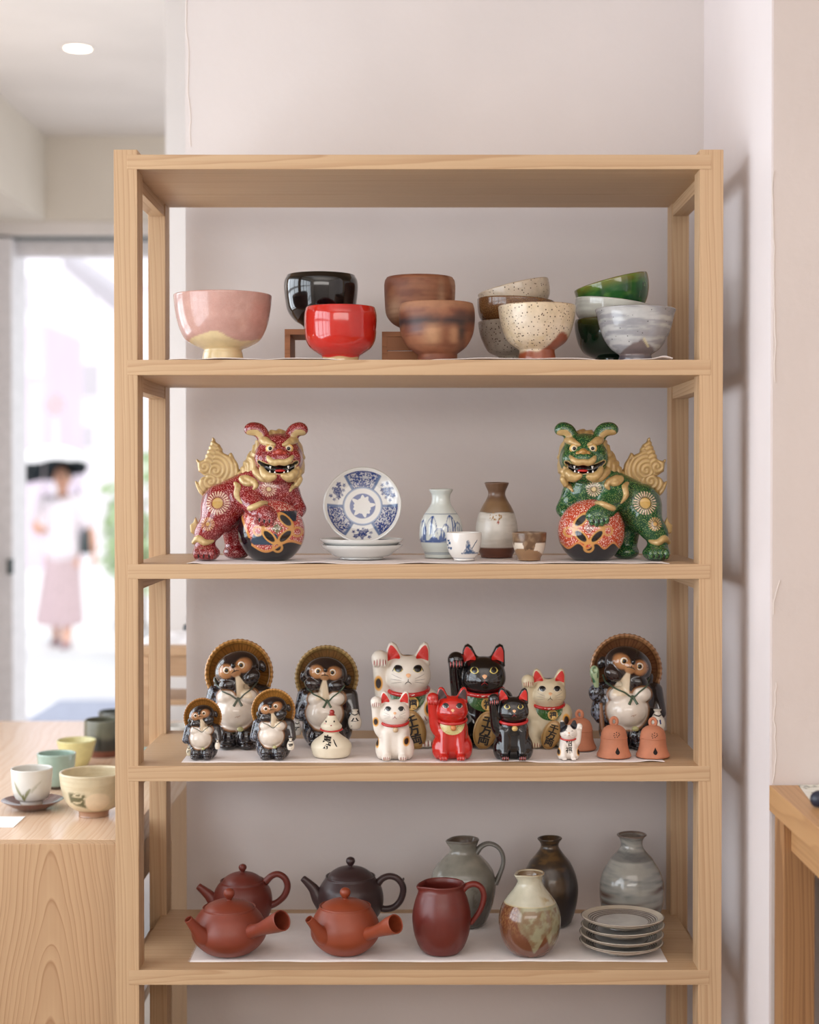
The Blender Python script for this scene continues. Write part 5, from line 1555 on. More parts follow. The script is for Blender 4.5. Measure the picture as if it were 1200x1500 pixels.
def cat(px, py, scale, label, col, pose='coin', ear=None, bib=None, bell=None, medal=None, spots=(), h=1.0, matte=True, mirror=False, eye='white', coin_tilt=-14, coin_x=6, tilt=0, text=None, smile=False,
        patches=(), whisk=K_grey, nose=K_peach, wide=1.0, dy=0.024, claws=True, collar_white=True):
    q = PZ(px, py, Z4); y = q.y + dy * scale
    f = Figure('beckoning_cat', (P(px, py, y).x, y, Z4), S(y) * scale, label, 'figurine', 'row of ceramic beckoning cats', mirror=mirror)
    g = SDF((-62, -48, -2), (52, 42, 154), h)
    g.ell((0, 0, 62), (33 * wide, 26, 30)); g.ell((0, 4, 30), (39 * wide, 31, 34), 12)
    g.cap((0, 0, 70), (0, -6, 92), 27, 25, 6)
    g.ell((0, -8, 106), (32.5, 27, 26.5), 5)
    g.ell((0, -14, 97), (31, 22, 17), 8)
    g.ell((1, -33, 98), (9, 6, 6.5), 5)
    for pts in ([(-32, 118), (-31.5, 140), (-28, 148.5), (-23, 151), (-17, 147), (-9, 131), (-8, 120)], [(32, 118), (31.5, 140), (29, 148.5), (24, 151), (18, 147), (10, 131), (9, 120)]):
        g.poly(pts, -4, 8, 5, 5)
    g.chain([(-41, -14, 128), (-41, -12, 112), (-39, -9, 92), (-34, -6, 70), (-26, -4, 58)], [10, 8.6, 9.4, 12, 14], 5)
    g.ell((-41, -15, 128), (12.3, 11.5, 12), 3)
    for dx in (-7, -2, 3.5, 8): g.ell((-41.5 + dx, -23, 121), (3, 4.2, 5), 1.5)
    if pose == 'coin':
        g.chain([(30, -4, 70), (31, -14, 58), (24, -27, 48)], [13, 12, 10], 5)
        g.ell((20, -31, 45), (10, 9, 9), 4)
        for s in (-1, 1):
            g.ell((27 * s, -26, 8), (13, 14, 8.5), 5)
            for dx in (-6, 0, 6): g.ell((27 * s + dx, -38, 7), (3, 4, 5), 1.5)
            g.ell((27 * s, -8, 26), (15, 22, 24), 7)
    else:
        for s in (-1, 1):
            g.cap((17 * s, -16, 58), (18 * s, -24, 12), 11, 9, 6)
            g.ell((18 * s, -30, 7), (10.5, 12, 7.5), 3)
            for dx in (-6, -0.5, 5): g.ell((18 * s + dx, -40, 6), (2.8, 3.6, 4.6), 1.3)
            g.ell((29 * s, -4, 22), (14, 22, 24), 6)
    if tilt:
        pass
    g.floor(0)
    V, F = g.mesh(); p = Paint(len(V), col)
    n = fbm(V, 0.05, 2, 4); p.mix(sst(0.45, 0.75, n) * 0.3, tuple(v * 0.93 for v in col))
    for (x, z, rx, rz, core) in spots:
        e = np.hypot((V[:, 0] - x) / rx, (V[:, 2] - z) / rz); fr = (V[:, 1] < 4) if abs(x) < 30 or True else 1
        p.mix(sst(1.75, 1.25, e) * fr, (222, 160, 70)); p.mix(sst(1.15, 0.85, e) * fr, core)
    for (c, r, pc) in patches: p.mix(ins(V, c, r, 0.08), pc)
    f.add('body', V, F, p.c, M_matte if matte else M_shiny, track=True)
    if ear:
        eo = ((-29.5, 124), (-29.3, 139), (-25, 147), (-18, 141), (-11.5, 129), (-20, 127.5))
        for s in (-1, 1):
            c = (-21 * s * -1, 135)
            pts = [(x * (1 if s < 0 else -1) * 1.0, z) for x, z in eo]
            P_ = np.array(pts); cen = P_.mean(0); cl = np.array(catmull([tuple(a) for a in pts] + [tuple(pts[0])], 4))
            cl = cl[:-1]; k = len(cl); V_ = [cen + (a - cen) * t_ for t_ in (0.02, 0.35, 0.68, 1.0) for a in cl]
            W = f._project(np.array(V_), 0.55)
            Fq = np.array([(r_ * k + i, (r_ + 1) * k + i, (r_ + 1) * k + (i + 1) % k, r_ * k + (i + 1) % k) for r_ in range(3) for i in range(k)])
            if s > 0: Fq = Fq[:, ::-1]
            f.add('inner_ear', W, Fq, None, ear)
    # collar
    pts = []
    for i in range(48):
        a = 2 * math.pi * i / 48; x, yy = 29.5 * math.cos(a), -6 + 25.5 * math.sin(a)
        pts.append((x, yy, 82 + 5.5 * math.sin(a)))
    cl = f.tube('collar', pts, 3.3, mat('collar_red', (184, 30, 28), 0.2, 0.5), segs=12, closed=True)
    if collar_white and scale > 0.72:
        f.strokes('collar_marks', [[(-22 + k * 9, 77.2 - 1.5 + abs(-22 + k * 9) * 0.07), (-17 + k * 9, 78.4 - 1.5 + abs(-17 + k * 9) * 0.07)] for k in range(6)], 1.3, K_white, cl, off=6.5)
    if bib:
        def shp(V_):
            V_ = V_.copy(); V_[:, 1] = np.where(V_[:, 1] > 0, V_[:, 1] * 0.12, V_[:, 1]); return V_
        f.disc('bib', 0, 77, 26, 24, bib, 0, None, 1.2, 8, 40, 0.0, shp)
    if bell:
        yy = f.hit(2, 66, 0) or -28
        f.lathe('bell', [tuple(a) for a in catmull([(0, -6), (4.5, -4.3), (6.3, 0), (4.5, 4.3), (1.4, 6), (0, 6.2)], 4)], bell, (2, yy - 3.5, 68), None, 24)
    if medal:
        yy = f.hit(6, 64, 0) or -28
        md = f.lathe('medallion', [(0, -1.5), (9.6, -1.5), (10, 0), (9.2, 1.4), (8.4, 0.8), (0, 0.8)], K_gold, (6, yy - 2.6, 64), None, 32, Matrix.Rotation(math.pi / 2 - 0.15, 4, 'X'))
        f.text('lettering', medal, 6, 64, 13.5, K_ink, 0, md, bold=0.03, flat_y=lambda a, b: yy - 4.4 + (b - 64) * 0.12)
    # face
    if not smile:
        for s in (-1, 1):
            ex, ez = 14.2 * s, 114
            alm = lambda V_: np.stack([V_[:, 0], V_[:, 1] * (1 - 0.35 * np.abs(V_[:, 0]) ** 2)], -1)
            e = f.disc('eye', ex, ez, 6.8, 4.7, K_yellow if eye == 'yellow' else K_white, 0, None, 0.3, 4, 28, 0.7, alm)
            if eye == 'yellow' and scale > 0.8 and col[0] < 60: pass
            f.disc('pupil', ex, ez + 0.5, 5.3 if col[0] > 100 else 4.2, 4.5 if col[0] > 100 else 4.1, K_black, 0, e, 1.15, 3, 24, 0.6)
            f.strokes('lash', [[(ex - 8.5 if s < 0 else ex - 6.6, ez - 3.4 if s < 0 else ez - 0.5), (ex - 4.5, ez + 3.9), (ex, ez + 5.3), (ex + 4.5, ez + 3.9), (ex + 6.6 if s < 0 else ex + 8.5, ez - 0.5 if s < 0 else ez - 3.4)]], 1.5, K_ink, e, 0.7)
    else:
        f.strokes('eye', [[(-16, 111), (-12, 113.5), (-8, 111)], [(8, 112), (12, 114.5), (16, 112)]], 1.6, K_ink)
    tri = lambda V_: np.stack([V_[:, 0] * (0.72 + 0.30 * V_[:, 1]), V_[:, 1] * (1 - 0.15 * np.abs(V_[:, 0]))], -1)
    f.disc('nose', 0.6, 105.5, 4.6, 3.1, nose, 0, None, 0.3, 4, 24, 0.8, tri)
    mk = K_ink if col[0] > 100 and scale > 0.72 else K_claw
    f.strokes('mouth', [[(-4.5, 93), (-2.2, 95.6), (0.2, 96.8), (2.6, 95.8), (5, 93.4)], [(0.3, 97), (0.4, 101)]], 1.1, mk)
    f.strokes('whiskers', [[(-24, 107), (-16, 103.5), (-9, 101)], [(-25, 99.5), (-17, 99), (-9, 98.6)], [(-24, 93.5), (-16, 95), (-9, 96.2)],
                           [(24, 107), (17, 103.5), (10, 101)], [(25, 99.5), (18, 99), (10, 98.6)], [(24, 93.5), (17, 95), (10, 96.2)]], 0.7, whisk)
    if claws:
        cw = K_claw if col[0] > 100 and not (col[0] > 170 and col[1] < 80) else mat('claw_pink', (190, 90, 90), 0.4)
        L = [[(-49, 126), (-49.3, 119)], [(-45, 127.5), (-45, 118)], [(-40.5, 128.5), (-40.5, 117.5)], [(-36, 127.5), (-36, 118.5)], [(-33, 127), (-32.6, 120)]]
        if pose == 'coin':
            L += [[(13, 46), (15, 39)], [(18, 47), (21, 38.5)], [(24, 47), (27, 40)]]
            L += [[(s * 27 + d, 12), (s * 27 + d, 3)] for s in (-1, 1) for d in (-7, -2.5, 2.5, 7)]
        else:
            L += [[(s * 18 + d, 10.5), (s * 18 + d, 3)] for s in (-1, 1) for d in (-5.5, -2, 2, 5.5)]
        f.strokes('claw_marks', L, 1.3, cw)
    if pose == 'coin':
        ct = math.radians(coin_tilt)
        gc = SDF((coin_x - 28, -52, -1), (coin_x + 28, -24, 58), 0.9)
        gc.ell((coin_x, -40, 27.5), (18, 4.2, 29), 0, ('Y', coin_tilt)); gc.floor(0.0)
        gc.ell((coin_x, -45.6, 27.5), (14.6, 3.4, 25), 0.8, ('Y', coin_tilt), 's')
        def cp(V_):
            q_ = Paint(len(V_), (176, 140, 82)); X_ = V_[:, 0] - coin_x; Z_ = V_[:, 2] - 27.5
            a_ = X_ * math.cos(ct) - Z_ * math.sin(ct) * -1 * -1; 
            u_ = X_ * math.cos(-ct) + Z_ * math.sin(-ct); v_ = -X_ * math.sin(-ct) + Z_ * math.cos(-ct)
            r_ = np.hypot(u_ / 18, v_ / 29); q_.mix(sst(0.80, 0.86, r_) * 0.8, (148, 106, 52)); q_.mix(sst(0.93, 0.97, r_) * 0.6, (196, 158, 92)); return q_.c
        cn = f.sdf('coin', gc, cp, painted('coin_gold', 0.35, 0.3, 0.06, 60, metal=0.2))
        f.text('lettering', ['千', '万', '両'], coin_x, 27.5, 15.5, K_ink, -coin_tilt, cn, bold=0.035, sx=1.15, spacing=0.9, vertical=True, flat_y=lambda a, b: -43.6)
    if text: f.text('lettering', text, 0, 52, 26, K_ink, 0, bold=0.02, off=0.5, vertical=isinstance(text, list))
    return f
OB = (40, 26, 22)
cat(598, 1094, 1.0, 'large white beckoning cat with green bib and a gold coin, behind the small white one', (226, 216, 202), 'coin', K_ear, G_bib, medal='福',
    spots=((-43, 92, 4.2, 7.5, OB), (30, 57, 4.5, 7, OB)), eye='yellow', coin_x=8, patches=(((-1, -4, 134), (10, 14, 5), (170, 120, 60)), ((-1, -4, 134.5), (7, 12, 4.0), (60, 44, 34))))
cat(708, 1094, 0.985, 'large black beckoning cat with green bib and a gold coin', (16, 13, 14), 'coin', K_ear, G_bib, medal='福', eye='yellow', matte=False, coin_tilt=14, coin_x=2, whisk=mat('whisker_dark', (84, 80, 82), 0.4))
cat(578.5, 1113.5, 0.66, 'small white beckoning cat with red collar, in front of the large white one', (230, 220, 208), 'sit', K_ear, None, bell=mat('bell_pale', (206, 176, 140), 0.4),
    spots=((-42, 84, 4.6, 7, OB), (26, 42, 5, 7, OB), (-39, 38, 3, 8, OB)), h=1.3, eye='white', collar_white=False)
cat(662.5, 1113.5, 0.70, 'small bright red beckoning cat with a gold bib', (190, 32, 22), 'sit', K_eard, G_bibg, bell=mat('bell_orange', (206, 130, 74), 0.35, 0.3), h=1.3, matte=False, whisk=K_claw, collar_white=False)
cat(751.5, 1113.5, 0.69, 'small black beckoning cat with red collar and yellow bell', (15, 14, 16), 'sit', K_ear, None, bell=mat('bell_yellow', (210, 176, 110), 0.35, 0.2), h=1.3, matte=False, eye='yellow', whisk=mat('whisker_dark', (84, 80, 82), 0.4), collar_white=False)
cat(803.5, 1095, 0.755, 'medium cream beckoning cat with green bib and gold coin, right of the black cats', (214, 198, 166), 'coin', K_ear, G_bibw, medal='福',
    spots=((32, 54, 5, 8, OB),), h=1.2, eye='white', coin_tilt=20, coin_x=2, patches=(((-1, -4, 134), (9, 14, 5), (50, 40, 34)),))
cat(832.5, 1113.5, 0.38, 'tiny white and black cat figure raising its left paw, front of the clay bell', (232, 222, 212), 'sit', None, None, spots=((-38, 30, 5, 10, OB), (38, 30, 5, 10, OB)), h=1.8,
    mirror=True, smile=True, text=['招', '福'], patches=(((24, -8, 124), (22, 30, 22), (26, 22, 30)), ((-20, -8, 134), (14, 30, 20), (26, 22, 30))), claws=False, collar_white=False, dy=0.03)

# ------------------------------------------------------------------ white bag shaped doll
def bag_doll(px, py):
    q = PZ(px, py, Z4); y = q.y + 0.024
    f = Figure('bag_doll', (P(px, py, y).x, y, Z4), S(y), 'white bag shaped clay doll with red neck cord and a topknot', 'figurine')
    g = SDF((-34, -30, -2), (34, 30, 66), 0.9)
    g.ell((0, 0, 15), (30, 25, 17)); g.cap((0, 0, 16), (0, 0, 34), 23, 11, 8); g.ell((0, 0, 5), (27, 22, 9), 6)
    g.cap((0, -1, 46), (1, 0, 58), 14.5, 7, 3); g.ell((0, -1, 44.5), (15.5, 13, 5.5), 3); g.floor(0)
    g.ell((0, 0, 64), (12, 12, 3.8), 1, op='s')
    f.sdf('body', g, lambda V: Paint(len(V), (226, 214, 190)).c, M_matte, track=True)
    pts = [(15.6 * math.cos(a), 13.2 * math.sin(a), 40 - 1.4 * math.sin(a) * -1 - 1.5 * (math.sin(a) < 0) * 0) for a in np.linspace(0, 2 * math.pi, 40, endpoint=False)]
    f.tube('neck_cord', pts, 1.35, K_red, closed=True)
    f.lathe('topknot', [tuple(a) for a in catmull([(0, 0), (5.2, 0.2), (5.4, 1), (3.4, 2), (3.8, 5), (2.4, 8), (0, 8.6)], 4)], mat('topknot_red', (150, 34, 24), 0.3, 0.3), (1, 0, 60), None, 24)
    f.disc('eye', -7.2, 52.5, 1.1, 1.3, K_ink); f.disc('eye', 4.8, 52.8, 1.1, 1.3, K_ink)
    f.disc('mouth', 0.5, 47.6, 1.3, 0.8, K_claw); f.disc('cheek', -8.5, 50, 1.2, 0.9, mat('cheek_pink', (226, 170, 160), 0.6))
    f.text('lettering', '寿', -5.5, 23.5, 21, K_ink, -6, sx=0.62, bold=0.03, off=0.4)
    f.strokes('lettering_stroke', [[(4, 28), (7, 22), (9.5, 18)]], 1.7, K_ink)
bag_doll(485.5, 1112)

# ------------------------------------------------------------------ terracotta bells
M_terra = mat('terracotta', (184, 118, 88), 0.75, var=0.07, vscale=40, bump=0.15, bscale=500)
M_hole = mat('hole_dark', (22, 14, 12), 0.9)
def bell(px, py, scale, label, rot=0, front=True):
    q = PZ(px, py, Z4); y = q.y + 0.022 * scale
    f = Figure('clay_bell', (P(px, py, y).x, y, Z4), S(y) * scale, label, 'bell', 'terracotta bells', rz=rot)
    out = [(23.5, 0), (25.2, 1.5), (25, 4), (22.6, 9), (20.6, 16), (19.8, 22), (19.4, 27.5), (20, 28.3), (19.2, 29.2), (18.6, 34), (15.6, 41), (9.5, 45.5), (3.5, 47), (0, 47.2)]
    o = [tuple(a) for a in catmull(out, 5)]; inn = [(max(r - 2.4, 0), z - (1.8 if z > 30 else 0)) for r, z in o if z > 1][::-1]
    me = lathe_mesh('body', [(inn[-1][0], 0.6)] * 0 + o[::-1] + [(22.5, 0.2)] + inn[::-1], 96)
    me.transform(Matrix.Scale(f.k, 4)); bd = link('body', me, M_terra, f.root, True)
    V = np.array([v.co for v in me.vertices]) / f.k; me.calc_loop_triangles()
    f.bvh = BVHTree.FromPolygons([tuple(v) for v in V.tolist()], [tuple(pl.vertices) for pl in me.polygons])
    f.tube('loop', [(4.6 * math.cos(a), 0, 51.5 + 5.6 * math.sin(a)) for a in np.linspace(0, 2 * math.pi, 28, endpoint=False)], 2.5, M_terra, closed=True)
    drop = lambda V_: np.stack([V_[:, 0] * np.clip(0.95 - 0.75 * np.clip(V_[:, 1], 0, 1) ** 0.8, 0.02, 1), V_[:, 1] * np.where(V_[:, 1] > 0, 1.5, 0.9)], -1)
    f.disc('opening', 0.5, 10.5, 3.5, 4.4, M_hole, 0, None, 0.15, 4, 28, 0, drop)
    for k, (a, b) in enumerate(((-3.5, 36.5), (0, 38), (3.4, 37), (-4, 33.6), (-0.6, 34.6), (2.8, 33.4), (-3, 31), (0.6, 31.6), (4.2, 34.8))):
        f.disc('sound_hole', a, b, 0.8, 0.8, M_hole, 0, None, 0.12, 1, 10)
    return f
bell(899.5, 1112, 1.0, 'terracotta bell with pierced holes, left of the front pair', 0.1)
bell(956.5, 1112, 0.98, 'terracotta bell with pierced holes, rightmost on its board')
bell(849, 1100.5, 0.98, 'darker terracotta bell half hidden behind the tiny cat', -0.5)
# ------------------------------------------------------------------ bottom board in view: teapots, jugs, bottles, plates
def htube(f, name, pts, radii, m, parent=None, segs=28, n=6, depth=0.35, wall=0.8, flat=1.0, inner=None, roll=0.0):
    """open hollow tube: outside, lip, inside down to `depth` of its length"""
    q = np.array(catmull([tuple(p) + (r,) for p, r in zip(pts, radii)], n)); N = len(q); V = []; prev = None; fr = []
    for i in range(N):
        t = q[min(i + 1, N - 1), :3] - q[max(i - 1, 0), :3]; t /= np.linalg.norm(t)
        a = np.cross(t, [0, 1.0, 0]) if prev is None else prev - t * prev.dot(t)
        a /= np.linalg.norm(a); prev = a; fr.append((q[i, :3], a, np.cross(t, a), t, q[i, 3]))
    rings = [(c, a, b, r) for c, a, b, t, r in fr]
    c, a, b, t, r = fr[-1]; rings += [(c + t * wall * 0.4, a, b, r - wall * 0.5), (c, a, b, r - wall)]
    k0 = int(N * (1 - depth))
    for i in range(N - 1, k0, -1):
        c, a, b, t, r = fr[i]; rings.append((c - t * 0.3, a, b, max(r - wall - 0.1, 0.3)))
    c, a, b, r = rings[-1]; rings.append((c, a, b, 0.02))
    for c, a, b, r in rings:
        for k in range(segs):
            g_ = 2 * math.pi * k / segs; V.append(c + r * (math.cos(g_) * a + flat * math.sin(g_) * b))
    M = len(rings); F = [(i * segs + k, i * segs + (k + 1) % segs, (i + 1) * segs + (k + 1) % segs, (i + 1) * segs + k) for i in range(M - 1) for k in range(segs)]
    return f.add(name, np.array(V), np.array(F), None, m, parent)

def claym(name, c, rough=0.42):
    return mat(name, c, rough, var=0.05, vscale=25, bump=0.06, bscale=800)
M_c1 = claym('clay_orange_red', (124, 54, 36)); M_c2 = claym('clay_brown_red', (106, 44, 34)); M_c3 = claym('clay_orange', (138, 62, 36)); M_c4 = claym('clay_dark_plum', (62, 44, 44), 0.36)
def teapot(px, pyfront, rbase, prof, ring, lidh, knob, label, m, spout, handle=None, side=None, mark=False):
    q = PZ(px, pyfront, Z5); y = q.y + rbase * S(q.y)
    f = Figure('teapot', (P(px, pyfront, y).x, y, Z5 + 0.0008), S(y), label, 'teapot')
    rz_, rr = ring
    o = [tuple(a) for a in catmull(prof, 6)]
    sec = [(0, 1.0), (prof[0][0] * 0.85, 0.8), (prof[0][0] * 0.9, 0)] + o + [(rr + 2.4, rz_ - 0.5), (rr + 2.5, rz_ + 1.2), (rr + 1.5, rz_ + 1.7), (rr + 0.7, rz_ + 0.8), (rr, rz_ - 2.5), (rr - 3, rz_ - 3), (0, rz_ - 3)]
    bd = f.lathe('body', sec, m, segs=96)
    me = bd.data; V = np.array([v.co for v in me.vertices]) / f.k
    f.bvh = BVHTree.FromPolygons([tuple(v) for v in V.tolist()], [tuple(pl.vertices) for pl in me.polygons])
    lid = [(0, rz_ - 1), (rr - 0.2, rz_ - 0.8), (rr, rz_ + 0.2)] + [tuple(a) for a in catmull([(rr - 0.5, rz_ + 0.6), (rr * 0.86, rz_ + lidh * 0.38), (rr * 0.6, rz_ + lidh * 0.75), (rr * 0.3, rz_ + lidh * 0.95), (0, rz_ + lidh)], 5)]
    ld = f.lathe('lid', lid, m, segs=72)
    zk = rz_ + lidh; kr = knob
    f.lathe('knob', [tuple(a) for a in catmull([(kr * 0.55, -0.8), (kr * 0.42, 1.2), (kr * 0.7, kr * 0.5), (kr, kr * 1.15), (kr * 0.75, kr * 1.85), (0, kr * 2.15)], 5)], m, (0, 0, zk - 0.4), ld, 32)
    htube(f, 'spout', *spout, m, depth=0.25, wall=0.9)
    if handle: htube(f, 'side_handle', *handle, m, depth=0.6, wall=1.6)
    if side: f.tube('handle', *side, m, segs=16, flat=1.15)
    if mark:
        f.strokes('engraved_marks', [[(-26 + dx + a * 0.5, 42 + dz + a * 3), (-26 + dx + a + b, 42 + dz + b * 2 + 1.5), (-24 + dx + b, 40 + dz)] for dx, dz in ((0, 0), (4.5, 1.2), (9, 2), (13.5, 2.4)) for a, b in ((0, 1.6), (1.6, -0.6))], 0.8, K_ink, off=0.25)
        f.tube('handle_nub', [(75.5, 0, 63), (77.5, 0, 66), (78.4, 0, 68)], [2.2, 1.8, 0.8], m, segs=10)
    return f
teapot(265 + 500 / 7.0588, 1260 + 1015 / 7.0588, 27, [(27, 0), (35, 3.5), (45.5, 12), (53, 22), (55, 30), (53.6, 41), (48, 53), (41, 62), (38.8, 64.5)], (66, 36.5), 11.5, 8.4,
       'orange red clay teapot with a thick side handle, leftmost at the front', M_c1,
       ([(-20, -26, 30), (-31, -37, 33), (-39, -45, 44), (-46, -51, 55), (-52, -56, 65)], [11, 13, 9.5, 7.2, 6]), ([(30, -30, 38), (40, -40, 43), (50, -50, 48.5), (62, -62, 56), (76, -76, 65), (85, -85, 71)], [12.5, 10, 9.2, 11.2, 14, 15]))
teapot(435 + 500 / 7.0588, 1255 + 1040 / 7.0588, 26, [(26, 0), (33, 4), (43, 13), (49.5, 23), (50.8, 32), (49.5, 43), (45, 54), (39.5, 63), (37.8, 65.5)], (67, 35.4), 11, 8.0,
       'orange clay teapot with a thick side handle, in front of the dark plum one', M_c3,
       ([(-18, -24, 29), (-29, -34, 32), (-37, -42, 43), (-44, -48, 54), (-50, -53, 63)], [11, 12.5, 9, 6.8, 5.8]), ([(26, -26, 34), (36, -36, 37.5), (46, -46, 43), (57, -57, 50), (67, -67, 57), (75, -75, 62)], [12, 9.6, 8.8, 10.6, 13.2, 14]))
teapot(265 + 640 / 7.0588, 1362, 26, [(26, 0), (32, 4), (39, 14), (43, 26), (43.4, 38), (41, 50), (36.5, 58), (33, 62)], (63.6, 30.5), 13.5, 5.9,
       'brown red clay teapot with a ring handle, behind the leftmost one', M_c2,
       ([(-30, 0, 22), (-40, -1, 33), (-50, -1, 44), (-65, -2, 57)], [13, 10.5, 7.6, 4.8]), None,
       ([(33, 0, 62), (42, 0, 71), (52, 0, 74), (62, 0, 68), (66, 0, 56), (61, 0, 42), (50, 0, 32), (40, 0, 28)], [5.4, 4.8, 4.6, 4.8, 4.8, 4.8, 4.8, 5.6]))
teapot(435 + 555 / 7.0588, 1362, 28, [(28, 0), (34, 4), (43, 16), (48, 30), (48.2, 42), (45.5, 54), (40, 63), (36.5, 68)], (70, 34), 15, 6.8,
       'dark plum clay teapot with a ring handle', M_c4,
       ([(-34, 0, 24), (-46, -1, 38), (-55, -1, 53), (-70, -2, 68)], [15, 11, 7.6, 4.6]), None,
       ([(40, 0, 60), (47, 0, 67), (58, 0, 70.5), (70, 0, 66), (77.5, 0, 53), (74, 0, 36), (64, 0, 25), (50, 0, 22), (40, 0, 26)], [6, 5, 4.6, 4.7, 4.8, 4.8, 4.8, 4.8, 5.4]), True)

def urn(name, crop, sc, cx, cyf, rb, rows, label, cat, paint, m, lip=None, handle=None, th=3.2, wall=None, segs=128, wob=0.004, hflat=1.0, hm=None):
    px, pyf = crop(cx, cyf); q = PZ(px, pyf, Z5); y = q.y + rb / sc * S(q.y); s = S(y)
    out = [(hw / sc, (P(PPX, crop(0, cy)[1], y).z - Z5) / s) for hw, cy in rows]
    out.sort(key=lambda a: a[1]); out = [(rb / sc, 0.0)] + [a for a in out if a[1] > 0.8]
    f = Figure(name, (P(px, pyf, y).x, y, Z5 + 0.0008), s, label, cat)
    prof = vessel(out, th, 4.0, 6); top = out[-1][1]
    def deform(V, t):
        if not lip: return V
        ang, k, dz = lip; d = (t - ang + math.pi) % (2 * math.pi) - math.pi
        w_ = np.exp(-(d / 0.34) ** 2) * sst(top - 16, top, V[:, 2]) ; V = V.copy()
        V[:, 0] += k * w_ * math.cos(ang); V[:, 1] += k * w_ * math.sin(ang); V[:, 2] += dz * w_
        p2 = np.exp(-((np.abs(d) - 0.75) / 0.3) ** 2) * sst(top - 12, top, V[:, 2]); V[:, 0] *= 1 - 0.06 * p2; V[:, 1] *= 1 - 0.06 * p2
        return V
    me = lathe_mesh('body', prof, segs, paint, wob, 1, deform); me.transform(Matrix.Scale(f.k, 4)); link('body', me, m, f.root, True)
    if handle:
        pts, r = handle
        f.tube('handle', [((a - cx) / sc, 0, (P(PPX, crop(0, b)[1], y).z - Z5) / s) for a, b in pts], r, hm or m, segs=16, flat=hflat)
    return f
C8 = C(600, 1215, 7.5); C9 = C(720, 1215, 7.5); C10 = C(835, 1205, 7.143)
def pj(V, th, idx):
    z = V[:, 2] / V[:, 2].max(); p = Paint(len(V), (104, 40, 32)); n = fbm(V, 0.05, 3, 2)
    p.mix(sst(0.4, 0.7, n) * 0.5, (100, 34, 28)); p.mix((np.sin(V[:, 2] * 2.2) > 0.5) * sst(0.5, 0.62, z) * sst(0.82, 0.7, z) * 0.35, (84, 34, 34))
    p.mix((idx > 0.55) * 0.25, (90, 30, 26)); return p.c
G_red = painted('burnished_red', 0.36, 0.05, 0.05, 30, bump=0.05, bscale=600)
urn('pitcher', C8, 7.5, 352, 1402, 195, [(205, 1338), (250, 1280), (300, 1150), (322, 1000), (318, 900), (290, 780), (262, 700), (246, 650), (254, 604)],
    'dark red clay pitcher with loop handle, in front of the grey pitcher', 'pitcher', pj, G_red, (math.pi + 0.30, 4.5, -1.5),
    ([(585, 665), (640, 622), (715, 605), (785, 640), (818, 730), (795, 850), (740, 950), (672, 1040)], [5.2, 4.6, 4.4, 4.4, 4.4, 4.2, 3.8, 3.6]), hflat=1.4, hm=claym('pitcher_handle', (110, 40, 32)))
def pg(V, th, idx):
    z = V[:, 2] / V[:, 2].max(); p = Paint(len(V), (150, 146, 134)); n = fbm(V, 0.05, 4, 2); n2 = fbm(V, 0.14, 3, 6)
    p.mix(sst(0.35, 0.6, n) * 0.6, (124, 122, 112)); p.mix(sst(0.62, 0.2, z + 0.35 * (n - 0.5)) * 0.8 * sst(-10, 25, V[:, 0]), (66, 60, 58))
    p.mix(sst(0.62, 0.7, n2) * (z < 0.6) * 0.6, (80, 74, 62)); p.mix((idx > 0.55) * 0.8, (96, 78, 66)); p.mix(sst(0.95, 0.99, z) * 0.7, (96, 84, 74))
    return p.c
G_ash = painted('ash_glaze', 0.24, 0.4, 0.08, 50)
gj = urn('pitcher', C8, 7.5, 590, 1098, 215, [(222, 1052), (255, 1000), (315, 850), (350, 700), (356, 580), (325, 450), (235, 335), (160, 262), (146, 205), (160, 155), (176, 120)],
    'tall grey glazed pitcher with a strap handle, behind the red pitcher', 'pitcher', pg, G_ash, (math.pi + 0.35, 4, -0.5),
    ([(728, 262), (790, 190), (870, 160), (960, 190), (1020, 270), (1030, 380), (990, 500), (945, 600)], [5.0, 4.0, 3.4, 3.2, 3.2, 3.2, 3.6, 4.6]), hflat=1.9, hm=mat('ash_glaze_handle', (120, 118, 112), 0.25, 0.4))
def pk9(V, th, idx):
    z = V[:, 2] / V[:, 2].max(); t = th % (2 * math.pi); p = Paint(len(V), (112, 66, 44)); n = fbm(V, 0.12, 3, 2); n2 = fbm(V, 0.7, 2, 4)
    p.mix(sst(0.5, 0.62, n2) * sst(0.2, 0.5, z) * 0.6, (160, 120, 76))
    gr = 0.32 - 0.24 * np.exp(-((t - 4.85) / 0.22) ** 2) + 0.30 * sst(4.45, 3.9, t) + 0.30 * sst(4.95, 5.12, t) * sst(5.4, 5.2, t) * 0 - 0.18 * sst(5.15, 5.5, t) + 0.05 * (n - 0.5)
    m_ = sst(gr - 0.02, gr + 0.02, z) * sst(4.2, 4.5, t + 0.3 * (z - 0.4)) ; p.mix(m_ * (idx < 0.56), (152, 148, 118)); p.mix(m_ * sst(0.4, 0.65, n) * (z < 0.6), (128, 104, 76))
    p.mix(sst(0.638, 0.645, z), (196, 190, 168)); p.mix(sst(0.63, 0.67, z) * sst(0.5, 0.7, n) * sst(5.0, 5.6, t), (170, 148, 110))
    p.mix(sst(0.008, 0.003, np.abs(z - 0.638)) * 0.8, (206, 190, 150)); p.mix((idx > 0.53) * 1.0, (130, 106, 78)); p.mix(sst(0.985, 0.997, z), (170, 140, 100))
    return p.c
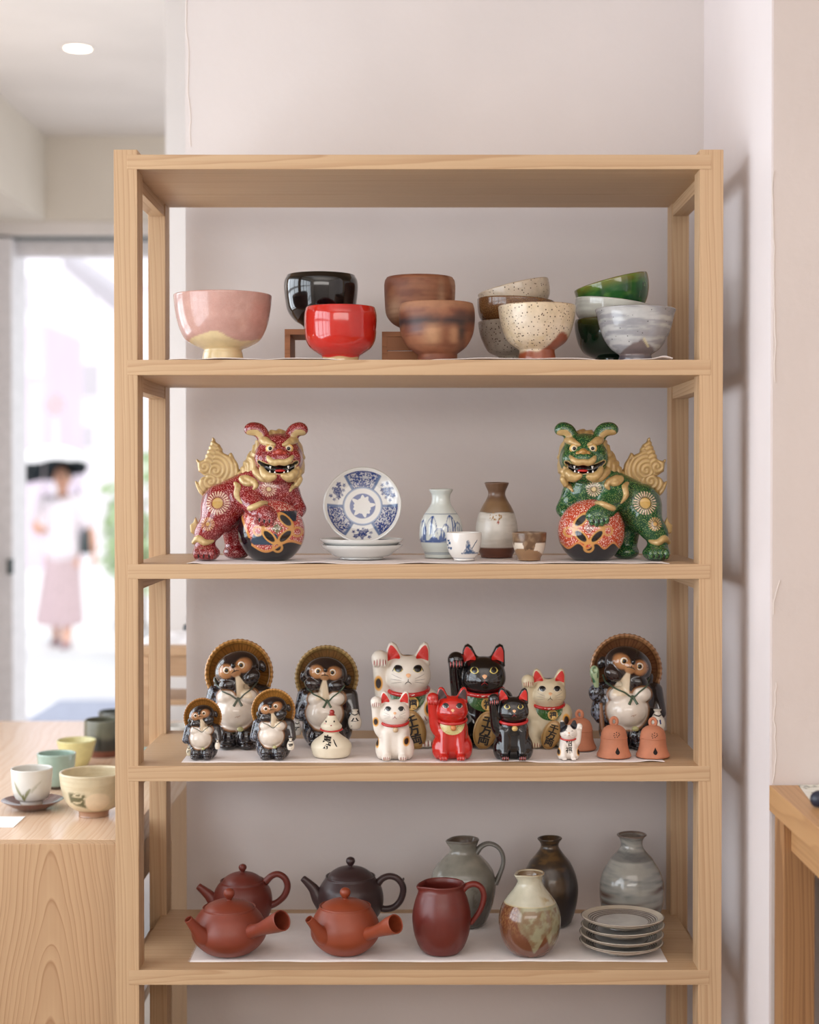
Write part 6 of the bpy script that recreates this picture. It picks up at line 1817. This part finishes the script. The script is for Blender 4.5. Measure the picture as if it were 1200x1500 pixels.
urn('bottle', C9, 7.5, 420, 1412, 188, [(195, 1352), (255, 1290), (312, 1180), (338, 1060), (340, 960), (320, 870), (288, 800), (262, 765), (236, 728), (182, 662), (142, 595), (137, 555), (148, 515), (165, 488)],
    'brown and cream glazed pouring bottle with a small lip, left of the plates', 'bottle', pk9, G_gloss2 if 'G_gloss2' in globals() else painted('poured_glaze', 0.18, 0.5, 0.08, 60), (math.pi + 0.5, 3.5, -1.0), segs=200)
def pd(V, th, idx):
    z = V[:, 2] / V[:, 2].max(); t = th % (2 * math.pi); p = Paint(len(V), (62, 50, 40)); n = fbm(V, 0.06, 3, 2)
    p.mix(sst(0.45, 0.65, n) * 0.6, (92, 70, 44)); st = fbm(np.stack([np.cos(t) * 2, np.sin(t) * 2, z * 45], -1), 1.0, 2, 4); p.mix(sst(0.55, 0.7, st) * sst(0.35, 0.6, z) * 0.6, (112, 84, 50))
    p.mix(sst(0.45, 0.15, z) * 0.7, (44, 40, 42)); p.mix(sst(5.0, 5.5, t) * sst(0.9, 0.6, z) * 0.7, (50, 48, 52)); return p.c
urn('bottle', C9, 7.5, 640, 1092, 195, [(205, 1050), (240, 1000), (288, 850), (310, 710), (309, 610), (282, 490), (228, 370), (152, 275), (104, 205), (98, 165), (118, 128), (136, 106)],
    'tall dark brown stoneware bottle behind the pouring bottle', 'bottle', pd, painted('dark_stoneware', 0.3, 0.3, 0.08, 60))
def pb10(V, th, idx):
    z = V[:, 2] / V[:, 2].max(); t = th % (2 * math.pi); p = Paint(len(V), (154, 154, 148))
    wz = z + 0.03 * np.sin(t + 1.0) + 0.012 * np.sin(3 * t); st = fbm(np.stack([np.cos(t) * 0.8, np.sin(t) * 0.8, wz * 34], -1), 1.0, 3, 4)
    p.mix(sst(0.4, 0.65, st) * 0.7, (178, 174, 164)); p.mix(sst(0.42, 0.30, st) * 0.6, (108, 110, 110))
    for z0, w_, sh in ((0.40, 0.028, 0.9), (0.31, 0.022, 0.8), (0.22, 0.03, 0.6)):
        c_ = z0 - 0.05 * np.sin(t - 3.2 + z0 * 3); p.mix(sst(w_ * 1.3, w_ * 0.5, np.abs(z - c_)) * sst(0.2, 0.8, 0.6 + 0.5 * np.sin(t * 2 + z0 * 20)) * sh, (92, 62, 50))
    p.mix(sst(0.71, 0.73, z) * sst(0.83, 0.80, z) * 0.6, (110, 108, 106)); p.mix(sst(0.965, 0.99, z) * 0.8, (106, 78, 62)); p.mix((idx > 0.55) * 0.6, (110, 96, 86)); return p.c
urn('bottle', C10, 7.143, 645, 1108, 225, [(232, 1070), (292, 960), (327, 850), (337, 720), (326, 600), (290, 500), (240, 420), (212, 372), (162, 320), (120, 262), (112, 210), (130, 165), (156, 135)],
    'round grey banded bottle with brown brush streaks, behind the plates', 'bottle', pb10, painted('banded_glaze', 0.16, 0.6, 0.05, 60), segs=160)
def pplate(V, th, idx):
    r = np.hypot(V[:, 0], V[:, 1]); q = r / r.max(); p = Paint(len(V), (150, 136, 122)); top = idx > 0.47
    p.mix(top * 1.0, (98, 86, 80)); lines = sst(0.1, 0.7, np.sin(q * 120 + 0.6 * np.sin(th * 2))); p.mix(top * lines * (q > 0.62), (186, 178, 168))
    p.mix(top * sst(0.63, 0.60, q + 0.01 * np.sin(th * 3)), (198, 194, 188)); p.mix(top * (q < 0.6) * sst(0.5, 0.7, fbm(V, 30, 2, 1)) * 0.3, (176, 176, 174))
    p.mix((~top) * sst(0.5, 0.9, q), (196, 184, 166)); p.mix(sst(0.965, 0.985, q) , (86, 60, 48)); p.mix((~top) * sst(0.955, 0.965, q) * sst(0.985, 0.975, q), (214, 204, 188)); return p.c
G_plate = painted('plate_glaze', 0.25, 0.4, 0.05, 60)
pxp, pyp = C10(545, 1404); qp = PZ(pxp, pyp, Z5); yp = qp.y + 32 * S(qp.y); sp = S(yp)
for i, (cx_, rr, lb) in enumerate(((537, 61.5, 'bottom'), (540, 62, 'second from the bottom'), (556, 61.5, 'third from the bottom'), (552, 61, 'ringed, topmost'))):
    o_ = dish_mesh(rr * sp, 32 * sp, 13.5 * sp, 2 * sp)
    me = lathe_mesh('plate', o_, 128, pplate, 0.006, i * 1.7); o = link('plate', me, G_plate, None, True, (P(C10(cx_, 0)[0], pyp, yp).x, yp, Z5 + 0.0008 + i * 12.2 * sp))
    o.rotation_euler = (math.radians((-0.6, 0.8, -0.5, 0.7)[i]), math.radians((0.9, -0.8, 0.9, -0.6)[i]), i * 1.3); tag(o, 'grey and brown stoneware plate, %s in the stack of four' % lb, 'plate', 'stack of ringed stoneware plates')

# ------------------------------------------------------------------ things on the counter at the left
ZK = zc
C11 = C(0, 1020, 6.52)
def cup(name, cx, cyf, rb, rows, label, cat, paint, m, zb=None, yy=None, th=0.003, sc=6.52, crop=C11, seed=1):
    zb = ZK if zb is None else zb; px, pyf = crop(cx, cyf)
    if yy is None: q = PZ(px, pyf, zb); yy = q.y + rb / sc * S(q.y)
    s = S(yy); out = [(hw / sc * s, P(PPX, crop(0, cy)[1], yy).z - zb) for hw, cy in rows]; out.sort(key=lambda a: a[1]); out = [(rb / sc * s, 0.0)] + [a for a in out if a[1] > 0.001]
    prof = vessel(out, th, 0.006, 7)
    o = link(name, lathe_mesh(name, prof, 120, paint, 0.004, seed), m, None, True, (P(px, pyf, yy).x, yy, zb + 0.0004)); tag(o, label, cat); return yy, o
# saucer and painted cup
qs = PZ(*C11(310, 1103), ZK); ysr = qs.y + 118 / 6.52 * S(qs.y); ss = S(ysr)
R_ = 292 / 6.52 * ss; hz = P(PPX, C11(0, 985)[1], ysr).z - ZK
sau = link('saucer', lathe_mesh('saucer', [(0, 0.002), (R_ * 0.36, 0.002), (R_ * 0.38, 0)] + [tuple(a) for a in catmull([(R_ * 0.42, 0), (R_ * 0.75, hz * 0.5), (R_ * 0.97, hz * 0.93), (R_, hz), (R_ * 0.97, hz * 0.98), (R_ * 0.7, hz * 0.6), (R_ * 0.4, hz * 0.34), (0, hz * 0.3)], 6)], 96),
           mat('saucer_brown', (92, 52, 44), 0.22, 0.5), None, True, (P(*C11(310, 1100), ysr).x, ysr, ZK + 0.0003)); tag(sau, 'dark brown lacquered saucer under the painted white cup', 'saucer')
def pc1(V, th, idx):
    z = V[:, 2] / V[:, 2].max(); t = th % (2 * math.pi); p = Paint(len(V), (208, 204, 196)); f_ = (idx < 0.5); x = (t - 4.64)
    G_ = (112, 112, 62)
    def leaf(x0, z0, x1, z1, w_):
        dx, dz = x1 - x0, z1 - z0; tt = np.clip(((x - x0) * dx + (z - z0) * dz) / (dx * dx + dz * dz), 0, 1)
        d = np.hypot(x - x0 - tt * dx + 0.05 * np.sin(tt * 3), z - z0 - tt * dz); return sst(w_ * 1.4, w_ * 0.6, d / (0.25 + np.sin(tt * math.pi)))
    for a in ((-0.14, 0.26, -0.72, 0.74, 0.06), (-0.12, 0.22, 0.26, 0.52, 0.06), (-0.12, 0.16, -0.14, 0.38, 0.07), (0.05, 0.35, 0.85, 0.72, 0.045), (-0.35, 0.15, -0.55, 0.36, 0.03), (0.30, 0.40, 0.55, 0.55, 0.04)):
        p.mix(f_ * leaf(*a) * (0.85 if a[4] > 0.045 else 0.4), G_)
    p.mix(sst(0.10, 0.05, z) * f_, (170, 150, 128)); return p.c
ycup, _c = cup('tea_cup', 303, 1025, 105, [(112, 995), (150, 970), (178, 900), (190, 800), (197, 692)], 'white tea cup painted with green leaves, standing on the brown saucer', 'cup', pc1, painted('cup_white', 0.25, 0.4, 0.03, 40), zb=ZK + hz * 0.3 + 0.001, yy=ysr)
def plainp(c, lo=None, zl=0.1, dk=None):
    def f(V, th, idx):
        z = V[:, 2] / V[:, 2].max(); p = Paint(len(V), c); p.mix(sst(0.4, 0.7, fbm(V, 40, 3, 2)) * 0.25, tuple(v * 0.85 for v in c))
        if dk: p.mix(sst(0.62, 0.45, z + 0.04 * np.sin(th * 4)), dk)
        if lo: p.mix(sst(zl + 0.03, zl, z), lo)
        return p.c
    return f
cup('tea_cup', 540, 893, 110, [(130, 850), (152, 800), (168, 720), (178, 630), (185, 548)], 'pale celadon tea cup standing behind the painted white cup', 'cup', plainp((150, 172, 158), (70, 58, 50), 0.08), G_gloss, seed=2)
cup('tea_cup', 730, 690, 90, [(105, 660), (135, 610), (160, 530), (178, 460), (187, 422)], 'pale yellow tea cup standing behind the celadon cup', 'cup', plainp((212, 202, 142)), G_satin, seed=3)
cup('tea_cup', 990, 590, 150, [(160, 540), (178, 490), (184, 400), (184, 300), (182, 226)], 'dark grey green stoneware cup with a rust brown foot', 'cup', plainp((104, 104, 88), (124, 72, 54), 0.16, (52, 54, 50)), G_satin, seed=4)
cup('tea_cup', 1100, 330, 120, [(140, 300), (155, 240), (158, 145)], 'farthest dark grey cup at the back of the row', 'cup', plainp((84, 88, 82), None, 0, (50, 54, 52)), G_satin, seed=5)
def pbowl(V, th, idx):
    z = V[:, 2] / V[:, 2].max(); t = th % (2 * math.pi); p = Paint(len(V), (206, 192, 160)); n = fbm(V, 40, 3, 2)
    st = fbm(np.stack([np.cos(t), np.sin(t), z * 20], -1), 1.0, 3, 4); p.mix(sst(0.45, 0.65, st) * 0.35, (184, 164, 128)); f_ = (idx < 0.5)
    x = t - 4.62; m_ = sst(0.36, 0.26, np.abs(x + 0.28)) * sst(0.24, 0.30, z + 0.15 * x) * sst(0.66, 0.58, z) * sst(0.22, 0.5, fbm(np.stack([x * 9, z * 30, z * 0], -1), 1.0, 2, 7))
    p.mix(f_ * m_, (96, 92, 62)); p.mix(f_ * sst(1.1, 0.9, np.hypot((x - 0.42) / 0.42, (z - 0.40) / 0.22)), (222, 202, 170)); p.mix(sst(0.16, 0.13, z) * f_, (168, 128, 100)); return p.c
cup('tea_bowl', 897, 1166, 142, [(140, 1118), (150, 1085), (215, 1050), (272, 980), (305, 880), (318, 800), (323, 728)], 'large cream bowl with grey brushed grass painting on the counter', 'bowl', pbowl, G_satin, th=0.0045, seed=2)
# price card (blank side up)
k0 = [PZ(*C11(a, b), ZK + 0.001) for a, b in ((-330, 1148), (240, 1148), (130, 1250), (-440, 1250))]
V_ = [(v.x, v.y, 0) for v in k0] + [(v.x, v.y, 0.0008) for v in k0]
cxm, cym = k0[1].x, k0[1].y; V_ = [(a - cxm, b - cym, c_) for a, b, c_ in V_]
o = link('price_card', mesh_np('price_card', V_, [(3, 2, 1, 0), (4, 5, 6, 7), (0, 1, 5, 4), (1, 2, 6, 5), (2, 3, 7, 6), (3, 0, 4, 7)], smooth=False), mat('card_white', (244, 242, 240), 0.6, var=0.01), None, False, (cxm, cym, ZK + 0.0003)); tag(o, 'small white blank card lying on the counter front', 'card')
# low bench at the back of the counter, seen between the posts
M_bn = wood('bench_wood', 'x', (196, 160, 124), (160, 118, 80), freq=90, contrast=0.5)
yb = 0.93; bt = P(255, 944, yb).z
bn = empty('bench', (P(262, 944, yb).x, yb, ZK), 'small wooden bench standing on the far end of the counter', 'bench')
bx = P(206, 944, yb).x - bn.location.x
box('bench_top', bx, 0.30, -0.05, 0.18, bt - ZK - 0.018, bt - ZK, M_bn, bn, 0.004)
box('apron', bx + 0.02, 0.28, -0.035, -0.015, bt - ZK - 0.062, bt - ZK - 0.018, M_bn, bn, 0.002)
for x0 in (bx + 0.004, 0.25):
    for y0 in (-0.045, 0.14): box('leg', x0, x0 + 0.022, y0, y0 + 0.03, 0, bt - ZK - 0.018, M_bn, bn, 0.002)
box('lower_shelf', bx + 0.03, 0.24, -0.03, 0.14, P(255, 1022, yb).z - ZK - 0.012, P(255, 1022, yb).z - ZK, M_bn, bn, 0.002)
def clothm(nx, ny, w_, d_, h_, seed):
    u = np.linspace(-1, 1, nx); v = np.linspace(-1, 1, ny); U_, W_ = np.meshgrid(u, v, indexing='ij'); q = np.stack([U_.ravel() * 3, W_.ravel() * 3, np.zeros(nx * ny) + seed], -1)
    Z_ = h_ * (1 - np.maximum(np.abs(U_.ravel()), np.abs(W_.ravel())) ** 4) * (0.6 + 0.8 * fbm(q, 1.2, 3, seed)); V = np.stack([U_.ravel() * w_, W_.ravel() * d_, Z_], -1)
    i = np.arange(nx - 1)[:, None]; j = np.arange(ny - 1)[None]; F = np.stack([i * ny + j, (i + 1) * ny + j, (i + 1) * ny + j + 1, i * ny + j + 1], -1).reshape(-1, 4); return V, F
V, F = clothm(30, 20, 0.10, 0.06, 0.022, 3)
o = link('folded_cloth', mesh_np('folded_cloth', V, F), mat('cloth_white', (236, 232, 232), 0.9), None, True, (P(268, 940, yb).x, yb + 0.06, bt)); tag(o, 'crumpled white cloth lying on the small bench', 'cloth')
q = P(270, 915, yb + 0.07)
f = Figure('dark_bottle', (q.x, yb + 0.135, bt), 0.001, 'small black bottle standing on the bench behind the cloth', 'bottle'); f.lathe('body', [tuple(a) for a in catmull([(0, 0), (11, 0), (12, 4), (12, 26), (5, 32), (4.4, 40), (0, 40)], 4)], K_black); f.lathe('stopper', [(0, 39), (5, 39), (5, 47), (0, 47)], K_black)
def stack(px, py, rpx, hpx, label, c, yy, seed):
    zb_ = P(px, py, yy).z; s = S(yy); r = rpx * s; h_ = hpx * s
    o = link('small_bowl', lathe_mesh('small_bowl', vessel([(r * 0.45, 0), (r * 0.5, h_ * 0.15), (r * 0.85, h_ * 0.5), (r, h_)], 0.004, 0.006, 6), 72, plainp(c), 0.006, seed), G_satin, None, True, (P(px, py, yy).x, yy, zb_)); tag(o, label, 'bowl', 'bowls under the bench at the back of the counter'); return o
yk = PZ(262, 1098, ZK).y
s_ = S(yk)
for i, (c, lb) in enumerate((((128, 140, 116), 'green grey bowl, bottom of the stack under the bench'), ((196, 196, 188), 'pale grey bowl, middle of the stack under the bench'), ((216, 212, 204), 'off white bowl, top of the stack under the bench'))):
    o = stack(264, 1098, 26, 22, lb, c, yb + 0.055 if False else 0.80, i); o.location.z = ZK + 0.0004 + i * 0.021
o = stack(212, 1095, 24, 36, 'pale green bowl on the counter, seen between the left posts', (168, 184, 172), 0.66, 7); o.location.z = ZK + 0.0004
# parcels inside the counter
def parcel(px, py, yy, w_, h_, c, label, zb_):
    V, F = clothm(24, 24, w_, 0.06, h_, int(px)); V[:, 2] *= 1.1
    o = link('parcel', mesh_np('parcel', V, F), mat('wrap', c, 0.7), None, True, (P(px, py, yy).x, yy, zb_)); tag(o, label, 'parcel'); return o
parcel(156, 1300, 0.33, 0.05, 0.10, (226, 224, 226), 'white wrapped parcel lying inside the open end of the counter', ZK - 0.34)
def bundle(px0, px1, py0, py1, yy, c, label, nm):
    a = P(px0, py0, yy); b = P(px1, py1, yy); g = SDF((-0.06, -0.05, -0.01), (0.06, 0.05, abs(a.z - b.z) + 0.02), 0.003)
    W = (b.x - a.x) / 2; Hh = a.z - b.z; g.ell((0, 0, Hh * 0.5), (W, 0.03, Hh * 0.52)); g.relief(lambda X, Y, Z: 0.0018 * np.sin(160 * X + 90 * Z) * np.sin(70 * Z - 50 * Y)); g.floor(0.0)
    V, F = g.mesh(); o = link(nm, mesh_np(nm, V, F), mat(nm + '_m', c, 0.7), None, True, ((a.x + b.x) / 2, yy, b.z)); tag(o, label, 'bag'); return o

# ------------------------------------------------------------------ things on the oak table
tz = zt
k0 = [PZ(a, b, tz) for a, b in ((1170, 1150.8), (1330, 1150.8), (1380, 1175), (1189, 1176))]
V_ = [(v.x - k0[0].x, v.y - k0[0].y, 0) for v in k0]; V_ += [(a, b, 0.001) for a, b, c_ in V_]
t_ = NT('leaflet_print'); tc_ = t_.n('ShaderNodeTexCoord'); nz_ = t_.n('ShaderNodeTexNoise'); nz_.inputs['Scale'].default_value = 34; nz_.inputs['Detail'].default_value = 3; t_.l(tc_.outputs['Object'], nz_.inputs['Vector'])
t_.l(t_.ramp(nz_.outputs[0], [(0.40, (232, 230, 224)), (0.56, (222, 220, 206)), (0.62, (120, 122, 112)), (0.66, (226, 224, 214))]), t_.b.inputs['Base Color']); t_.b.inputs['Roughness'].default_value = 0.4
for v in V_: pass
if V_[2][1] > -0.002: V_ = [(a, b - 0.004, c_) for a, b, c_ in V_]
o = link('leaflet', mesh_np('leaflet', V_, [(3, 2, 1, 0), (4, 5, 6, 7), (0, 1, 5, 4), (1, 2, 6, 5), (2, 3, 7, 6), (3, 0, 4, 7)], smooth=False), t_.m, None, False, (k0[0].x, k0[0].y, tz + 0.0004)); tag(o, 'white printed leaflet lying at the back of the oak table', 'leaflet')
q = PZ(1200, 1183, tz); f = Figure('glasses_case', (q.x, q.y, tz + 0.0016), 1.0, 'dark navy case lying on the leaflet, cut by the frame', 'case')
g = SDF((-0.03, -0.03, -0.002), (0.14, 0.03, 0.03), 0.002); g.cap((0.0, 0, 0.009), (0.11, 0.002, 0.009), 0.0115, 0.0125); g.floor(0.0); V, F = g.mesh()
b_ = f.add('case_body', V, F, None, mat('case_navy', (30, 34, 52), 0.4)); f.tube('zip', [(-0.012, -0.001, 0.010), (0.03, -0.0125, 0.010), (0.10, -0.0135, 0.010)], 0.0008, K_grey, segs=6)
# ------------------------------------------------------------------ passer-by with parasol in the street
def passer(px, pyf, D, label, plabel, hide=False):
    y = D - 2.3; k = D / 2300.0; base = P(px, pyf, y); zf = -0.02
    root = empty('person', (base.x, y, zf), label, 'person')
    h = 0.0075
    g = SDF((-0.34, -0.30, -0.005), (0.36, 0.20, 1.66), h)
    X = lambda p_: (p_ - px) * k; Z = lambda p_: (pyf - p_) * k
    # legs in mid stride, feet
    g.chain([(-0.085, 0.02, 0.84), (-0.10, 0.06, 0.46), (-0.085, 0.14, 0.10)], [0.085, 0.058, 0.034], 0.02)
    g.chain([(0.075, 0, 0.84), (0.07, -0.06, 0.46), (0.06, -0.12, 0.09)], [0.085, 0.058, 0.034], 0.02)
    g.cap((-0.085, 0.15, 0.07), (-0.09, 0.04, 0.03), 0.032, 0.026, 0.02); g.cap((0.06, -0.11, 0.045), (0.062, -0.22, 0.028), 0.034, 0.027, 0.02)
    # trunk
    g.ell((0, 0, 0.92), (0.155, 0.11, 0.13), 0.03); g.cap((0, 0, 0.98), (0, 0, 1.22), 0.105, 0.12, 0.05); g.ell((0, 0, 1.27), (0.165, 0.09, 0.09), 0.04)
    g.cap((0, 0, 1.32), (0.003, -0.01, 1.43), 0.05, 0.045, 0.03)
    # head with nose and ears
    g.ell((0.004, -0.015, 1.525), (0.074, 0.092, 0.108), 0.01); g.ell((0.004, -0.03, 1.465), (0.05, 0.06, 0.045), 0.02)
    g.cap((0.004, -0.105, 1.545), (0.004, -0.122, 1.51), 0.008, 0.013, 0.008)
    for s in (-1, 1): g.ell((0.004 + s * 0.076, 0.0, 1.52), (0.012, 0.02, 0.03), 0.005)
    g.ell((0.004, -0.103, 1.482), (0.022, 0.008, 0.007), 0.004)
    # arm holding the parasol shaft: elbow bent
    hx, hz = X(60), Z(772)
    g.chain([(-0.155, 0, 1.30), (-0.20, 0.0, 1.14), (-0.185, -0.06, 1.05)], [0.046, 0.040, 0.036], 0.02)
    g.chain([(-0.185, -0.06, 1.05), (hx + 0.05, -0.15, hz + 0.0), (hx + 0.022, -0.19, hz + 0.02)], [0.036, 0.026, 0.022], 0.012)
    # hand closed on the shaft: palm, four curled fingers, thumb
    g.ell((hx + 0.016, -0.205, hz + 0.03), (0.018, 0.020, 0.040), 0.01)
    for i in range(4):
        z_ = hz + 0.062 - i * 0.021; L = (0.9, 1.0, 0.95, 0.8)[i]
        g.chain([(hx + 0.022, -0.222, z_), (hx + 0.004, -0.236 * 1.0, z_), (hx - 0.018 * L, -0.226, z_ - 0.002), (hx - 0.016 * L, -0.206, z_ - 0.003)], [0.0095, 0.009, 0.0085, 0.008], 0.003, n=2)
    g.chain([(hx + 0.016, -0.195, hz + 0.05), (hx + 0.0, -0.186, hz + 0.075), (hx - 0.012, -0.205, hz + 0.088)], [0.011, 0.0105, 0.009], 0.004, n=2)
    # hanging arm and relaxed hand
    ex, ez = X(133), Z(775); wx, wz = X(139), Z(806)
    g.chain([(0.155, 0, 1.30), (0.205, 0.01, 1.17), (ex, 0.0, ez)], [0.046, 0.040, 0.036], 0.02); g.chain([(ex, 0, ez), ((ex + wx) / 2 + 0.005, -0.02, (ez + wz) / 2), (wx, -0.04, wz)], [0.036, 0.032, 0.022], 0.012)
    g.ell((wx + 0.008, -0.045, wz - 0.045), (0.017, 0.036, 0.044), 0.012)
    for i in range(4):
        y_ = -0.075 + i * 0.02; L = (0.9, 1.0, 0.95, 0.78)[i]
        g.chain([(wx + 0.010, y_, wz - 0.075), (wx + 0.014, y_ - 0.004, wz - 0.075 - 0.035 * L), (wx + 0.006, y_ - 0.006, wz - 0.075 - 0.068 * L)], [0.0095, 0.0085, 0.0075], 0.003, n=2)
    g.chain([(wx + 0.002, -0.075, wz - 0.03), (wx - 0.002, -0.098, wz - 0.055), (wx - 0.004, -0.102, wz - 0.085)], [0.011, 0.0105, 0.0085], 0.004, n=2)
    V, F = g.mesh(); p = Paint(len(V), (214, 160, 134))
    for s in (-1, 1):
        p.mix(ins(V, (0.004 + s * 0.028, -0.1, 1.54), (0.014, 0.03, 0.006), 0.3), (40, 28, 26)); p.mix(ins(V, (0.004 + s * 0.028, -0.1, 1.562), (0.018, 0.03, 0.004), 0.4) * 0.7, (60, 44, 40))
    p.mix(ins(V, (0.004, -0.11, 1.482), (0.022, 0.03, 0.008), 0.3), (176, 84, 84))
    M_skin = painted('skin', 0.5, 0, 0.03, 10)
    link('body', mesh_np('body', V, F, p.c), M_skin, root)
    # hair gathered behind
    gh = SDF((-0.11, -0.12, 1.38), (0.12, 0.16, 1.66), h)
    gh.ell((0.004, 0.008, 1.548), (0.088, 0.094, 0.104)); gh.ell((0.004, 0.10, 1.50), (0.045, 0.04, 0.05), 0.02)
    gh.ell((0.004, -0.088, 1.50), (0.066, 0.07, 0.088), 0.01, op='s')
    V, F = gh.mesh(); link('hair', mesh_np('hair', V, F), mat('hair_dark', (44, 34, 34), 0.45), root)
    # blouse with short sleeves
    gb = SDF((-0.36, -0.24, 0.72), (0.36, 0.22, 1.42), h)
    z0 = Z(820)
    gb.cap((0, 0, z0 + 0.12), (0, 0, 1.20), 0.165, 0.14, 0.04); gb.ell((0, 0, 1.29), (0.195, 0.115, 0.085), 0.04)
    gb.chain([(-0.155, 0, 1.30), (-0.205, 0, 1.13)], [0.075, 0.07], 0.03); gb.chain([(0.155, 0, 1.30), (0.225, 0.005, 1.12)], [0.075, 0.072], 0.03)
    gb.chain([(-0.2, -0.0, 1.13), (-0.195, -0.03, 1.06)], [0.06, 0.062], 0.02)
    gb.ell((0.003, -0.03, 1.40), (0.078, 0.09, 0.065), 0.01, op='s')
    gb.relief(lambda X_, Y_, Z_: 0.004 * np.sin(38 * X_ + 9 * Z_ + 14 * Y_) * np.clip((1.2 - Z_) * 3, 0, 1))
    gb.f = np.maximum(gb.f, (z0 - gb.ax[2])[None, None, :].astype(np.float32))
    V, F = gb.mesh(); link('blouse', mesh_np('blouse', V, F), mat('blouse_white', (226, 216, 222), 0.8), root)
    # long skirt, pleated and swinging
    n, s_ = 40, 96; zt_, zb_ = z0 + 0.03, Z(912); V = []
    for i in range(n):
        t = i / (n - 1); z_ = zt_ + (zb_ - zt_) * t
        for j in range(s_):
            a = 2 * math.pi * j / s_; r = 0.150 + 0.055 * t + 0.012 * t * math.sin(a * 11 + 0.5) + 0.006 * t * math.sin(a * 23)
            V.append((r * 1.03 * math.cos(a) - 0.035 * t, r * 0.85 * math.sin(a) - 0.02 * t * math.cos(a), z_ + 0.012 * t * math.sin(a * 2 + 1)))
    F = [(i * s_ + j, (i + 1) * s_ + j, (i + 1) * s_ + (j + 1) % s_, i * s_ + (j + 1) % s_) for i in range(n - 1) for j in range(s_)]
    o = link('skirt', mesh_np('skirt', V, F), mat('skirt_mauve', (190, 168, 172), 0.85), root); md = o.modifiers.new('thick', 'SOLIDIFY'); md.thickness = 0.006
    for s, c in ((-1, (-0.088, 0.10, 0.0)), (1, (0.061, -0.16, 0.0))):
        gs = SDF((c[0] - 0.06, c[1] - 0.13, -0.004), (c[0] + 0.06, c[1] + 0.13, 0.10), 0.006); gs.cap((c[0], c[1] + 0.05, 0.035), (c[0], c[1] - 0.07, 0.026), 0.042, 0.036); gs.floor(0.0)
        gs.ell((c[0], c[1] + 0.01, 0.085), (0.03, 0.075, 0.05), 0.01, op='s')
        V, F = gs.mesh(); link('shoe', mesh_np('shoe', V, F), mat('shoe_mauve', (150, 122, 130), 0.5), root)
    # shoulder bag, worn: a thing of its own
    bag = empty('shoulder_bag', (base.x + X(127), y + 0.02, zf + Z(808)), 'dark shoulder bag hanging at the walking person side' if not hide else 'dark shoulder bag of the second passer-by', 'bag')
    gg = SDF((-0.08, -0.12, -0.01), (0.08, 0.12, 0.24), 0.006); gg.poly([(-0.048, 0.0), (0.05, 0.0), (0.04, 0.21), (-0.036, 0.21)], 0, 0.09, 0.02); V, F = gg.mesh()
    link('bag_body', mesh_np('bag_body', V, F), mat('bag_dark', (62, 70, 72), 0.6), bag)
    link('strap', tube_mesh('strap', [(0.0, -0.05, 0.20), (-0.03, -0.06, 0.34), (-0.075, -0.03, 0.56), (-0.08, 0.02, 0.565), (-0.03, 0.07, 0.34), (0.0, 0.05, 0.20)], 0.008), mat('strap_dark', (60, 64, 66), 0.6), bag)
    # parasol: canopy of eight gores, ribs, shaft, ferrule
    cxp = X(79); par = empty('parasol', (base.x + hx, y - 0.207, zf + hz), plabel, 'parasol')
    tilt = Matrix.Translation((cxp - hx, 0.02, Z(688) - hz)) @ Matrix.Rotation(math.radians(-9), 4, 'Y') @ Matrix.Rotation(math.radians(-12), 4, 'X')
    R = 60 * k; H = 34 * k; V = []; nr, ns = 14, 96
    for i in range(nr):
        t = i / (nr - 1)
        for j in range(ns):
            a = 2 * math.pi * j / ns; g8 = abs(math.sin(a * 4)); r = R * math.sin(t * math.pi / 2 * 0.96) * (1 - 0.045 * g8 * t); V.append((r * math.cos(a), r * math.sin(a), H * math.cos(t * math.pi / 2) * 1.0 + 0.02 * g8 * t * t))
    F = [(i * ns + j, (i + 1) * ns + j, (i + 1) * ns + (j + 1) % ns, i * ns + (j + 1) % ns) for i in range(nr - 1) for j in range(ns)]
    me = mesh_np('canopy', V, F); me.transform(tilt); o = link('canopy', me, mat('parasol_white', (240, 238, 240), 0.8), par)
    V2 = [(a * 0.992, b * 0.992, c_ - 0.012) for a, b, c_ in V]; me = mesh_np('lining', V2, [f_[::-1] for f_ in F]); me.transform(tilt); link('lining', me, mat('parasol_lining', (40, 50, 56), 0.8), par)
    for j in range(8):
        a = 2 * math.pi * j / 8; pts = [(R * math.sin(t * math.pi / 2 * 0.96) * math.cos(a) * 0.985, R * math.sin(t * math.pi / 2 * 0.96) * math.sin(a) * 0.985, H * math.cos(t * math.pi / 2) - 0.018) for t in (0.05, 0.3, 0.6, 0.85, 1.0)]
        me = tube_mesh('rib', pts, 0.004, 6, 4); me.transform(tilt); link('rib', me, mat('rib_grey', (120, 120, 124), 0.4) if j == 0 else bpy.data.materials['rib_grey'], par)
    top = tilt @ Vector((0, 0, H + 0.05))
    link('shaft', tube_mesh('shaft', [(0.003, 0, -0.10), (0, 0, 0.05), ((cxp - hx) * 0.5, 0.01, (Z(688) - hz) * 0.55), tuple(top)], 0.007, 8), mat('shaft_grey', (206, 190, 192), 0.4), par)
    return root
passer(92, 945, 14.1, 'person in a white blouse and mauve skirt walking under a white parasol', 'white parasol with dark lining held by the person in white', False)
